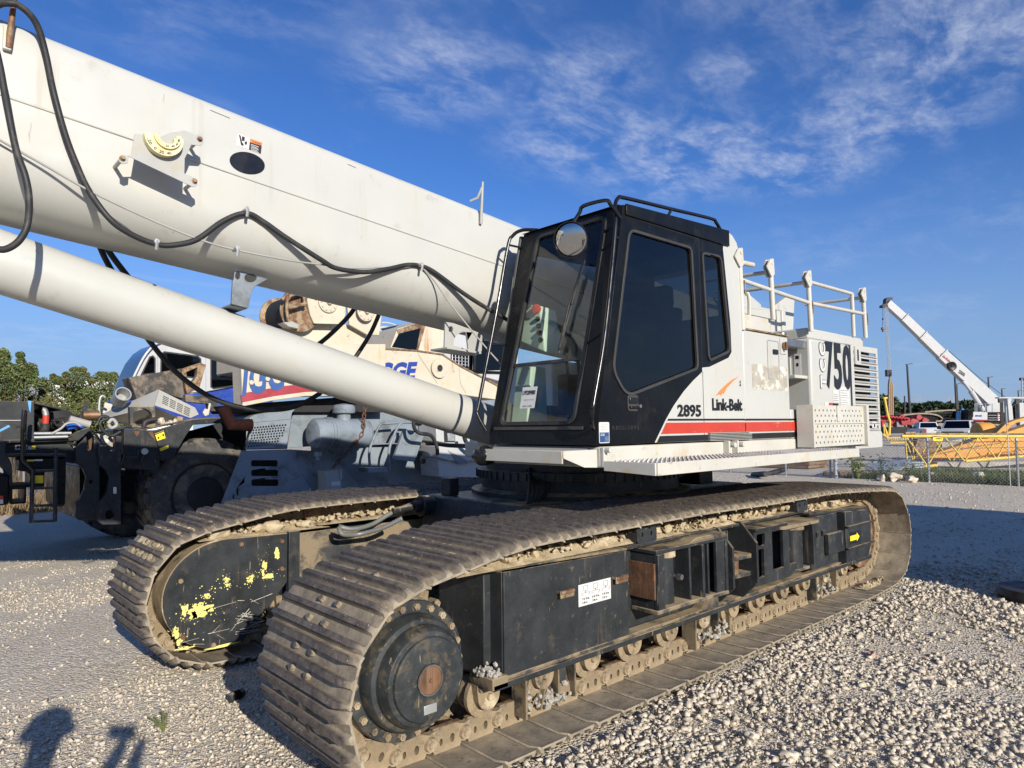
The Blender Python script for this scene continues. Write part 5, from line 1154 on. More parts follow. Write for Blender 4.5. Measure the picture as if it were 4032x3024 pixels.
b = MB(); b.sideplate(b2, YH2, .016, [[hp(z4, 1716 + 20 * math.cos(q), 548 + 30 * math.sin(q), YH2) for q in np.linspace(0, 6.0, 14)], [hp(z4, 1962 + 15 * math.cos(q), 605 + 26 * math.sin(q), YH2) for q in np.linspace(0, 6.0, 14)], [hp(z4, *p, YH2) for p in ((1740, 640), (1760, 600), (1800, 575), (1850, 570), (1870, 720), (1740, 690))]]); b.build('boom_bracket', 'light_grey', boom, bevel=.004)
b = MB(); b.sideplate([hp(z4, *p, YH2) for p in ((1660, 700), (1960, 745), (1958, 765), (1660, 718))], YH2 - .03, .20); b.build('bracket_foot', 'light_grey', boom, bevel=.003)
# hoses
def hose(pts, r, mat='rubber', lab=None, par=None, name='hose'):
    b = MB(); b.tube(spline(pts, 8), r, 10); return b.build(name, mat, par or CR, smooth=60, label=lab)
A = lambda p, y=3.715: atY(*z1(*p), y)
D = lambda p, y=3.715: atY(*z4(*p), y)
hose([A((-60, 60), 3.70), A((0, 26), 3.68), A((60, 20), 3.66), A((120, 36), 3.66), A((190, 95), 3.67), A((240, 180), 3.69), A((285, 340)), A((330, 560)), A((400, 820)), A((470, 1010)), A((555, 1190)), A((690, 1370), 3.70), A((830, 1465), 3.71), A((985, 1522), 3.72), A((1100, 1522), 3.72), A((1230, 1487), 3.72), A((1390, 1375), 3.73), A((1530, 1327), 3.73), A((1640, 1380), 3.73), A((1780, 1478), 3.72), A((2000, 1618), 3.71), D((700, 8), 3.72), D((860, 40), 3.72), D((1000, 45), 3.72), D((1180, 18), 3.73), D((1330, -14), 3.735), D((1440, -8), 3.735), D((1560, 40), 3.73), D((1800, 215), 3.72), D((2000, 345), 3.70), D((2150, 430), 3.68), D((2300, 520), 3.66)], .0150, lab='black hose draped along the boom')
hose([A((-40, 250), 3.60), A((0, 420), 3.60), A((42, 650), 3.60), A((100, 930), 3.60), A((155, 1090), 3.60), A((180, 1230), 3.59), A((172, 1390), 3.58), A((125, 1490), 3.58), A((50, 1545), 3.58), A((-20, 1548), 3.58), A((-120, 1500), 3.6)], .0145, lab='black hose hanging in a loop at the left edge')
hose([A((-40, 845), 3.72), A((0, 872), 3.72), A((280, 1030), 3.72), A((560, 1188), 3.71), A((900, 1350), 3.71), A((1240, 1490), 3.72), A((1470, 1555), 3.73), A((1800, 1620), 3.73), A((2000, 1646), 3.73), D((850, 12), 3.735), D((1100, 5), 3.735), D((1300, 5), 3.735), D((1440, 0), 3.735), D((1560, 110), 3.73), D((1730, 350), 3.70), D((2000, 680), 3.64), D((2160, 860), 3.62)], .0055, 'pipe_grey', lab='thin grey cable along the boom', name='cable')
for p, zz in (((1530, 1318), z1), ((968, 1520), z1), ((1470, 1560), z1), ((1448, 0), z4)):
    v = atY(*zz(*p), 3.715); b = MB(); b.cyl((v.x, 3.75, v.z + .01), (v.x, 3.69, v.z + .01), .012, None, 8); b.tube([(v.x, 3.70, v.z + .022), (v.x, 3.69, v.z), (v.x, 3.70, v.z - .03)], .009, 6); b.build('hose_clamp', 'galv', boom)
G = lambda zz, p, y: atY(*zz(*p), y)
hose([G(z1, (560, 1400), 4.35), G(z1, (600, 1480), 4.35), G(z1, (655, 1610), 4.4), G(z2, (760, 220), 4.5), G(z2, (870, 450), 4.6), G(z2, (960, 580), 4.6), G(z2, (1100, 740), 4.6), G(z2, (1300, 885), 4.6), G(z2, (1500, 955), 4.6), G(z2, (1700, 970), 4.6), G(z2, (1860, 940), 4.6), G(z2, (2040, 832), 4.6), G(z4, (800, 900), 4.6), G(z4, (910, 750), 4.6), G(z4, (1010, 590), 4.55), G(z4, (1075, 450), 4.5), G(z4, (1115, 340), 4.45), G(z4, (1130, 250), 4.4)], .0165, lab='black hose sagging below the lift cylinder')
hose([G(z1, (600, 1400), 4.30), G(z1, (640, 1500), 4.30), G(z1, (740, 1650), 4.35), G(z2, (960, 330), 4.5), G(z2, (1220, 560), 4.6), G(z2, (1400, 640), 4.6), G(z2, (1560, 665), 4.6), G(z4, (300, 800), 4.6), G(z4, (480, 730), 4.6), G(z4, (620, 630), 4.6), G(z4, (760, 500), 4.55), G(z4, (850, 400), 4.5), G(z4, (915, 295), 4.45), G(z4, (950, 200), 4.4)], .0165, lab='black hose crossing behind the lift cylinder')
b = MB(); b.blob(atX(*z6(380, 540), 2.98), .085, 3, 3, .12, (.9, 1.0, .8)); b.build('work_lamp', 'black_gloss', deck, smooth=60)
# ================================================================== machines parked behind the crane
def za(x, y): return (x * .392, 1500 + y * .392)
def zb(x, y): return (500 + x * .3617, 1500 + y * .3617)
def zc(x, y): return (850 + x * .3165, 1500 + y * .3165)
def zd(x, y): return (x * .3165, 1250 + y * .3165)
def ze(x, y): return (1600 + x * .3618, 1250 + y * .3618)
def pol(zz, pts, y): return [xz(zz(*p), y) for p in pts]
def sp(name, mat, par, zz, pts, y, d, holes=(), bev=.006, lab=None):
    b = MB(); b.sideplate(pol(zz, pts, y), y, d, [pol(zz, h, y) for h in holes]); return b.build(name, mat, par, bevel=bev, label=lab)
def tb(name, mat, par, zz, pts, y, r, n=8, sm=True, lab=None):
    P = [atY(*zz(p[0], p[1]), p[2] if len(p) > 2 else y) for p in pts]
    b = MB(); b.tube(spline(P, 6) if sm and len(P) > 2 else P, r, n); return b.build(name, mat, par, smooth=60, label=lab)
def oval(cx_, cy_, rx, ry, n=16): return [(cx_ + rx * math.cos(2 * math.pi * i / n), cy_ + ry * math.sin(2 * math.pi * i / n)) for i in range(n)]
def qd(name, mat, par, pts, th=(0, .04, -.01), bev=.003, lab=None):     # quad sheet between four points, given thickness
    b = MB(); t = Vector(th); b.hexa([Vector(p) + t for p in pts] + [Vector(p) for p in pts]); return b.build(name, mat, par, bevel=bev, label=lab)
def txt(body, name, mat, par, zz, q0, q1, q2, y, bold=.03, slant=0.0):   # lettering along q0 -> q1 with height towards q2, on the plane y
    a, c, e = (atY(*zz(*q), y) for q in (q0, q1, q2)); U = c - a; V = e - a
    return text(body, name, mat, par, 1.0, 1.0, lambda u, v, w: a + U * u + V * v + Vector((0, -.004, 0)), bold, slant=slant)

def big_tyre(par, c, r, w, rim='dark_inside', n=22, seed=1):
    """tyre with chunky alternating lugs; axis along Y, outer face at c.y"""
    x, y, z = c; b = MB()
    b.lathe((x, y, z), (0, 1, 0), [(r * .56, .05), (r * .60, .0), (r * .78, -.03), (r * .90, .0), (r * .955, .05), (r * .955, w - .05), (r * .90, w), (r * .6, w), (r * .56, w - .05)], 48)
    ty = b.build('tyre', 'tyre', par, smooth=40)
    lug = MB(); hw = math.pi / n * .66
    for s_ in (0, 1):
        for i in range(n):
            q = 2 * math.pi * (i + .5 * s_) / n; y0 = y + (.0 if s_ == 0 else w * .47); y1 = y + (w * .53 if s_ == 0 else w); vs = []
            for (yy, ro, sk, hh) in ((y0 if s_ == 0 else y1, .90, 0, hw), (y0 + .05 if s_ == 0 else y1 - .05, 1.0, 0, hw), (y1 if s_ == 0 else y0, 1.0, .16, hw * .8)):
                for a_ in (q - hh + sk, q + hh + sk):
                    for rr in (r * .93, r * ro + .001): vs.append((x + rr * math.cos(a_), yy, z + rr * math.sin(a_)))
            for k in range(2):
                o = k * 4; lug.add([vs[o], vs[o + 2], vs[o + 6], vs[o + 4], vs[o + 1], vs[o + 3], vs[o + 7], vs[o + 5]], [(3, 2, 1, 0), (4, 5, 6, 7), (0, 1, 5, 4), (1, 2, 6, 5), (2, 3, 7, 6), (3, 0, 4, 7)])
    stuff(lug.buildj('tread_lugs', 'tyre', ty, smooth=None))
    rm = MB(); rm.lathe((x, y, z), (0, 1, 0), [(r * .18, .02), (r * .30, .03), (r * .34, .10), (r * .48, .14), (r * .53, .05), (r * .57, .04), (r * .57, .20)], 40); rm.build('rim', rim, ty, smooth=30)
    return ty

# ---- stripped black carrier, left
KY = 9.8
CA = thing('crane_carrier', 'stripped black crane carrier with ladder, open engine bay and huge tyres', 'crane', (2.4, 11.0, 0))
hood = sp('engine_hood', 'black_dusty', CA, za, [(-320, 185), (345, 212), (345, 585), (-320, 620)], 9.95, 1.9)
sp('hood_trim', 'light_grey', hood, za, [(-320, 392), (216, 392), (216, 400), (-320, 400)], 9.935, .012, bev=0)
sp('vent_hole', 'dark_inside', hood, za, [(166, 452), (204, 452), (204, 472), (166, 472)], 9.945, .004, bev=0)
sp('hood_flap', 'black_dusty', hood, za, [(345, 212), (640, 278), (632, 296), (345, 228)], 10.0, 1.7)
for p in ([(278, 198), (316, 200), (306, 322), (292, 285)], [(-20, 498), (85, 441), (104, 460), (-20, 522)]): sp('blue_tape', 'blue_tape', hood, za, p, 9.944, .004, bev=0)
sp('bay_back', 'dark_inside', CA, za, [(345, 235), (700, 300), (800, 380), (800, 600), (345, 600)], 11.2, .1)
rs = random.Random(11)
for k in range(16):
    x, y = rs.uniform(380, 780), rs.uniform(400, 540); c = atY(*za(x, y), 10.3 + rs.random() * .5)
    b = MB(); b.box(-.10, .10, -.12, .12, -.08, .08, Matrix.Translation(c) @ Matrix.Rotation(rs.uniform(-.5, .5), 4, 'Y') @ Matrix.Rotation(rs.uniform(-.6, .6), 4, 'Z') @ Matrix.Scale(rs.uniform(.5, 1.5), 4)); b.build('engine_lump', rs.choice(('black_dusty', 'dark_inside', 'black_paint')), CA, bevel=.015)
tb('intake_hose', 'red_hose', CA, za, [(462, 345), (460, 390), (458, 430)], 10.05, .036, 14, lab='red hose'); tb('intake_pipe', 'galv', CA, za, [(425, 292), (450, 298), (462, 345)], 10.05, .034, 14); tb('elbow', 'rubber', CA, za, [(458, 428), (455, 470), (440, 492), (410, 480)], 10.05, .05, 14)
for k in range(7):
    x = rs.uniform(500, 700); tb('engine_line', rs.choice(('rubber', 'steel', 'rubber', 'galv')), CA, za, [(x, rs.uniform(380, 420)), (x + rs.uniform(20, 60), rs.uniform(420, 470)), (x + rs.uniform(40, 140), rs.uniform(430, 520))], 10.0 + rs.random() * .2, .010)
tb('blue_hose', 'blue_hose', CA, za, [(672, 472), (740, 455), (830, 450)], 9.95, .035, 12)
for (a_, c_) in (((340, 528), (715, 524)), ((340, 568), (680, 560))): tb('guard_bar', 'galv', CA, za, [a_, c_], 9.82, .018)
sp('deck_sheet', 'black_dusty', CA, za, [(-320, 600), (350, 588), (700, 575), (800, 500), (900, 465), (900, 500), (790, 600), (-320, 640)], 9.9, 2.0)
sp('chassis_beam', 'black_dusty', CA, za, [(-320, 640), (640, 590), (760, 700), (745, 830), (640, 800), (-320, 740)], 10.0, 1.8)
for p, m in (([(150, 640), (210, 640), (210, 692), (150, 692)], 'white_print'), ([(210, 640), (272, 640), (272, 692), (210, 692)], 'white_print'), ([(282, 652), (318, 652), (318, 690), (282, 690)], 'white_print'), ([(318, 652), (357, 652), (357, 690), (318, 690)], 'yellow_print'), ([(272, 792), (345, 790), (345, 806), (272, 808)], 'yellow_print'), ([(347, 788), (430, 786), (430, 803), (347, 804)], 'white_print'), ([(298, 952), (435, 948), (435, 1026), (345, 1028), (345, 995), (298, 998)], 'yellow_print'), ([(-20, 1155), (32, 1152), (32, 1232), (-20, 1236)], 'white_print'), ([(1138, 1065), (1170, 1065), (1170, 1132), (1138, 1132)], 'white_print')):
    sp('sticker', m, CA, za, p, 9.52 if p[0][0] < 900 and p[0][1] > 700 else (9.60 if p[0][0] > 900 else 9.985), .003, bev=0)
sp('sticker_print', 'black_print', CA, za, [(165, 660), (180, 648), (200, 655), (205, 680), (185, 672), (170, 685)], 9.982, .002, bev=0)
sp('sticker_print', 'red_stripe', CA, za, [(-20, 1155), (32, 1152), (32, 1190), (-20, 1193)], 9.516, .002, bev=0)
sp('catwalk', 'black_dusty', CA, za, [(65, 732), (670, 735), (670, 760), (65, 757)], 9.56, .5)
sp('battery_box', 'black_paint', CA, za, [(190, 780), (540, 775), (540, 905), (450, 915), (450, 1065), (300, 1065), (300, 915), (190, 905)], 9.55, .4, bev=.02)
sp('side_tank', 'black_paint', CA, za, [(570, 757), (668, 755), (655, 1262), (575, 1270)], 9.6, .8, bev=.03)
sp('step_box', 'black_paint', CA, za, [(-120, 935), (95, 940), (85, 1245), (-120, 1260)], 9.55, .6, bev=.02)
sp('step_bracket', 'black_dusty', CA, za, [(-100, 610), (75, 605), (50, 690), (120, 840), (130, 1040), (95, 1060), (60, 900), (-100, 760)], 9.58, .3)
sp('open_box', 'black_paint', CA, za, [(95, 1045), (300, 1035), (300, 1065), (265, 1070), (262, 1228), (105, 1240), (100, 1070)], 9.6, .5, holes=([(125, 1090), (245, 1085), (240, 1210), (125, 1215)],))
for a_, c_ in (((328, 890), (312, 1425)), ((562, 670), (552, 1410))): tb('ladder_rail', 'black_dusty', CA, za, [a_, c_], 9.48, .022)
for y_ in (905, 1080, 1255, 1412): tb('ladder_rung', 'black_dusty', CA, za, [(322, y_), (556, y_ - 8)], 9.48, .016)
tb('hand_rail', 'black_gloss', CA, za, [(243, 292), (232, 400), (222, 780), (240, 815), (330, 895), (328, 1090)], 9.46, .022, sm=False)
tb('hand_rail', 'black_gloss', CA, za, [(258, 300), (250, 460), (248, 740)], 9.52, .018)
plA = [(757, 672), (785, 652), (840, 600), (868, 560), (884, 700), (910, 712), (932, 695), (948, 560), (1000, 600), (1000, 1400), (790, 1400), (757, 1360), (765, 1215), (800, 1190), (850, 1090), (868, 970), (840, 890), (790, 838), (757, 830)]
plB = [(985, 682), (1010, 656), (1092, 650), (1106, 700), (1138, 708), (1164, 682), (1170, 558), (1222, 562), (1216, 830), (1216, 1440), (1030, 1446), (985, 1404), (985, 1240), (1040, 1180), (1083, 1090), (1098, 965), (1065, 895), (1005, 842)]
sp('outrigger_plate', 'black_dusty', CA, za, plA, 9.72, .10, holes=(oval(917, 1015, 20, 20),)); sp('outrigger_plate', 'black_dusty', CA, za, plB, 9.62, .10, holes=(oval(1105, 1345, 46, 48, 20),))
sp('outrigger_plate', 'black_dusty', CA, za, [(780, 545), (885, 535), (885, 690), (860, 700), (780, 700)], 10.3, .1); sp('notch_face', 'rust', CA, za, [(892, 600), (925, 570), (925, 700), (896, 705)], 10.0, .05)
sp('notch_face', 'rust', CA, za, [(1140, 590), (1168, 560), (1168, 680), (1142, 706)], 9.73, .05)
sp('outrigger_box', 'black_paint', CA, za, [(800, 860), (1220, 850), (1240, 1440), (800, 1400)], 10.0, 2.2); sp('radiator', 'worn_patch', CA, za, [(975, 530), (1160, 520), (1150, 700), (1040, 640)], 10.25, .12)
hb = sp('side_housing', 'black_dusty', CA, zb, [(-30, 520), (292, 545), (385, 872), (350, 845), (-40, 800)], 9.70, .6)
sp('housing_apron', 'black_dusty', CA, zb, [(-20, 800), (362, 842), (352, 975), (-70, 950)], 9.72, .06); sp('square_hole', 'dark_inside', hb, zb, [(22, 650), (66, 648), (72, 735), (26, 738)], 9.695, .004, bev=0)
for p in ([(80, 548), (138, 548), (125, 585), (108, 612), (96, 590)], [(230, 560), (290, 548), (315, 660), (280, 620), (250, 580)]): sp('rust_patch', 'rust', hb, zb, p, 9.6965, .003, bev=0)
v = atY(*zb(190, 765), 9.62); b = MB(); b.cyl(v, v + Vector((-.02, -.10, 0)), .040, None, 16); b.build('valve', 'galv', hb, bevel=.004); tb('valve_line', 'rubber', hb, zb, [(0, 820), (110, 825), (130, 760), (190, 770), (160, 880)], 9.62, .016)
sp('fender', 'black_dusty', CA, zb, [(292, 545), (720, 420), (1110, 393), (1110, 455), (722, 478), (640, 600), (502, 832), (386, 872)], 9.66, .10)
sp('fender_top', 'black_dusty', CA, zb, [(100, 540), (720, 414), (1110, 388), (1110, 400), (722, 428), (100, 556)], 9.77, 2.2)
for p in ([(302, 575), (398, 539), (420, 622), (330, 652)], [(355, 735), (450, 699), (456, 730), (366, 765)]): sp('sticker', 'yellow_print', CA, zb, p, 9.655, .003, bev=0)
for p in ([(304, 578), (396, 543), (399, 552), (307, 588)], [(384, 580), (400, 575), (406, 598), (390, 603)], [(335, 612), (350, 606), (355, 625), (338, 632)]): sp('sticker_print', 'black_print', CA, zb, p, 9.651, .003, bev=0)
big_tyre(CA, (3.30, 9.82, .755), .775, .62); big_tyre(CA, (2.92, 11.9, .765), .775, .62, seed=2)
big_tyre(CA, (-2.3, 9.82, .755), .775, .62)
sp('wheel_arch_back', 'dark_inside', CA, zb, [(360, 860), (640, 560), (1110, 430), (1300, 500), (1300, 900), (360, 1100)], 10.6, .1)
# ---- loose scrap lying on the carrier
def slotgrid(o, eu, ev, nu, nv, wu, wv):
    """slots on a skewed panel: origin, edge vectors in crop pixels"""
    out = []
    for i in range(nu):
        for j in range(nv):
            u0, v0 = (i + .5 - wu / 2) / nu, (j + .5 - wv / 2) / nv; u1, v1 = (i + .5 + wu / 2) / nu, (j + .5 + wv / 2) / nv
            out.append([(o[0] + eu[0] * u + ev[0] * v, o[1] + eu[1] * u + ev[1] * v) for u, v in ((u0, v0), (u1, v0), (u1, v1), (u0, v1))])
    return out
VC = thing('vent_cover', 'bent light grey metal vent cover lying tilted on the black carrier', 'cover', tuple(atY(*zb(400, 330), 10.3)))
sp('slotted_face', 'light_grey', VC, zb, [(350, 95), (740, 290), (782, 362), (692, 402), (300, 265)], 9.98, .02, holes=slotgrid((388, 150), (310, 152), (-14, 92), 4, 5, .82, .45), bev=0)
qd('long_face', 'light_grey', VC, [atY(*zd(1275, 1195), 10.75), atY(*zd(1980, 893), 10.03), atY(*zd(1925, 1105), 10.0), atY(*zd(1290, 1262), 10.7)])
qd('under_face', 'light_grey', VC, [atY(*zd(1290, 1265), 10.72), atY(*zd(1925, 1110), 10.01), atY(*zd(2212, 1240), 10.01), atY(*zd(1700, 1330), 10.7)], (0, .02, -.01))
sp('dark_backing', 'dark_inside', VC, zb, [(350, 105), (735, 295), (770, 355), (692, 392), (310, 262)], 10.06, .02, bev=0)  # dark sheet added behind the slots to darken them
tag(sp('scorched_tray', 'rusty_tray', None, z2, [(803, 768), (1128, 712), (1152, 905), (985, 852), (852, 908)], 10.55, .40, bev=.01), 'scorched rusty metal tray standing on the black carrier', 'tray')
tag(sp('rusty_bracket', 'rust_worn', None, z2, [(1128, 716), (1245, 676), (1282, 690), (1242, 832), (1165, 872), (1142, 785)], 10.5, .12, holes=([(1160, 735), (1230, 705), (1225, 760), (1170, 830)],)), 'rust brown angled bracket leaning behind the scorched tray', 'bracket')
fm = sp('fan_shroud', 'black_muddy', None, zd, [(1612, 1112), (1932, 1108), (1936, 1362), (1624, 1368)], 9.86, .10, holes=([(1775 + 120 * math.cos(q), 1245 + 112 * math.sin(q)) for q in np.linspace(0, 6.0, 24)],)); tag(fm, 'square black frame with round opening leaning on the carrier', 'frame')
tag(tb('exhaust_pipe', 'bronze', None, zd, [(1028, 1217), (1228, 1216)], 10.1, .062, 20, False), 'bronze coloured pipe end beside the grey vent cover', 'pipe'); tag(tb('duct_pipe', 'pipe_grey', None, zd, [(862, 1262), (1120, 1332)], 9.95, .045, 16, False), 'pale grey round pipe lying across the engine bay', 'pipe')
b = MB(); p0, p1 = atY(*zd(1475, 1040), 10.4), atY(*zd(1535, 950), 10.2); b.lathe(p0, p1 - p0, [(.10, 0), (.10, (p1 - p0).length), (.085, (p1 - p0).length), (.085, .05)], 24); tag(b.build('pipe_stub', 'galv', None, smooth=30), 'open ended grey pipe stub pointing up at the cab', 'pipe')
tag(sp('drain_grate', 'black_dusty', None, zd, [(985, 1250), (1060, 1045), (1080, 1035), (1104, 1060), (1098, 1120), (1020, 1255)], 10.35, .03, holes=[[(1015 + 18 * k, 1205 - 42 * k), (1045 + 14 * k, 1190 - 40 * k), (1050 + 14 * k, 1175 - 40 * k), (1020 + 18 * k, 1190 - 42 * k)] for k in range(3)], bev=0), 'dark slotted grate standing upright on the carrier', 'grate')
tag(sp('cream_sheet', 'cream_worn', None, zd, [(1305, 1055), (1475, 1100), (1300, 1190), (1278, 1190)], 10.72, .02, bev=0), 'small cream sheet metal corner behind the vent cover', 'sheet')
tb_ = tb('metal_strap', 'galv', None, zd, [(1240, 1235), (1232, 1130), (1245, 1010), (1275, 975), (1310, 995)], 10.3, .018); tag(tb_, 'curved silver strap sticking up from the scrap', 'strap')
tag(sp('dark_channel', 'black_muddy', None, zb, [(635, 150), (900, 165), (985, 165), (975, 330), (905, 330), (890, 250), (640, 225)], 10.45, .15), 'dark steel channel lying right of the scorched tray', 'channel')
tag(sp('grey_bracket', 'cream_worn', None, zb, [(825, 345), (850, 300), (885, 310), (895, 240), (915, 245), (890, 370), (850, 385)], 10.0, .03), 'small cream torn bracket right of the vent cover', 'bracket')
for pts, r, m, lab in (([(1225, 1290), (1260, 1235), (1320, 1235), (1340, 1255), (1250, 1300), (1262, 1370), (1320, 1440), (1400, 1470), (1500, 1420)], .020, 'rubber', 'black looped hose left of the square frame'), ([(1345, 1320), (1390, 1270), (1430, 1290), (1450, 1340), (1390, 1375), (1345, 1330)], .022, 'pipe_grey', 'pale hose loop on the carrier front'), ([(1400, 1380), (1480, 1390), (1560, 1360), (1640, 1350)], .018, 'rubber', 'short black hose right of the pale loop'), ([(1790, 1370), (1800, 1310), (1860, 1280), (1950, 1265)], .030, 'rubber', 'thick black hose bent over the fender'), ([(640, 1450), (760, 1380), (830, 1320), (940, 1310), (1000, 1350)], .014, 'pipe_grey', 'thin grey hose arching over the engine bay')):
    tag(tb('loose_hose', m, None, zd, pts, 9.80, r), lab, 'hose', 'loose hoses on the carrier')
for k, (x, y, r) in enumerate(((2010, 1290, .05), (2080, 1320, .03), (2130, 1310, .035), (2180, 1290, .03))):
    b = MB(); c = atY(*zd(x, y), 10.0); b.blob(c, r, k, 2, .3); tag(b.build('rubble_lump', 'stone', None, smooth=50), ('leftmost and largest pale rubble lump on the black fender', 'second pale rubble lump from the left on the fender', 'third pale rubble lump from the left on the fender', 'rightmost pale rubble lump on the black fender')[k], 'rubble', 'rubble on the fender')
sp_ = sp('tan_casting', 'timber', None, zb, [(520, 395), (560, 385), (615, 390), (612, 435), (525, 432)], 10.05, .15, bev=.02); tag(sp_, 'tan round casting on the fender beside the vent cover', 'casting')
# ---- old truck crane: grey carrier, cream upper works
GY = 9.2
TC = thing('truck_crane', 'old truck crane with grey carrier, rusty cream winches and blue lettering', 'crane', (5.0, 10.3, 0))
slots3 = [rounded([(437, 985), (780, 985), (780, 1064), (437, 1064)], 30, 4), rounded([(440, 1105), (785, 1105), (785, 1184), (440, 1184)], 30, 4), rounded([(442, 1225), (788, 1225), (788, 1308), (442, 1308)], 30, 4)]
sk = sp('skirt', 'grey_paint', TC, zc, [(330, 866), (890, 850), (1165, 1330), (1180, 1650), (30, 1650)], GY, .04, holes=slots3 + [oval(272, 1375, 18, 55), oval(222, 1440, 14, 36)])
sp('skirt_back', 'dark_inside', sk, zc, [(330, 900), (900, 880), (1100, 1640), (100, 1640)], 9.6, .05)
qd('skirt_side', 'grey_paint', TC, [atY(*zc(892, 850), 9.2), atY(*zc(1400, 880), 9.7), atY(*zc(1820, 1340), 9.75), atY(*zc(1165, 1335), 9.21)], (.0, .04, 0))
sp('body_low', 'grey_paint', TC, zc, [(1400, 830), (3200, 760), (3200, 1500), (1400, 1500)], 9.80, .6)
hexs = []
for r_ in range(8):
    for c_ in range(12 - (r_ // 5)):
        x = 478 + c_ * 34.5 - r_ * 10 + (0 if r_ % 2 else 8); y = 583 + r_ * 33 - c_ * 3.1; hexs.append([(x - 12, y), (x - 8, y - 11), (x + 8, y - 12), (x + 13, y - 1), (x + 8, y + 11), (x - 8, y + 11)])
gr = sp('grille', 'grey_paint', TC, zc, [(462, 522), (935, 478), (880, 832), (370, 850)], 9.22, .02, holes=hexs, bev=0)
sp('grille_back', 'dark_inside', gr, zc, [(440, 500), (930, 470), (890, 845), (350, 858)], 9.34, .03)
b = MB(); P = pol(zc, [(412, 500), (425, 455), (470, 425), (560, 405), (900, 355), (990, 348), (950, 400), (938, 480), (462, 524)], 9.25); b.sideplate(P, 9.25, .9); b.build('hood_top', 'grey_paint', TC, bevel=.01)
sp('hood_side', 'grey_paint', TC, zc, [(992, 350), (1415, 285), (1418, 800), (890, 832), (940, 480)], 9.45, .8); sp('body_side', 'grey_paint', TC, zc, [(1425, 275), (1840, 265), (1840, 780), (1425, 800)], 9.60, .7); sp('body_side', 'grey_paint', TC, zc, [(1848, 265), (3100, 265), (3100, 760), (1848, 780)], 9.62, .7)
c0 = atY(*zc(1290, 650), 9.05); b = MB(); b.lathe(c0 + Vector((-.12, 0, 0)), (1, .10, -.02), [(.01, 0), (.12, .004), (.185, .016), (.212, .045), (.220, .09), (.222, .22), (.236, .224), (.236, .25), (.226, .252), (.226, .27), (.236, .272), (.236, .30), (.222, .304), (.222, .52), (.227, .525), (.227, .535), (.222, .54), (.220, .86), (.20, .92), (.10, .95)], 40); mf = b.build('muffler', 'grey_paint', TC, smooth=30)
b = MB(); c1 = atY(*zc(1590, 460), 9.08); b.lathe(c1, (0, 0, 1), [(.10, -.05), (.10, .06), (.155, .07), (.165, .09), (.165, .15), (.14, .19), (.03, .21)], 32); b.build('air_intake', 'grey_paint', TC, smooth=30)
b = MB(); b.lathe(atY(*zc(1840, 620), 9.3), (1, -.2, 0), [(.13, -.06), (.14, 0), (.12, .06), (.06, .11), (.01, .12)], 28); b.build('dome', 'black_dusty', TC, smooth=50)
b = MB(); c2 = atY(*zc(1270, 880), 9.05); b.cyl(c2, c2 + Vector((0, 0, -.07)), .055, None, 16); b.cyl(c2 + Vector((0, 0, -.07)), c2 + Vector((0, 0, -.12)), .03, None, 12); b.build('drain', 'grey_paint', TC, bevel=.004)
tb('exhaust_elbow', 'rust_shade', TC, zc, [(85, 325), (185, 545), (440, 550)], 9.15, .085, 18, False, lab='rusty exhaust elbow, its shade put into the dark red')
# counterweight with lettering
cw = sp('counterweight', 'old_cream', TC, z2, [(1495, 560), (2400, 560), (2400, 880), (1900, 884), (1700, 912), (1510, 948)], 9.0, .32, bev=.01, lab='cream counterweight with maroon band and blue lettering')
qd('counterweight_end', 'old_cream', TC, [atY(*z2(1462, 560), 9.30), atY(*z2(1494, 560), 9.003), atY(*z2(1509, 948), 9.003), atY(*z2(1470, 930), 9.30)], (0, .05, 0))
sp('maroon_band', 'maroon', cw, z2, [(1499, 868), (1760, 822), (2000, 795), (2400, 770), (2400, 845), (1900, 858), (1700, 885), (1505, 924)], 8.996, .004, bev=0)
txt('IGG', 'lettering', 'bigge_blue', cw, z2, (1504, 890), (1765, 842), (1524, 655), 8.994, .03)
sp('letter_tail', 'bigge_blue', cw, z2, [(1795, 800), (1830, 765), (1960, 770), (2010, 795)], 8.992, .003, bev=0)
for x, y in ((1563, 800), (1664, 778)): b = MB(); v = atY(*z2(x, y), 8.99); b.cyl(v, v + Vector((0, -.02, 0)), .034, .03, 16); b.build('bolt_cap', 'old_cream', cw, bevel=.004)
sp('underside_shade', 'dark_inside', TC, z2, [(1505, 935), (2400, 870), (2400, 985), (1545, 985)], 9.34, 1.4)  # dark slab put in for the shaded underside of the counterweight
# upper works
uw = sp('upper_frame', 'old_cream', TC, z4, [(-60, 560), (395, 520), (555, 490), (972, 514), (985, 760), (1300, 850), (1300, 1060), (-60, 900)], 9.55, 1.2, bev=.01)
w1 = sp('winch_plate', 'old_cream', uw, z4, [(470, 222), (520, 195), (640, 196), (800, 275), (798, 420), (765, 500), (522, 494), (490, 420), (465, 300)], 9.35, .05); w2 = sp('winch_plate', 'old_cream', uw, z4, [(806, 285), (850, 270), (930, 300), (1118, 348), (1112, 440), (1092, 596), (980, 590), (832, 505)], 9.42, .05)
for par, (x, y), r in ((w1, (645, 312), .155), (w2, (972, 392), .15)):
    c = atY(*z4(x, y), 9.34); b = MB(); b.lathe(c, (0, -1, 0), [(r, 0), (r, .02), (r * .92, .025), (.04, .025), (.035, .07), (.01, .075)], 32); fl = b.build('winch_flange', 'old_cream', par, smooth=30)
    for i in range(10): q = i * .628; b = MB(); b.cyl(c + Vector((r * .78 * math.cos(q), -.025, r * .78 * math.sin(q))), c + Vector((r * .78 * math.cos(q), -.04, r * .78 * math.sin(q))), .014, None, 8); b.build('bolt', 'cream_worn', par)
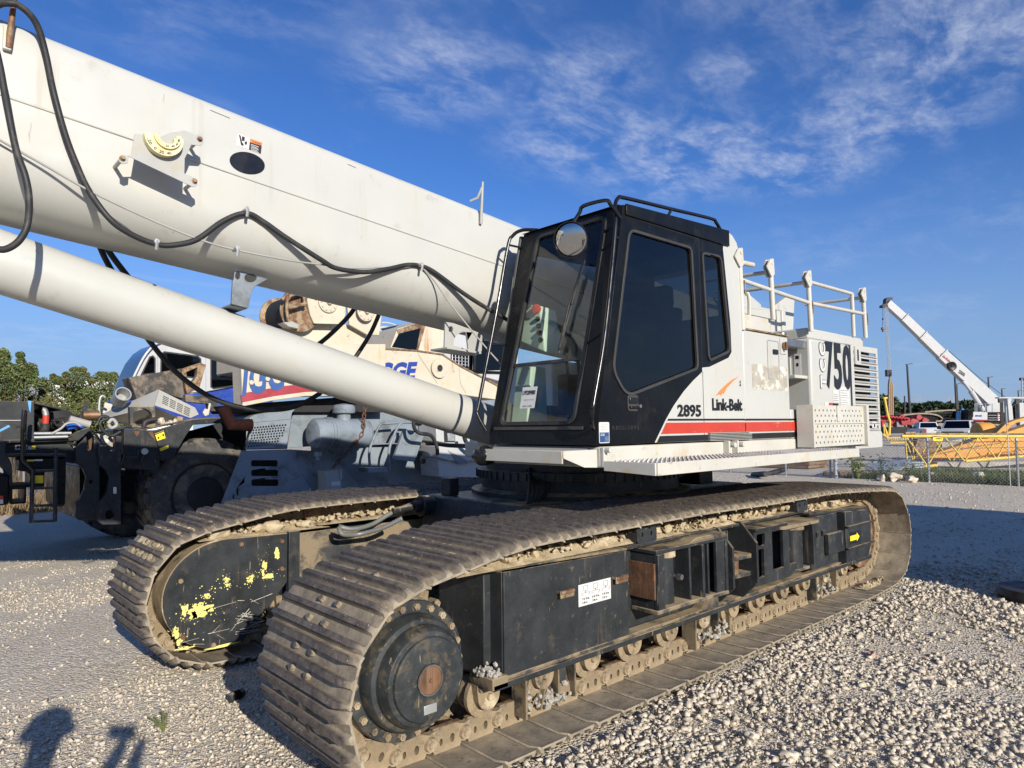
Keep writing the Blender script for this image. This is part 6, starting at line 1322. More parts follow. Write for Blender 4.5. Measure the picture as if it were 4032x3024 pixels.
c = atY(*z4(400, 390), 9.4); b = MB(); b.lathe(c, (0, 1, 0), [(.30, 0), (.30, .02), (.22, .03), (.22, .7), (.30, .71), (.30, .73)], 32); b.build('winch_drum', 'rust_worn', uw, smooth=30)
b = MB(); b.lathe(c + Vector((.03, .035, 0)), (0, 1, 0), [(.262, 0), (.262, .64)], 32); b.build('rope_drum', 'dark_inside', uw, smooth=30)
for a_ in (((245, 290), (290, 235), (405, 175)), ((285, 300), (320, 250), (440, 215)), ((290, 230), (285, 380), (300, 470)), ((435, 190), (440, 330), (430, 340)), ((300, 365), (455, 320))): tb('guard_bar', 'rust_worn', uw, z4, a_, 9.28, .028, sm=False)
b = MB(); b.tube([atY(*z4(470, 205), 9.33), atY(*z4(540, 270), 9.32), atY(*z4(580, 215), 9.33)], .03, 6); b.build('clamp', 'black_dusty', uw)
sp('junction_box', 'light_grey', uw, z4, [(255, 485), (335, 475), (395, 505), (385, 540), (300, 520)], 9.3, .2)
bb_ = sp('boom_foot', 'old_cream', TC, z4, [(985, 705), (1080, 718), (1400, 738), (1640, 772), (1790, 872), (2120, 1045), (2120, 1160), (985, 1000)], 9.42, .8, bev=.01)
tb('edge_tube', 'rust_worn', bb_, z4, [(985, 702), (1080, 714), (1400, 732), (1640, 766), (1790, 862), (2120, 1035)], 9.42, .018, sm=False)
txt('GGE', 'lettering', 'royal', bb_, z4, (1060, 1000), (1395, 985), (1095, 835), 9.415, .05, slant=.0)
c = atY(*z4(1612, 886), 9.40); b = MB(); b.lathe(c, (0, -1, 0), [(.165, 0), (.165, .025), (.06, .03), (.055, -.01)], 36, False); b.build('pivot_boss', 'old_cream', bb_, smooth=30); b = MB(); b.cyl(c + Vector((0, -.008, 0)), c + Vector((0, -.02, 0)), .056, None, 20); b.build('pivot_hole', 'dark_inside', bb_)
for a_ in (((1425, 755), (1600, 1020)), ((1785, 880), (1800, 1020), (1845, 1100))): tb('seam', 'cream_worn', bb_, z4, a_, 9.418, .008, 6, False)
oc = sp('old_cab', 'old_cream', TC, z4, [(1250, 540), (1500, 472), (1530, 452), (1672, 480), (1672, 760), (1420, 738), (1190, 705)], 9.9, 1.0)
sp('cab_glass', 'glass_truck', oc, z4, [(1262, 585), (1448, 538), (1418, 728), (1202, 700)], 9.893, .005, bev=0); sp('cab_band', 'rust_worn', oc, z4, [(1245, 548), (1500, 470), (1530, 455), (1500, 500), (1430, 735), (1415, 735), (1452, 535), (1258, 585)], 9.885, .012, bev=.003)
# grey steps and rails on the carrier side
for a_ in ([(1915, 1060), (1912, 860), (1990, 650), (2050, 545), (2110, 530), (2260, 520)], [(2160, 1130), (2155, 860), (2230, 640), (2300, 530), (2360, 515), (2460, 520)]): tb('step_rail', 'grey_paint', TC, zc, a_, 9.3, .022)
sp('step', 'grey_paint', TC, zc, [(1895, 1085), (2150, 1078), (2150, 1135), (1895, 1140)], 9.3, .3); sp('step_plate', 'grey_paint', TC, z4, [(1215, 1680), (1310, 1418), (1492, 1442), (1400, 1700)], 9.3, .06)
for k in range(3): tb('tyre_lug', 'tyre', TC, z4, [(1440 + 10 * k, 1560 + 70 * k), (1600, 1500 + 80 * k)], 9.5, .04)
cbx = sp('coupling_box', 'light_grey', TC, zc, [(1365, 1120), (1555, 1095), (1565, 1420), (1372, 1420)], 9.0, .25); sp('sticker', 'white_print', cbx, zc, [(1438, 1255), (1545, 1248), (1545, 1300), (1438, 1306)], 8.995, .003, bev=0); sp('plate_end', 'light_grey', cbx, zc, [(1548, 1090), (1572, 1100), (1572, 1230), (1550, 1220)], 8.98, .05)
# rusty chain
CP = spline([atY(*zc(*p), 8.9) for p in ((1868, 235), (1845, 420), (1830, 600), (1790, 700), (1680, 830), (1560, 960), (1440, 1095))], 12); LN = [0]
for i in range(1, len(CP)): LN.append(LN[-1] + (CP[i] - CP[i - 1]).length)
cl = MB(); cl.tube([(.026 * math.cos(q), 0, .045 * math.sin(q)) for q in np.linspace(0, 6.283, 13)], .010, 6, False); CLM = cl.mesh('chain_link', 'rust', 60)
for k in range(int(LN[-1] / .068)):
    s_ = (k + .5) * .068; i = next(j for j in range(len(LN)) if LN[j] >= s_); p = CP[i]; t = (CP[i] - CP[max(0, i - 1)]).normalized()
    M = Matrix.Translation(p) @ t.to_track_quat('Z', 'Y').to_matrix().to_4x4() @ Matrix.Rotation(R(90 * (k % 2)), 4, 'Z'); inst('chain_link', CLM, TC, M)
# ---- blue and white crane behind
BY = 14.0
BC = thing('mobile_crane', 'blue and white mobile crane cab with curved windshield behind the black carrier', 'crane', (4.0, 15.0, 0))
cb = sp('cab_shell', 'white_paint', BC, z2, [(800, 872), (812, 830), (838, 755), (880, 665), (930, 600), (985, 562), (1040, 548), (1100, 548), (1190, 560), (1300, 605), (1700, 700), (1700, 780), (1290, 856), (1000, 880)], BY, 1.25, bev=.04)
sp('cab_skirt', 'royal', BC, z2, [(775, 905), (790, 888), (1000, 885), (1290, 862), (1700, 784), (1700, 1000), (1500, 1050), (770, 1050)], BY - .02, 1.3, bev=.03, lab='blue lower panels')
for yy in (905, 935, 965, 1000): sp('panel_line', 'bigge_blue', BC, z2, [(1300, yy), (1690, yy - 14), (1690, yy - 10), (1300, yy + 4)], BY - .03, .012, bev=0)
for nm, p in (('window', [(888, 745), (936, 645), (950, 640), (960, 652), (960, 738)]), ('window', [(1008, 622), (1025, 614), (1228, 640), (1244, 655), (1246, 770), (1006, 740)]), ('window', [(1318, 650), (1330, 640), (1458, 664), (1458, 815), (1330, 832), (1318, 824)])):
    w_ = sp(nm, 'glass_truck', cb, z2, p, BY - .012, .010, bev=0); sp('frame', 'rubber', cb, z2, [(0, 0)] and [tuple(q) for q in inset(p, -9)], BY - .008, .006, bev=0)
b = MB(); pf = pol(z2, [(797, 868), (810, 828), (836, 752), (878, 662), (928, 597), (982, 560)], BY + .06); pr = [(x - .012, z + .008) for x, z in pf]
b.plate(pf + pr[::-1], 1.1, lambda u, v, w: Vector((u, BY + .06 + w, v))); b.build('windshield', 'glass_truck', cb, smooth=50)
for a_ in ([(835, 760), (890, 650), (945, 580), (1000, 545), (1060, 535), (1200, 552)], [(795, 845), (805, 860), (815, 835), (830, 770), (890, 650)]): tb('white_rail', 'white_paint', BC, z2, a_, BY - .08, .022)
for x in (1055, 1090): tb('white_rail', 'white_paint', BC, z2, [(x, 538), (x, 562)], BY - .08, .016)
sp('cab_seam', 'far_steel', cb, z2, [(978, 600), (982, 600), (982, 875), (978, 875)], BY - .004, .006, bev=0); sp('cab_seam', 'far_steel', cb, z2, [(1278, 620), (1282, 620), (1284, 856), (1280, 856)], BY - .004, .006, bev=0)
big_tyre(BC, (3.6, 14.2, .76), .76, .6)
# ---- white crane with headlamp box, to the right behind the cylinder
WC = thing('rough_terrain_crane', 'white crane with mesh guarded cab window and square headlamp behind the crawler crane cab', 'crane', (8.2, 10.5, 0))
hx = sp('headlamp_box', 'white_paint', WC, z4, [(1586, 1375), (1700, 1392), (2250, 1480), (2260, 1560), (1700, 1540), (1590, 1520)], 9.1, .5, bev=.012); sp('lamp_recess', 'dark_inside', hx, z4, [(1656, 1432), (1752, 1438), (1754, 1530), (1660, 1528)], 9.09, .012, bev=.003); sp('headlamp', 'galv', hx, z4, [(1688, 1450), (1750, 1452), (1750, 1520), (1690, 1518)], 9.08, .012, bev=.004)
sp('bumper', 'white_paint', WC, z4, [(1586, 1560), (1690, 1575), (2260, 1600), (2260, 1700), (1690, 1690), (1600, 1660)], 9.05, .5, bev=.01); sp('bumper', 'white_paint', WC, z4, [(1600, 1665), (2260, 1705), (2260, 1840), (1610, 1830)], 9.12, .5, bev=.01); sp('triangle_gusset', 'grey_paint', WC, z4, [(1690, 1600), (1860, 1690), (1860, 1720), (1780, 1710)], 9.04, .01, bev=0)
tb('lamp_hose', 'rubber', WC, z4, [(1390, 1300), (1395, 1400), (1440, 1450), (1540, 1470), (1590, 1560), (1600, 1640)], 8.9, .03); tb('lamp_hose', 'rubber', WC, z4, [(1830, 1470), (1850, 1530), (1920, 1590), (2000, 1600)], 8.8, .035)
b = MB(); v = atY(*z4(1435, 1350), 8.95); b.lathe(v, (-.4, -1, 0), [(.06, -.05), (.075, 0), (.06, .05), (.01, .06)], 18); b.build('work_lamp', 'black_gloss', WC, smooth=40)
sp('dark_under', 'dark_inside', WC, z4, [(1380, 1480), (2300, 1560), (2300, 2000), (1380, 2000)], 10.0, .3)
wc_ = sp('cab_wall', 'white_paint', WC, z4, [(1380, 480), (1700, 480), (2300, 430), (2300, 1050), (2150, 1000), (1900, 930), (1700, 830)], 11.2, 1.2, holes=([(1715, 745), (1915, 770), (1910, 905), (1830, 880), (1715, 815)], [(1935, 780), (1990, 620), (2180, 560), (2230, 900), (1930, 910)]), bev=.01)
sp('window', 'glass_truck', wc_, z4, [(1705, 735), (1925, 760), (1920, 915), (1830, 890), (1705, 825)], 11.23, .01, bev=0); sp('window', 'glass_truck', wc_, z4, [(1925, 770), (1985, 610), (2190, 550), (2240, 910), (1922, 920)], 11.23, .01, bev=0)
for k in range(6): tb('mesh_bar', 'galv', wc_, z4, [(1728 + 28 * k, 750), (1728 + 28 * k, 870)], 11.17, .010, 6)
for k in range(5): tb('mesh_bar', 'galv', wc_, z4, [(1718, 760 + 28 * k), (1870, 775 + 28 * k)], 11.17, .010, 6)
tb('window_bar', 'black_paint', wc_, z4, [(1925, 930), (1925, 770)], 11.17, .03, 6); tb('window_bar', 'black_paint', wc_, z4, [(1700, 850), (1925, 915), (2250, 925)], 11.17, .03, 6, False)
sp('round_housing', 'white_paint', WC, z4, [(1085, 700), (1090, 520), (1140, 515), (1200, 530), (1245, 560), (1260, 620), (1200, 705)], 12.6, .8); sp('window', 'glass_truck', WC, z4, [(1092, 608), (1165, 615), (1182, 640), (1182, 702), (1090, 700)], 12.58, .015, bev=0)
tb('roof_rail', 'white_paint', WC, z4, [(1108, 488), (1170, 490), (1230, 510), (1258, 530)], 12.5, .02)
sp('chassis', 'grey_paint', WC, z4, [(1500, 1040), (2300, 1100), (2300, 1400), (1500, 1300)], 10.4, .5)

# ---- bushes and trees beyond, a white building far behind
def leaf_cloud(b, centers, n, size, rs, flat=.0):
    vs = []; fs = []
    for k in range(n):
        (c, r) = rs.choice(centers); d = Vector((rs.gauss(0, 1), rs.gauss(0, 1), rs.gauss(0, 1))).normalized() * (rs.random() ** .4)
        p = Vector(c) + Vector((d.x * r[0], d.y * r[1], d.z * r[2]))
        a = Vector((rs.gauss(0, 1), rs.gauss(0, 1), rs.gauss(0, 1))).normalized(); e = a.cross(Vector((rs.gauss(0, 1), rs.gauss(0, 1), rs.gauss(0, 1)))).normalized(); s = size * rs.uniform(.6, 1.3)
        o = len(vs); vs += [p - a * s, p + e * s * .5, p + a * s, p - e * s * .5]; fs.append((o, o + 1, o + 2, o + 3))
    b.add(vs, fs)
def bush(name, label, clumps, base, mats, n, size, seed, cat='bush', group=None, limbs=True):
    """clumps: (pixel x, pixel y, depth Y, radius in m)"""
    rs = random.Random(seed); cs = [(atY(x, y, yy), r) for x, y, yy, r in clumps]
    th = thing(name, label, cat, base, group)
    if limbs:
        t = MB(); bz = Vector(base)
        for c, r in cs:
            m_ = bz.lerp(c, .5) + Vector((rs.uniform(-.2, .2), rs.uniform(-.2, .2), .2)); t.tube(spline([bz + Vector((rs.uniform(-.15, .15), 0, -.05)), m_, c], 5), .014, 5)
        t.buildj('trunk', 'bark', th, smooth=60)
    cen = [(c, (r, r, r * .8)) for c, r in cs]
    for m, fr in mats:
        b = MB(); leaf_cloud(b, cen, int(n * fr), size, rs); b.buildj('crown', m, th, smooth=None)
    return th
def hedge(seed, x0, x1, yb, yt, d, r, n):
    rs = random.Random(seed); out = []
    for k in range(n):
        t = k / (n - 1); x = x0 + (x1 - x0) * t + rs.uniform(-12, 12); top = yt(t)
        y = top + (yb - top) * rs.random() ** .8; out.append((x, y, d + rs.uniform(-.5, .5), r * rs.uniform(.45, 1.1)))
        if rs.random() < .5: out.append((x + rs.uniform(-8, 8), top - rs.uniform(5, 26), d, r * rs.uniform(.12, .25)))
    return out
bush('scrub_tree', 'tall thin scrub tree at the left edge with sparse top shoots', [(14, 1385, 19, .10), (18, 1405, 19, .14), (10, 1430, 19, .17), (80, 1398, 19, .09), (82, 1422, 19, .10), (78, 1450, 19, .13), (76, 1480, 19, .20), (40, 1450, 19, .16), (46, 1490, 19, .25), (118, 1448, 19, .16), (130, 1470, 19, .12), (112, 1490, 19, .20), (20, 1500, 19, .3), (90, 1520, 19, .3), (140, 1505, 19, .15), (-60, 1480, 19, .4), (0, 1460, 19, .2), (55, 1540, 19, .32), (10, 1550, 19, .3)], (2.3, 19.2, 0), (('leaf_a', .55), ('leaf_b', .4), ('leaf_dry', .05)), 8000, .034, 21, 'tree')
bush('shrub', 'brownish green shrub below the scrub tree', hedge(1, -30, 190, 1690, lambda t: 1590 - 20 * math.sin(t * 9), 19.6, .46, 32), (3.1, 20.2, 0), (('leaf_b', .42), ('leaf_dry', .33), ('leaf_a', .25)), 20000, .033, 22, 'shrub')
bush('shrub', 'bright green bush in front of the white building', hedge(2, 150, 480, 1690, lambda t: 1535 - 48 * math.sin(t * 3.1) - 14 * math.sin(t * 17), 20.6, .46, 52), (5.3, 21.3, 0), (('leaf_b', .55), ('leaf_a', .38), ('leaf_dry', .07)), 42000, .033, 23, 'shrub')
bush('shrub', 'low green bush showing above the engine bay', hedge(3, 130, 340, 1720, lambda t: 1620 - 15 * math.sin(t * 8), 18.6, .36, 22), (3.9, 19.2, 0), (('leaf_b', .6), ('leaf_dry', .2), ('leaf_a', .2)), 18000, .033, 24, 'shrub')
b = MB(); leaf_cloud(b, [(Vector((-1.5 - k * .9 + random.uniform(-.3, .3), 20 + random.uniform(-.5, .5), random.uniform(.5, 2.2))), (.9, .8, .7)) for k in range(14)], 5200, .09, random.Random(30)); stuff(b.buildj('hedge', 'leaf_a', smooth=None), 'hedge going on beyond the left edge of the yard')
bl = thing('warehouse', 'long white warehouse wall far behind the green bush', 'building', (22, 80, 0))
sp('wall', 'white_wall', bl, zd, [(600, 775), (1500, 745), (2400, 745), (2400, 1400), (600, 1400)], 80, 20, bev=0); sp('roof_edge', 'far_steel', bl, zd, [(590, 766), (1500, 741), (2400, 741), (2400, 752), (1500, 752), (590, 780)], 79.8, 20, bev=0)
dg = MB(); rs = random.Random(5); vs = []; fs = []
for k in range(5200):
    x, y = rs.uniform(-3, 4.4), rs.uniform(16.8, 18.4); h = rs.uniform(.15, .55); a_ = rs.random() * 3.14; o = len(vs); dx_, dy_ = math.cos(a_) * .012, math.sin(a_) * .012
    vs += [(x - dx_, y - dy_, 0), (x + dx_, y + dy_, 0), (x + rs.gauss(0, .08), y + rs.gauss(0, .08), h)]; fs.append((o, o + 1, o + 2))
dg.add(vs, fs); stuff(dg.buildj('dry_grass', 'dry_grass', smooth=None), 'dry brown grass behind the black carrier')
# ================================================================== the yard beyond, right
def y1(x, y): return (3400 + x * .2857, 1100 + y * .2857)
def y2(x, y): return (3400 + x * .2857, 1500 + y * .2857)
FH = Vector((FW.x, FW.y, 0)).normalized()
def atF(p, d): return EYE + ray(*p) * d
def fp(name, mat, par, zz, pts, d, th, holes=(), bev=0.0, lab=None):     # flat-fronted piece standing d metres ahead, th metres deep
    b = MB(); b.plate(pts, th, lambda u, v, w: atF(zz(u, v), d) + FH * w, holes); return b.build(name, mat, par, bevel=bev, label=lab)
def ft(name, mat, par, zz, pts, d, r, n=8, sm=False, rads=None):
    P = [atF(zz(p[0], p[1]), p[2] if len(p) > 2 else d) for p in pts]
    b = MB(); b.tube(spline(P, 5) if sm else P, r, n, rads=rads); return b.build(name, mat, par, smooth=60)
def spot(p, d): v = atF(y2(*p), d); return (v.x, v.y, gz(v.x, v.y))
def base(p, d): v = atF(p, d); return (v.x, v.y, gz(v.x, v.y))

# ---- chain link fence with posts
FXX = 21.3
FE = thing('chain_link_fence', 'low galvanised chain link fence with round posts behind the crane', 'fence', (FXX, 9, 0))
ys_ = [2.3, 4.26, 6.28, 8.3, 8.95, 10.35, 12.3, 14.3, 16.3]; FHT = 1.12
for y in ys_:
    b = MB(); b.cyl((FXX, y, -.1), (FXX, y, FHT + .06), .030, None, 12); b.lathe((FXX, y, FHT + .06), (0, 0, 1), [(.034, 0), (.03, .02), (.01, .035)], 12); b.build('fence_post', 'galv', FE, smooth=40)
b = MB(); zt = FHT; y0_, y1_ = 1.2, 16.3; p_ = .085; L_ = y1_ - y0_; k = -FHT
while k < L_:
    for sg in (1, -1):
        a = max(0, k); e = min(L_, k + zt)
        if e > a:
            yy = (lambda t: y0_ + t) if sg > 0 else (lambda t: y1_ - t)
            b.tube([(FXX - .031 + .006 * sg, yy(a), a - k + .02), (FXX - .031 + .006 * sg, yy(e), e - k + .02)], .0035, 3, False)
    k += p_
stuff(b.buildj('wire_mesh', 'galv', FE, smooth=None))
for z in (FHT, .96): b = MB(); b.tube([(FXX - .034, y, z + .02 * math.sin(y * 2)) for y in np.linspace(1.2, 16.3, 40)], .012 if z > 1 else .008, 6); b.build('fence_wire', 'galv', FE)
b = MB(); b.cyl((FXX - .1, 8.75, 0), (FXX - .1, 8.75, 1.1), .055, None, 16); tag(b.build('gate_post', 'far_steel', None, smooth=40), 'thick dark gate post at the fence below the walkway', 'post')
b = MB(); v = atX(4015, 1500 + 480 * .2857, 21.2); b.tube([(21.15, 4.40, 0), (21.13, 4.40, 2.02)], .011, 8); tag(b.build('marker_rod', 'white_paint', None), 'thin white rod standing at the right fence post', 'rod')
# ---- grass and weeds along the fence
def blades(name, label, n, fn, h, mat, seed, w=.012):
    rs = random.Random(seed); vs = []; fs = []
    for k in range(n):
        x, y = fn(rs); hh = rs.uniform(*h); a = rs.random() * 3.14; o = len(vs); ux, uy = math.cos(a) * w, math.sin(a) * w; z = gz(x, y)
        lx, ly = rs.gauss(0, hh * .35), rs.gauss(0, hh * .35); vs += [(x - ux, y - uy, z), (x + ux, y + uy, z), (x + lx, y + ly, z + hh)]; fs.append((o, o + 1, o + 2))
    b = MB(); b.add(vs, fs); return stuff(b.buildj(name, mat, smooth=None), label)
blades('grass', 'green grass strip along the fence foot', 17000, lambda r: (r.uniform(21.4, 26.5), r.uniform(2.2, 8.6)), (.05, .22), 'grass', 3, .016)
blades('grass', 'dry tufts in the grass strip', 900, lambda r: (r.uniform(21.3, 24), r.uniform(2.2, 8.6)), (.08, .3), 'dry_grass', 4, .010)
def weed(label, c, h, n, seed, mat='leaf_a'):
    rs = random.Random(seed); th = thing('weed', label, 'weed', c); st = MB(); b = MB(); vs = []; fs = []
    for k in range(n):
        t = Vector(c) + Vector((rs.gauss(0, h * .3), rs.gauss(0, h * .3), h * rs.uniform(.5, 1))); st.tube([Vector(c), Vector(c).lerp(t, .5) + Vector((0, 0, h * .1)), t], .004, 4)
        for j in range(9):
            p = Vector(c).lerp(t, rs.uniform(.2, 1)); a = Vector((rs.gauss(0, 1), rs.gauss(0, 1), rs.gauss(0, .6))).normalized() * h * .07; e = a.cross(Vector((rs.gauss(0, 1), rs.gauss(0, 1), 1))).normalized() * h * .03; o = len(vs); vs += [p, p + a + e, p + a * 2, p + a - e]; fs.append((o, o + 1, o + 2, o + 3))
    b.add(vs, fs); st.buildj('stem', 'leaf_b', th); b.buildj('foliage', mat, th, smooth=None); return th
weed('tall leafy weed growing through the fence beside the gate post', (21.2, 8.1, 0), .95, 16, 1, 'leaf_b'); weed('leafy weed at the fence left of the grey metal stack', (21.5, 7.55, 0), .8, 12, 2); weed('dark weed in front of the grey metal stack', (21.9, 6.9, 0), .6, 14, 3)
for k, (x, y, r, lab) in enumerate(((21.0, 7.05, .16, 'white rock heap at the fence beside the crawler end'), (20.9, 7.35, .12, 'pale rock nearest the crawler end'), (20.9, 6.6, .13, 'pale rock left of the fence post'), (23.2, 5.6, .14, 'white rock on the grass behind the fence'), (23.1, 6.8, .11, 'small white rock beside the grey stack'))):
    b = MB(); b.blob((x, y, r * .55), r, k + 2, 3, .45, (1.2, 1, .8)); tag(b.build('rock', 'stone', None, smooth=50), lab, 'rock', 'rocks along the fence')
# ---- sleepers, stacks and pallets behind the fence
tag(fp('concrete_sleeper', 'concrete', None, y2, [(1015, 1118), (3200, 1100), (3200, 1195), (1380, 1196), (1015, 1172)], 25.2, .5, bev=.02), 'long stained concrete sleeper under the yellow lattice boom', 'sleeper')
for k in range(5):
    b = MB(); M_ = Matrix.Translation(spot((665, 1240), 22.6)) @ Matrix.Rotation(YAW, 4, 'Z'); b.box(0, .9, -.42 + .02 * (k % 2), .40 - .03 * (k % 3), .075 * k + .01, .075 * k + .062, M_); tag(b.build('steel_plate', 'far_steel', None, bevel=.006), 'grey steel plate in the stack behind the fence, number %s from the ground' % ('one', 'two', 'three', 'four', 'five')[k], 'plate', 'stacked grey plates')
def pallet(loc, lab, rz=0):
    t = thing('pallet', lab, 'pallet', loc, 'pallets by the fence'); M = Matrix.Translation(loc) @ Matrix.Rotation(rz, 4, 'Z')
    for k in range(6): b = MB(); b.box(-.6, .6, -.5 + k * .19, -.38 + k * .19, .10, .122, M); b.build('slat', 'timber', t, bevel=.003)
    for k in range(3): b = MB(); b.box(-.6 + k * .55, -.5 + k * .55, -.5, .57, 0, .0995, M); b.build('bearer', 'timber', t, bevel=.003)
pallet((22.6, 9.0, 0), 'weathered timber pallet left of the leafy weeds', .2); pallet((22.9, 7.95, 0), 'weathered timber pallet under the tilted grey sheet', -.1)
qd('grey_sheet', 'far_steel', None, [(23.0, 8.6, .15), (23.1, 7.6, .18), (23.8, 7.5, .50), (23.7, 8.5, .36)], (0, 0, -.02), lab=None); tag(bpy.data.objects['grey_sheet'], 'tilted grey sheet leaning over the pallets', 'sheet')
for k in range(4): b = MB(); b.box(24.8 + .05 * (k % 2), 26.5, 11.2, 14.0 - .1 * k, .12 * k, .12 * k + .105); tag(b.build('brown_beam', 'rust_worn', None, bevel=.006), 'rusty brown beam in the pile below the walkway, layer %s' % ('one', 'two', 'three', 'four')[k], 'beam', 'pile of rusty beams')
tag(fp('maroon_block', 'rust_worn', None, y2, [(745, 800), (1090, 785), (1080, 850), (1010, 900), (1000, 980), (725, 1040), (710, 900)], 29, .8, bev=.03), 'dark maroon steel block behind the yellow lattice', 'block')
tag(fp('concrete_block', 'concrete', None, y2, [(1075, 845), (1360, 800), (1365, 920), (1080, 935)], 31, .8, bev=.02), 'grey concrete block stack behind the yellow lattice', 'block')
# ---- yellow lattice boom section
LB = thing('lattice_boom', 'yellow tubular lattice boom section lying behind the fence', 'boom', base(y2(1300, 1180), 24.5))
T0, T1 = 24.0, 25.6
ft('chord', 'yellow_paint', LB, y2, [(525, 762, T0), (1200, 762, T0), (3200, 768, T0)], T0, .055, 12); ft('chord', 'yellow_paint', LB, y2, [(560, 735, T1), (3200, 742, T1)], T1, .055, 12)
ft('chord', 'yellow_paint', LB, y2, [(830, 1185, T0), (1015, 1162, T0)], T0, .055, 12); ft('chord', 'yellow_paint', LB, y2, [(1405, 1105, T0), (2212, 1038, T0), (3200, 955, T0)], T0, .055, 12)
nx = [(575, 775), (600, 1095), (590, 775), (875, 1165), (885, 1165), (1080, 830), (1120, 775), (1390, 1105), (1400, 1105), (1580, 780), (1600, 780), (1830, 1070), (1840, 1070), (1990, 780), (2015, 780), (2250, 1040), (2260, 1035), (2420, 780)]
for i in range(0, len(nx), 2): ft('lacing', 'yellow_paint', LB, y2, [nx[i] + (T0,), nx[i + 1] + (T0,)], T0, .028, 8)
nf = [(665, 775), (700, 1080), (600, 860), (680, 1085), (915, 780), (790, 1050), (1000, 850), (1200, 1100), (1390, 785), (1240, 1095), (1410, 790), (1640, 1070), (1820, 790), (1680, 1070), (1840, 790), (2060, 1030), (2110, 920), (2070, 1020)]
for i in range(0, len(nf), 2): ft('lacing', 'yellow_paint', LB, y2, [nf[i] + (T1,), nf[i + 1] + (T1,)], T1, .024, 8)
sgn = fp('load_sign', 'yellow_print', LB, y2, [(958, 762), (1100, 772), (1085, 832), (960, 828)], 23.9, .02); fp('sign_edge', 'black_print', LB, y2, [(958, 758), (1102, 768), (1101, 776), (958, 767)], 23.88, .01)
a0, a1, a2 = (atF(y2(*q), 23.88) for q in ((1000, 806), (1080, 808), (1001, 784))); text('7,000 ll', 'lettering', 'black_print', LB, 1, 1, lambda u, v, w: a0 + (a1 - a0) * u + (a2 - a0) * v, .03)
pc = ft('dark_pipe', 'black_muddy', None, y2, [(700, 735, 25), (3200, 738, 25)], 25, .05, 10); tag(pc, 'dark pipe lying along the top of the yellow lattice', 'pipe')
for k, (xx, lab) in enumerate(((620, 'brown pipe stub at the left end of the lattice'), (665, 'second brown pipe stub at the lattice end'))): tag(ft('pipe_stub', 'rust_worn', None, y2, [(xx - 45, 725, 24.6), (xx + 45, 712, 24.6)], 24.6, .055, 12), lab, 'pipe', 'pipe stubs on the lattice')
# ---- orange machine arms
OR = thing('orange_boom', 'orange welded machine boom lying behind the yellow lattice', 'boom', base(y2(1500, 1080), 28))
fp('boom_plate', 'orange_paint', OR, y2, [(770, 1090), (860, 1040), (1300, 900), (1420, 860), (1560, 800), (1700, 800), (2000, 700), (2600, 500), (2600, 880), (1900, 985), (1500, 1070), (1000, 1100)], 28, .5, bev=.02); fp('boom_plate', 'orange_paint', OR, y2, [(1500, 1075), (1900, 1000), (2600, 900), (2600, 1010), (1900, 1060), (1500, 1095)], 27.6, .4, bev=.02)
fp('plate_edge', 'rust_worn', OR, y2, [(860, 1035), (1500, 905), (1900, 850), (1900, 858), (1500, 918), (860, 1050)], 27.97, .05)
fp('link_arm', 'orange_paint', OR, y2, [(1832, 716), (1960, 592), (2080, 545), (2500, 430), (2500, 490), (2090, 580), (1990, 640), (1890, 716)], 27, .3, [oval(1978, 604, 14, 14)], bev=.01); fp('link_arm', 'orange_paint', OR, y2, [(1920, 690), (2010, 620), (2040, 625), (1960, 700)], 27.4, .2)
v = atF(y2(1655, 720), 29); b = MB(); b.lathe(v, tuple(RT), [(.0, -.3), (.42, -.3), (.45, -.25), (.45, .25), (.42, .3), (.0, .3)], 28, False); b.build('end_drum', 'orange_paint', OR, smooth=40)
# ---- slender yellow machine parts by the engine housing
YM = thing('yellow_jib', 'upright slim yellow jib with cage, just right of the louvred door', 'jib', base(y2(330, 850), 38))
ft('mast', 'yellow_paint', YM, y2, [(290, 235), (330, 460), (365, 560), (355, 740)], 38, .065, 10); ft('mast_cap', 'yellow_paint', YM, y2, [(275, 240), (325, 232)], 38, .06, 8)
for a_ in (((275, 590), (290, 760)), ((275, 590), (345, 760)), ((265, 740), (380, 800)), ((300, 650), (340, 830))): ft('strut', 'yellow_paint', YM, y2, list(a_), 38, .035, 8)
for k in range(7): ft('cage_bar', 'yellow_paint', YM, y2, [(380 + 28 * k, 775), (395 + 27 * k, 855)], 37, .025, 6)
for yy in (778, 820, 855): ft('cage_bar', 'yellow_paint', YM, y2, [(365, yy), (570, yy - 4)], 37, .03, 6)
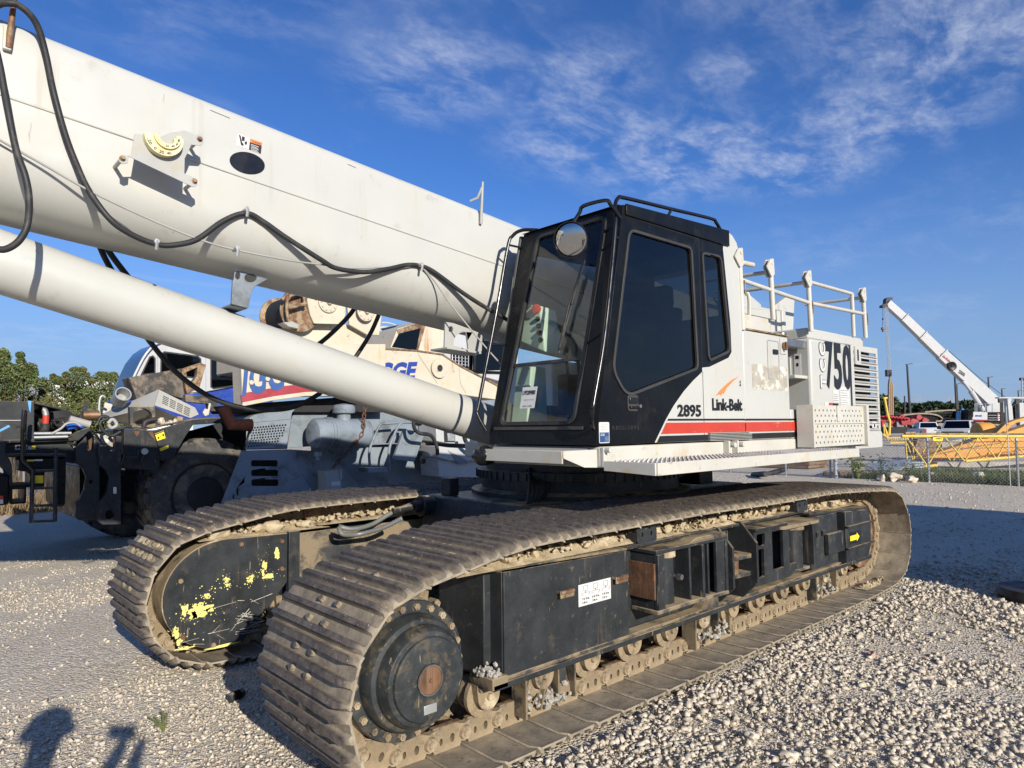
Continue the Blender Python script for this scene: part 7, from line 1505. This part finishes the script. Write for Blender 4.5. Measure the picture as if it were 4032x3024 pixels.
# ---- pickups
def pickup(lab, p, az, cat_=None):
    t = thing('pickup_truck', lab, 'pickup', p, 'parked white pickups'); M = Matrix.Translation(p) @ Matrix.Rotation(az, 4, 'Z')
    def q(x, y, z): return M @ Vector((x, y, z))
    def part(name, mat, prof, y0, y1, bev=.03):
        b = MB(); b.plate(prof, y1 - y0, lambda u, v, w: q(u, y0 + w, v)); return b.build(name, mat, t, bevel=bev)
    w = 1.0
    part('body', 'white_truck', [(-2.95, .62), (-2.35, .60), (-2.25, .95), (-1.9, 1.05), (-1.5, .95), (-1.38, .60), (1.45, .60), (1.55, .95), (1.9, 1.05), (2.25, .95), (2.35, .60), (2.9, .62), (2.95, 1.0), (2.85, 1.22), (1.35, 1.30), (-.95, 1.30), (-2.95, 1.32)], -w, w)
    b = MB(); b.hexa([q(-.95, -.96, 1.29), q(1.35, -.96, 1.29), q(1.35, .96, 1.29), q(-.95, .96, 1.29), q(-.75, -.80, 1.96), q(.55, -.80, 1.96), q(.55, .80, 1.96), q(-.75, .80, 1.96)]); b.build('cabin', 'white_truck', t, bevel=.06, seg=3)
    def win(name, pts): b = MB(); c = sum((Vector(x) for x in pts), Vector()) / 4; n_ = (Vector(pts[1]) - Vector(pts[0])).cross(Vector(pts[2]) - Vector(pts[0])).normalized(); n_ = n_ if n_.dot(c - Vector((0, 0, 1.5))) > 0 else -n_; b.hexa([q(*(Vector(x) + n_ * .004)) for x in pts] + [q(*(Vector(x) + n_ * .016)) for x in pts]); b.build(name, 'glass_truck', t)
    win('windshield', [(1.26, -.84, 1.36), (1.26, .84, 1.36), (.62, .72, 1.90), (.62, -.72, 1.90)]); win('rear_window', [(-.93, -.80, 1.38), (-.93, .80, 1.38), (-.78, .70, 1.88), (-.78, -.70, 1.88)])
    for s in (-1, 1):
        win('side_window', [(-.85, .945 * s, 1.36), (.15, .945 * s, 1.36), (.12, .835 * s, 1.86), (-.72, .835 * s, 1.86)]); win('side_window', [(.22, .945 * s, 1.36), (1.12, .945 * s, 1.36), (.56, .83 * s, 1.86), (.18, .835 * s, 1.86)])
        b = MB(); b.box(.95, 1.1, s * 1.0, s * 1.28, 1.30, 1.55, M); b.build('mirror', 'black_gloss', t, bevel=.03)
        b = MB(); b.box(-2.97, -2.90, s * .82, s * 1.005, .85, 1.27, M); b.build('tail_lamp', 'red_paint', t, bevel=.01); b = MB(); b.box(2.86, 2.965, s * .70, s * 1.0, .92, 1.14, M); b.build('headlamp', 'galv', t, bevel=.02)
        for x in (-1.88, 1.92):
            b = MB(); c = q(x, s * .72, .42); c2 = q(x, s * 1.02, .42); b.lathe(c, c2 - c, [(.30, 0), (.42, .02), (.42, .28), (.36, .30)], 28); tw = b.build('tyre', 'rubber', t, smooth=40); b = MB(); b.lathe(c2, c2 - c, [(.27, -.01), (.25, .015), (.05, .02)], 20); b.build('rim', 'galv', tw, smooth=40)
    b = MB(); b.box(2.90, 2.975, -.68, .68, .85, 1.16, M); b.build('grille', 'black_gloss', t, bevel=.01); b = MB(); b.box(2.92, 3.06, -.98, .98, .52, .78, M); b.build('bumper', 'galv', t, bevel=.03); b = MB(); b.box(-3.05, -2.96, -.98, .98, .55, .72, M); b.build('bumper', 'galv', t, bevel=.03)
    b = MB(); b.box(-2.965, -2.951, -.78, .78, .80, 1.28, M); b.build('tailgate', 'white_truck', t, bevel=.01); b = MB(); b.box(-2.975, -2.966, -.12, .12, 1.10, 1.17, M); b.build('tailgate_handle', 'black_gloss', t)
    return t
def spot(p, d): v = atF(y2(*p), d); return (v.x, v.y, gz(v.x, v.y))
pickup('white pickup truck seen from behind, parked left of the other pickup', spot((860, 650), 72), R(16.5 + 16)); pickup('white pickup truck facing the camera with wide dark windshield', spot((1320, 650), 52), R(14 + 172))
# ---- red trailer frames
RF = thing('red_trailer', 'red lowboy trailer gooseneck with curved frames behind the pickups', 'trailer', spot((560, 600), 84))
fp('frame_beam', 'red_paint', RF, y2, [(200, 480), (430, 478), (520, 490), (700, 540), (700, 575), (640, 575), (560, 560), (300, 555), (200, 560)], 84, 1.5, bev=.03); fp('frame_beam', 'red_paint', RF, y2, [(700, 495), (780, 490), (850, 500), (910, 535), (910, 558), (740, 560), (740, 585), (700, 585)], 84, 1.5, bev=.03); fp('frame_bracket', 'red_paint', RF, y2, [(520, 545), (640, 560), (700, 570), (660, 605), (600, 600), (570, 615), (530, 600)], 83, .6, bev=.03)
for (x, y) in ((610, 540), (690, 555), (720, 560), (850, 545), (770, 500), (540, 500)): v = atF(y2(x, y), 83.6); b = MB(); b.lathe(v, tuple(FH), [(.0, 0), (.32, 0), (.36, .1), (.36, .8)], 16, False); b.build('pin_boss', 'red_paint', RF, smooth=30)
fp('frame_leg', 'red_paint', RF, y2, [(255, 550), (300, 545), (300, 625), (255, 630)], 84, .8); fp('frame_leg', 'red_paint', RF, y2, [(380, 560), (460, 570), (450, 625), (390, 625)], 84, .8)
for k in range(7): ft('pipe_run', 'red_paint', RF, y2, [(300 + 45 * k, 478 + 4 * k), (350 + 45 * k, 500 + 5 * k)], 83.5, .14, 8)
b = fp('green_flatbed', 'dark_inside', None, y2, [(370, 640), (640, 632), (640, 720), (370, 725)], 80, 2.4, bev=.05); tag(b, 'dark flatbed trailer left of the rear facing pickup', 'trailer')
# ---- black crawler frames stacked behind
def crawl(lab, pts, d, trk):
    t = thing('crawler_assembly', lab, 'crawler', spot((pts[0][0], 620), d), 'spare crawlers'); fp('side_frame', 'black_paint', t, y2, pts, d, 1.2, bev=.04)
    for a in trk:
        P = spline([Vector((x, y, 0)) for x, y in a], 8); b = MB(); vs = []; fs = []
        for p in P: c = atF(y2(p.x, p.y), d - .3); vs += [c + Vector((0, 0, .09)), c + Vector((0, 0, .09)) + FH * 1.6, c - Vector((0, 0, .09)) + FH * 1.6, c - Vector((0, 0, .09))]
        for i in range(len(P) - 1):
            for k in range(4): fs.append((i * 4 + k, i * 4 + (k + 1) % 4, (i + 1) * 4 + (k + 1) % 4, (i + 1) * 4 + k))
        b.add(vs, fs); b.build('track_run', 'track_steel', t)
    return t
crawl('black spare crawler frame with pale track end, behind the rear facing pickup', [(640, 470), (850, 440), (980, 470), (1060, 510), (1040, 545), (930, 560), (700, 560)], 86, ([(520, 475), (760, 450), (930, 455), (1040, 480), (1088, 520), (1070, 550), (1000, 555)],))
crawl('long black crawler frame below the person in blue', [(980, 440), (1300, 425), (1460, 430), (1460, 540), (1150, 545), (1080, 520)], 90, ([(850, 430), (1150, 405), (1460, 400)], [(1080, 520), (1200, 515), (1300, 540)]))
crawl('muddy crawler track right of the facing pickup', [(1580, 590), (1700, 580), (1780, 640), (1760, 720), (1560, 720)], 60, ([(1540, 585), (1680, 580), (1780, 610), (1860, 640)], [(1640, 610), (1760, 640), (1790, 700)]))
# ---- far crane with raised boom
DC = 88
FC = thing('telescopic_crane', 'distant white telescopic crane with raised boom and hook block against the sky', 'crane', spot((1700, 620), DC))
def bsec(q0, q1, w0, w1, dd):
    a, c = Vector(q0), Vector(q1); n_ = Vector((-(c - a).y, (c - a).x)).normalized()
    return fp('boom_section', 'white_paint', FC, y1, [tuple(a + n_ * w0), tuple(c + n_ * w1), tuple(c - n_ * w1), tuple(a - n_ * w0)], DC + dd, .9 - dd, bev=.06)
bsec((345, 320), (590, 540), 48, 52, .12); bsec((575, 525), (850, 790), 56, 60, .08); bsec((830, 770), (1120, 1050), 64, 68, .04); bm_ = bsec((1100, 1030), (1990, 1850), 76, 84, .0)
for (x, y, w_) in ((575, 525, 62), (830, 770, 70), (1100, 1030, 82)): ft('boom_collar', 'galv', FC, y1, [(x - w_ * .68, y + w_ * .72), (x + w_ * .68, y - w_ * .72)], DC - .05, .10, 8)
fp('boom_head', 'black_dusty', FC, y1, [(330, 250), (400, 245), (405, 275), (345, 290), (320, 320), (345, 370), (300, 385), (262, 380), (265, 350), (310, 330), (315, 270)], DC, .8)
txt_a, txt_c, txt_e = (atF(y1(*q), DC - .03) for q in ((1062, 1045), (1185, 1150), (1082, 1015))); text('Link-Belt', 'lettering', 'maroon', FC, 1, 1, lambda u, v, w: txt_a + (txt_c - txt_a) * u + (txt_e - txt_a) * v, .04)
n_a, n_c, n_e = (atF(y1(*q), DC - .03) for q in ((1305, 1285), (1385, 1345), (1325, 1240))); text('2500', 'lettering', 'black_print', FC, 1, 1, lambda u, v, w: n_a + (n_c - n_a) * u + (n_e - n_a) * v, .04)
v = atF(y1(1203, 1198), DC - .1); b = MB(); b.lathe(v, tuple(-FH), [(.0, 0), (.55, 0), (.58, .1), (.58, .3), (.5, .34), (.15, .3), (.1, .36), (0, .36)], 28, False); b.build('hose_reel', 'black_paint', FC, smooth=30)
ft('lift_cylinder', 'white_paint', FC, y1, [(1370, 1400), (1480, 1540)], DC - .3, .20, 12); ft('lift_cylinder', 'white_paint', FC, y1, [(1480, 1540), (1650, 1810)], DC - .3, .32, 14)
ft('stay_rope', 'dark_pole', FC, y1, [(1180, 990), (1600, 1360), (1950, 1620)], DC, .035, 5)
for k, (a_, c_) in enumerate((((295, 385), (340, 1240)), ((308, 385), (350, 1240)), ((320, 385), (360, 1240)), ((334, 385), (370, 1240)))): ft('hoist_rope', 'far_steel', FC, y1, [a_, c_], DC, .035, 5)
hk = fp('hook_block', 'black_dusty', FC, y1, [(322, 1245), (390, 1245), (394, 1330), (375, 1340), (360, 1310), (345, 1338), (326, 1335)], DC - .2, .5, [rect(340, 378, 1290, 1305)], bev=.02); ft('hook', 'rust_worn', FC, y1, [(360, 1300), (362, 1350), (358, 1370)], DC, .12, 8)
ft('hoist_rope', 'dark_pole', FC, y1, [(268, 380), (264, 640)], DC, .03, 5); b = MB(); b.blob(atF(y1(266, 680), DC), .23, 1, 3, .0, (1, 1, 1)); b.build('headache_ball', 'rust_worn', FC, smooth=60); ft('ball_hook', 'dark_pole', FC, y1, [(265, 700), (266, 725)], DC, .10, 6); ft('ball_swivel', 'dark_pole', FC, y1, [(266, 535), (266, 560)], DC, .10, 6)
for k in range(5): ft('sling', 'rust' if k % 2 else 'timber', FC, y2, [(362, -20), (352 + k * 11, 60), (350 + k * 12, 280), (352 + k * 12, 470)], DC + .1 * k, .16, 6)
fp('upper_body', 'white_paint', FC, y2, [(1500, 425), (1620, 425), (1710, 430), (1710, 545), (1500, 540)], DC - 1.2, 2.5, bev=.06); fp('counterweight', 'black_paint', FC, y2, [(1712, 430), (1900, 430), (1960, 440), (1960, 570), (1712, 560)], DC - 1.2, 2.6, bev=.05)
for yy in (470, 505, 535): fp('grille_line', 'far_steel', FC, y2, [(1720, yy), (1840, yy), (1840, yy + 6), (1720, yy + 6)], DC - 1.25, .05)
fp('hazard_strip', 'white_print', FC, y2, [(1850, 450), (1878, 450), (1878, 545), (1850, 545)], DC - 1.25, .05)
for k in range(3): fp('hazard_bar', 'red_paint', FC, y2, [(1850, 462 + 30 * k), (1878, 450 + 30 * k), (1878, 464 + 30 * k), (1850, 476 + 30 * k)], DC - 1.3, .05)
cbf = fp('crane_cab', 'black_paint', FC, y2, [(1440, 400), (1500, 385), (1520, 420), (1520, 490), (1480, 540), (1440, 540)], DC - 1.2, 1.4, bev=.05); fp('cab_glass', 'glass_truck', cbf, y2, [(1450, 410), (1495, 395), (1508, 425), (1505, 470), (1455, 490)], DC - 1.23, .02)
fp('red_line', 'red_paint', FC, y2, [(1500, 530), (1712, 535), (1712, 548), (1500, 546)], DC - 1.25, .04); g_a, g_c, g_e = (atF(y2(*q), DC - 1.24) for q in ((1540, 492), (1632, 492), (1545, 468))); text('BIGGE', 'lettering', 'royal', FC, 1, 1, lambda u, v, w: g_a + (g_c - g_a) * u + (g_e - g_a) * v, .05)
for x in (1535, 1560, 1680, 1775): ft('hand_rail', 'galv', FC, y2, [(x, 310), (x, 430)], DC - 1, .05, 6)
ft('hand_rail', 'galv', FC, y2, [(1535, 315), (1780, 320)], DC - 1, .04, 6)
fp('boom_pivot', 'white_paint', FC, y2, [(1700, 350), (1860, 300), (1960, 340), (1980, 430), (1700, 430)], DC - .4, 1.8, bev=.05); fp('crane_tracks', 'track_mud', FC, y2, [(1440, 548), (1960, 560), (1960, 640), (1440, 600)], DC - .6, 2.6, bev=.06)
# person standing on the far tracks
pt = thing('person', 'distant person in a blue shirt standing on the black tracks, facing left', 'person', tuple(atF(y2(1380, 540), DC + 1)))
b = MB(); o = atF(y2(1380, 540), DC + 1); b.tube([o + Vector((0, 0, .0)), o + Vector((0, 0, .5)), o + Vector((0, 0, .95)), o + Vector((.0, 0, 1.05)), o + Vector((-.05, .05, 1.40)), o + Vector((-.05, .05, 1.48)), o + Vector((-.06, .06, 1.54)), o + Vector((-.08, .08, 1.63)), o + Vector((-.07, .07, 1.76)), o + Vector((-.07, .07, 1.80))], .1, 10, rads=[.10, .13, .19, .18, .22, .12, .06, .105, .09, .02])
for s in (-1, 1): b.tube([o + Vector((s * .15, -s * .15, 1.40)), o + Vector((s * .2, -s * .25, 1.10)), o + Vector((s * .15, -s * .32, .85))], .06, 8)
b.buildj('body', 'blue_shirt', pt, smooth=60); b = MB(); b.tube([o + Vector((0, 0, .02)), o + Vector((0, 0, .5)), o + Vector((0, 0, .93))], .1, 10, rads=[.12, .145, .20]); b.buildj('trousers', 'denim', pt, smooth=60)
tag(fp('blue_drum', 'blue_tape', None, y2, [(1305, 440), (1318, 430), (1335, 440), (1336, 535), (1308, 538)], DC, .5, bev=.05), 'bright blue bundle beside the distant person', 'bundle')
# white steel columns at the right edge
WF = thing('gantry', 'white steel column frame hung with dark chains at the right edge', 'frame', spot((2050, 640), 58))
for p in ([(1868, 222), (2600, 222), (2600, 250), (1868, 240)], [(1985, 245), (2040, 235), (2072, 600), (2015, 620)], [(2150, 300), (2212, 300), (2230, 600), (2160, 610)]): fp('column', 'white_paint', WF, y2, p, 58, .5, bev=.02)
for x in (1885, 1900, 1915, 2110, 2130): ft('chain', 'dark_pole', WF, y2, [(x, 245), (x + 6, 420), (x + 14, 620)], 57.8, .05, 6)
fp('shackle', 'dark_pole', WF, y2, [(1870, 245), (1930, 245), (1925, 300), (1875, 300)], 57.7, .2); fp('shackle', 'dark_pole', WF, y2, [(2100, 250), (2160, 250), (2150, 320), (2105, 320)], 57.7, .2)
# ---- light poles, pylons, tree line
for (zz, a_, c_, d, side, lab) in ((y1, (600, 1180), (652, 1950), 100, 1, 'tall dark light pole left of the far crane'), (y1, (1255, 1290), (1290, 1850), 105, 0, 'dark pole crossing below the far crane boom'), (y1, (1283, 1450), (1303, 1850), 120, 1, 'shorter light pole beside the pole under the boom'), (y1, (1720, 1358), (1732, 1850), 120, 1, 'light pole right of the far crane boom'), (y1, (1906, 1515), (1915, 1850), 150, 1, 'small light pole above the steel frame'), (y1, (2132, 1538), (2140, 1850), 170, 1, 'smallest light pole near the right edge'), (y1, (566, 1605), (562, 1850), 130, 0, 'short pole left of the tall light pole')):
    t = thing('light_pole' if side else 'pole', lab, 'pole', spot(((c_[0]), 620), d), 'poles across the yard'); top = atF(zz(*a_), d); bt = atF(zz(*c_), d); b = MB(); b.tube([Vector((bt.x, bt.y, gz(bt.x, bt.y))), top], .14, 8, rads=[.20, .13]); b.build('shaft', 'dark_pole', t, smooth=60)
    if side: b = MB(); b.box(-.35, 1.3, -.2, .2, -.10, .08, Matrix.Translation(top + Vector((0, 0, .1))) @ Matrix.Rotation(YAW - R(90) , 4, 'Z') @ Matrix.Rotation(R(-8), 4, 'Y') @ Matrix.Scale(.6, 4)); b.build('lamp_head', 'dark_pole', t, bevel=.02)
tw = thing('lattice_tower', 'grey lattice mast cut by the right edge', 'mast', spot((2200, 620), 110))
for x in (2180, 2212, 2240): ft('mast_leg', 'far_steel', tw, y1, [(x, 1365), (x + 12, 1850)], 110, .09, 6)
for k in range(9): ft('mast_brace', 'far_steel', tw, y1, [(2180, 1400 + 50 * k), (2240, 1430 + 50 * k)], 110, .05, 5); ft('mast_brace', 'far_steel', tw, y1, [(2240, 1400 + 50 * k), (2180, 1430 + 50 * k)], 110, .05, 5)
fp('mast_top', 'dark_pole', tw, y1, [(2175, 1355), (2260, 1352), (2260, 1390), (2175, 1392)], 110, .5)
for x, lab in ((740, 'hazy pylon left, above the tree line'), (1205, 'hazy pylon right, below the far crane boom')):
    t = thing('pylon', lab, 'pylon', tuple(atF(y2(x, 330), 600)), 'power pylons')
    for a_ in (((-35, 205), (-35, 330)), ((35, 205), (35, 330)), ((-35, 205), (0, 240)), ((35, 205), (0, 240)), ((-55, 240), (55, 240)), ((-50, 265), (50, 265)), ((-35, 300), (35, 260)), ((35, 300), (-35, 260)), ((-35, 330), (35, 290)), ((35, 330), (-35, 290))): ft('member', 'far_steel', t, y2, [(x + a_[0][0], a_[0][1]), (x + a_[1][0], a_[1][1])], 600, .22, 4)
pl = thing('power_line', 'thin power lines crossing the sky between the pylons', 'power line', tuple(atF(y2(970, 250), 600)))
for yy in (205, 240, 265): ft('wire', 'far_steel', pl, y2, [(250, yy - 8), (740, yy), (970, yy + 10), (1205, yy), (1900, yy - 12), (2600, yy - 30)], 600, .09, 4, True)
def ftree(lab, x0, x1, yt, d, seed, mat='leaf_far'):
    rs = random.Random(seed); t = thing('tree', lab, 'tree', spot(((x0 + x1) / 2, 620), d), 'trees along the far side of the yard'); cen = []
    for k in range(9): x = x0 + (x1 - x0) * (k + .5) / 9; e = 1 - abs((k + .5) / 9 - .5) * 1.3; cen.append((atF(y2(x, 470 - (470 - yt) * e * rs.uniform(.55, .92)), d), ((x1 - x0) * .2857 / FPX * d * .16, 3, (470 - yt) * .2857 / FPX * d * .28)))
    for k in range(6): x = rs.uniform(x0, x1); cen.append((atF(y2(x, 460), d), ((x1 - x0) * .2857 / FPX * d * .18, 3, 1.6)))
    b = MB(); c = atF(y2((x0 + x1) / 2, 500), d); b.tube([Vector((c.x, c.y, gz(c.x, c.y))), c, atF(y2((x0 + x1) / 2, (470 + yt) / 2), d)], .3, 6, rads=[.4, .3, .1]); b.buildj('trunk', 'bark', t); b = MB(); leaf_cloud(b, cen, 1500, .55, rs); b.buildj('crown', mat, t, smooth=None)
for k, a_ in enumerate(((180, 330, 200, 'tree partly hidden by the hanging slings'), (330, 530, 300, 'tree right of the hanging slings'), (520, 720, 320, 'tree behind the tall light pole'), (640, 880, 312, 'broad dark tree between the light pole and the pylon'), (880, 1100, 305, 'rounded dark tree left of the second pylon'), (1020, 1340, 322, 'wide dark tree below the second pylon'), (1330, 1560, 275, 'tree behind the far crane cab'), (1520, 1800, 300, 'tree behind the lift cylinder of the far crane'), (1780, 2200, 330, 'tree behind the steel frame'))): ftree(a_[3], a_[0], a_[1], a_[2] - 8, 135 + (k % 3) * 6, 60 + k)
cen = []; rs = random.Random(77)        # the wood goes on behind the parked machines and past the right edge
for k in range(70):
    x = rs.uniform(2150, 3600) if k < 22 else rs.uniform(-4300, 200); d = rs.uniform(135, 160); cen.append((atF(y2(x, rs.uniform(350, 470)), d), (3.2, 3.2, 2.2)))
b = MB(); leaf_cloud(b, cen, 9000, .6, rs); stuff(b.buildj('far_wood', 'leaf_far', smooth=None), 'dark wood far behind the yard')
# ---- litter and small things on the gravel
b = MB(); c = atZ(930, 2738, .028); b.lathe(c - Vector((.05, .02, 0)), (.93, .35, 0), [(.02, 0), (.027, .006), (.027, .10), (.02, .108)], 20); cn = b.build('drink_can', 'black_dusty', None, smooth=40); tag(cn, 'small dark red and black can on the gravel between the tracks', 'can')
b = MB(); b.lathe(c - Vector((.05, .02, 0)) + Vector((.93, .35, 0)) * .030, (.93, .35, 0), [(.0276, 0), (.0276, .045)], 20, False); b.build('can_label', 'rust_shade', cn, smooth=40)
c = atZ(645, 2880, 0); wd_ = weed('small green weed in the gravel at the bottom left', tuple(c), .13, 7, 9, 'leaf_b')
b = MB(); c = atZ(4010, 2345, .05); b.lathe(c + Vector((.15, -.12, .0)), (0, 0, 1), [(.16, -.05), (.30, -.05), (.32, .0), (.30, .06), (.16, .06)], 28); tag(b.build('rubber_ring', 'rubber', None, smooth=40), 'black rubber ring on the gravel at the right edge', 'ring')
b = MB(); c = atZ(3990, 2330, .03); b.tube(spline([c + Vector((-.1, .1, 0)), c + Vector((-.02, .06, .03)), c + Vector((.1, -.02, .05))], 4), .025, 8); tag(b.build('webbing', 'timber', None, smooth=60), 'tan strap end beside the rubber ring', 'strap')
for k, (px, py, r, m, lab) in enumerate(((3435, 2585, .030, 'stone_pink', 'pinkish stone on the gravel right of the crane'), (3590, 2710, .032, 'stone', 'large pale stone on the dusty gravel'), (3740, 2700, .036, 'stone', 'largest pale stone, right of the other on dusty gravel'), (2960, 2910, .034, 'stone', 'flat pale stone in the foreground gravel'), (3110, 2985, .036, 'stone', 'pale angular stone near the bottom edge'))):
    c = atZ(px, py, 0); b = MB(); b.blob((c.x, c.y, r * .35), r, k + 40, 3, .5, (1.2, .9, .7)); tag(b.build('stone', m, None, smooth=40), lab, 'stone')
for k, (px, py, lab) in enumerate(((2205, 1985 + 845, 'x'),)): pass
# two black hoses lying behind the near track
for p0, p1, lab in (((3048, 1860), (3092, 1848), 'black pipe end lying behind the near crawler'), ((2985, 1868), (3018, 1866), 'smaller black pipe end left of the other')):
    a, c = atZ(p0[0], p0[1] , .08), atZ(p1[0], p1[1], .16); tag((lambda b: (b.tube([a - (c - a) * .6, a, c], .085, 12), b.build('pipe_end', 'rubber', None, smooth=50))[1])(MB()), lab, 'pipe', 'black pipe ends on the gravel')
# ---- an invented box trailer, unseen at the right, added to cast the gravel shadow
TR = thing('shadow_caster', 'made-up white box trailer out of frame, added to shade the gravel at right', 'trailer', (9.3, -6.2, 0))
b = MB(); b.box(6.10, 12.6, -7.5, -5.0, 1.05, 3.95); b.build('caster_box', 'white_paint', TR, bevel=.04); b = MB(); b.box(6.2, 12.5, -7.2, -5.3, .75, 1.048); b.build('caster_chassis', 'black_paint', TR, bevel=.02)
b = MB(); b.box(6.15, 12.5, -5.12, -5.05, .30, 1.0); b.build('side_skirt', 'white_paint', TR, bevel=.01)
for x in (10.6, 11.8):
    for y in (-7.4, -5.5): b = MB(); b.lathe((x, y, .5), (0, 1, 0), [(.3, 0), (.5, .02), (.5, .38), (.3, .4)], 28); b.build('tyre', 'rubber', TR, smooth=40)
for x in (7.0, 7.6): b = MB(); b.box(x, x + .12, -5.6, -5.45, .02, .80); b.build('landing_leg', 'black_paint', TR, bevel=.01)
# ---- the photographer, seen only as a shadow
def photographer():
    root = -Vector((RT.x, RT.y, 0)).normalized() * .36 - Vector((FW.x, FW.y, 0)).normalized() * .22; f = Vector((FW.x, FW.y, 0)).normalized(); l = Vector((-f.y, f.x, 0))
    P = lambda a, s, z: root + f * a + l * s + Vector((0, 0, z))
    V = []; E_ = []; Rd = []
    def v(p, r): V.append(p); Rd.append(r); return len(V) - 1
    pel = v(P(0, 0, .95), (.15, .13)); sp1 = v(P(0, 0, 1.15), (.15, .12)); ch = v(P(0, 0, 1.36), (.16, .13)); nk = v(P(.01, 0, 1.50), (.06, .06)); hd = v(P(.03, 0, 1.58), (.075, .08)); hd2 = v(P(.04, 0, 1.68), (.085, .095)); hd3 = v(P(.03, 0, 1.76), (.05, .06))
    E_ += [(pel, sp1), (sp1, ch), (ch, nk), (nk, hd), (hd, hd2), (hd2, hd3)]
    for s in (-1, 1):
        sh = v(P(0, s * .18, 1.42), (.075, .07)); el = v(P(.10, -.42 if s < 0 else -.02, 1.20), (.052, .052)); wr = v(P(.08, -.44 if s < 0 else -.33, 1.50), (.036, .036)); ha = v(P(.08, -.47 if s < 0 else -.37, 1.57), (.036, .03)); fi = v(P(.08, -.50 if s < 0 else -.40, 1.63), (.02, .02)); E_ += [(ch, sh), (sh, el), (el, wr), (wr, ha), (ha, fi)]
        hp_ = v(P(0, s * .10, .90), (.11, .11)); kn = v(P(.03, s * .12, .50), (.068, .068)); an = v(P(0, s * .13, .10), (.045, .045)); to = v(P(.16, s * .15, .04), (.04, .035)); E_ += [(pel, hp_), (hp_, kn), (kn, an), (an, to)]
    me = bpy.data.meshes.new('body'); me.from_pydata(V, E_, []); ob = bpy.data.objects.new('body', me); COL.objects.link(ob)
    md = ob.modifiers.new('skin', 'SKIN')
    for i, r in enumerate(Rd): me.skin_vertices[0].data[i].radius = r
    me.skin_vertices[0].data[0].use_root = True
    ob.modifiers.new('sub', 'SUBSURF').levels = 2; ob.modifiers['sub'].render_levels = 2
    m2 = bpy.data.meshes.new_from_object(ob.evaluated_get(bpy.context.evaluated_depsgraph_get())); bpy.data.objects.remove(ob)
    m2.name = 'body'; m2.materials.clear()
    for m in ('shirt', 'denim', 'skin'): m2.materials.append(MATS[m])
    for p in m2.polygons:
        z = p.center.z; a = (Vector(p.center) - root).dot(f); p.material_index = 1 if z < .98 and z > .09 else (2 if (z > 1.49 or (a > .05 and z > 1.30 and (Vector(p.center) - root).dot(l) < -.2)) else 0); p.use_smooth = True
    t = thing('person', 'photographer behind the camera with raised arms, seen only as a shadow', 'person', tuple(root)); o2 = bpy.data.objects.new('body', m2); COL.objects.link(o2); attach(o2, t)
    b = MB(); b.lathe(P(.02, 0, 1.70), (0, 0, 1), [(.135, -.02), (.135, .0), (.118, .005), (.118, .03), (.10, .08), (.05, .115), (.0, .125)], 20); b.build('hard_hat', 'hard_hat', t, smooth=60)  # brimmed hat shape, made wide for the head's shadow
    ph = MB(); M = Matrix.Translation(EYE - FW * .10) @ Matrix(((RT.x, UP.x, -FW.x, 0), (RT.y, UP.y, -FW.y, 0), (RT.z, UP.z, -FW.z, 0), (0, 0, 0, 1))); ph.box(-.078, .078, -.039, .039, 0, .008, M); tag(ph.build('phone', 'black_gloss', None, bevel=.003), 'phone held up by the photographer', 'phone')
photographer()
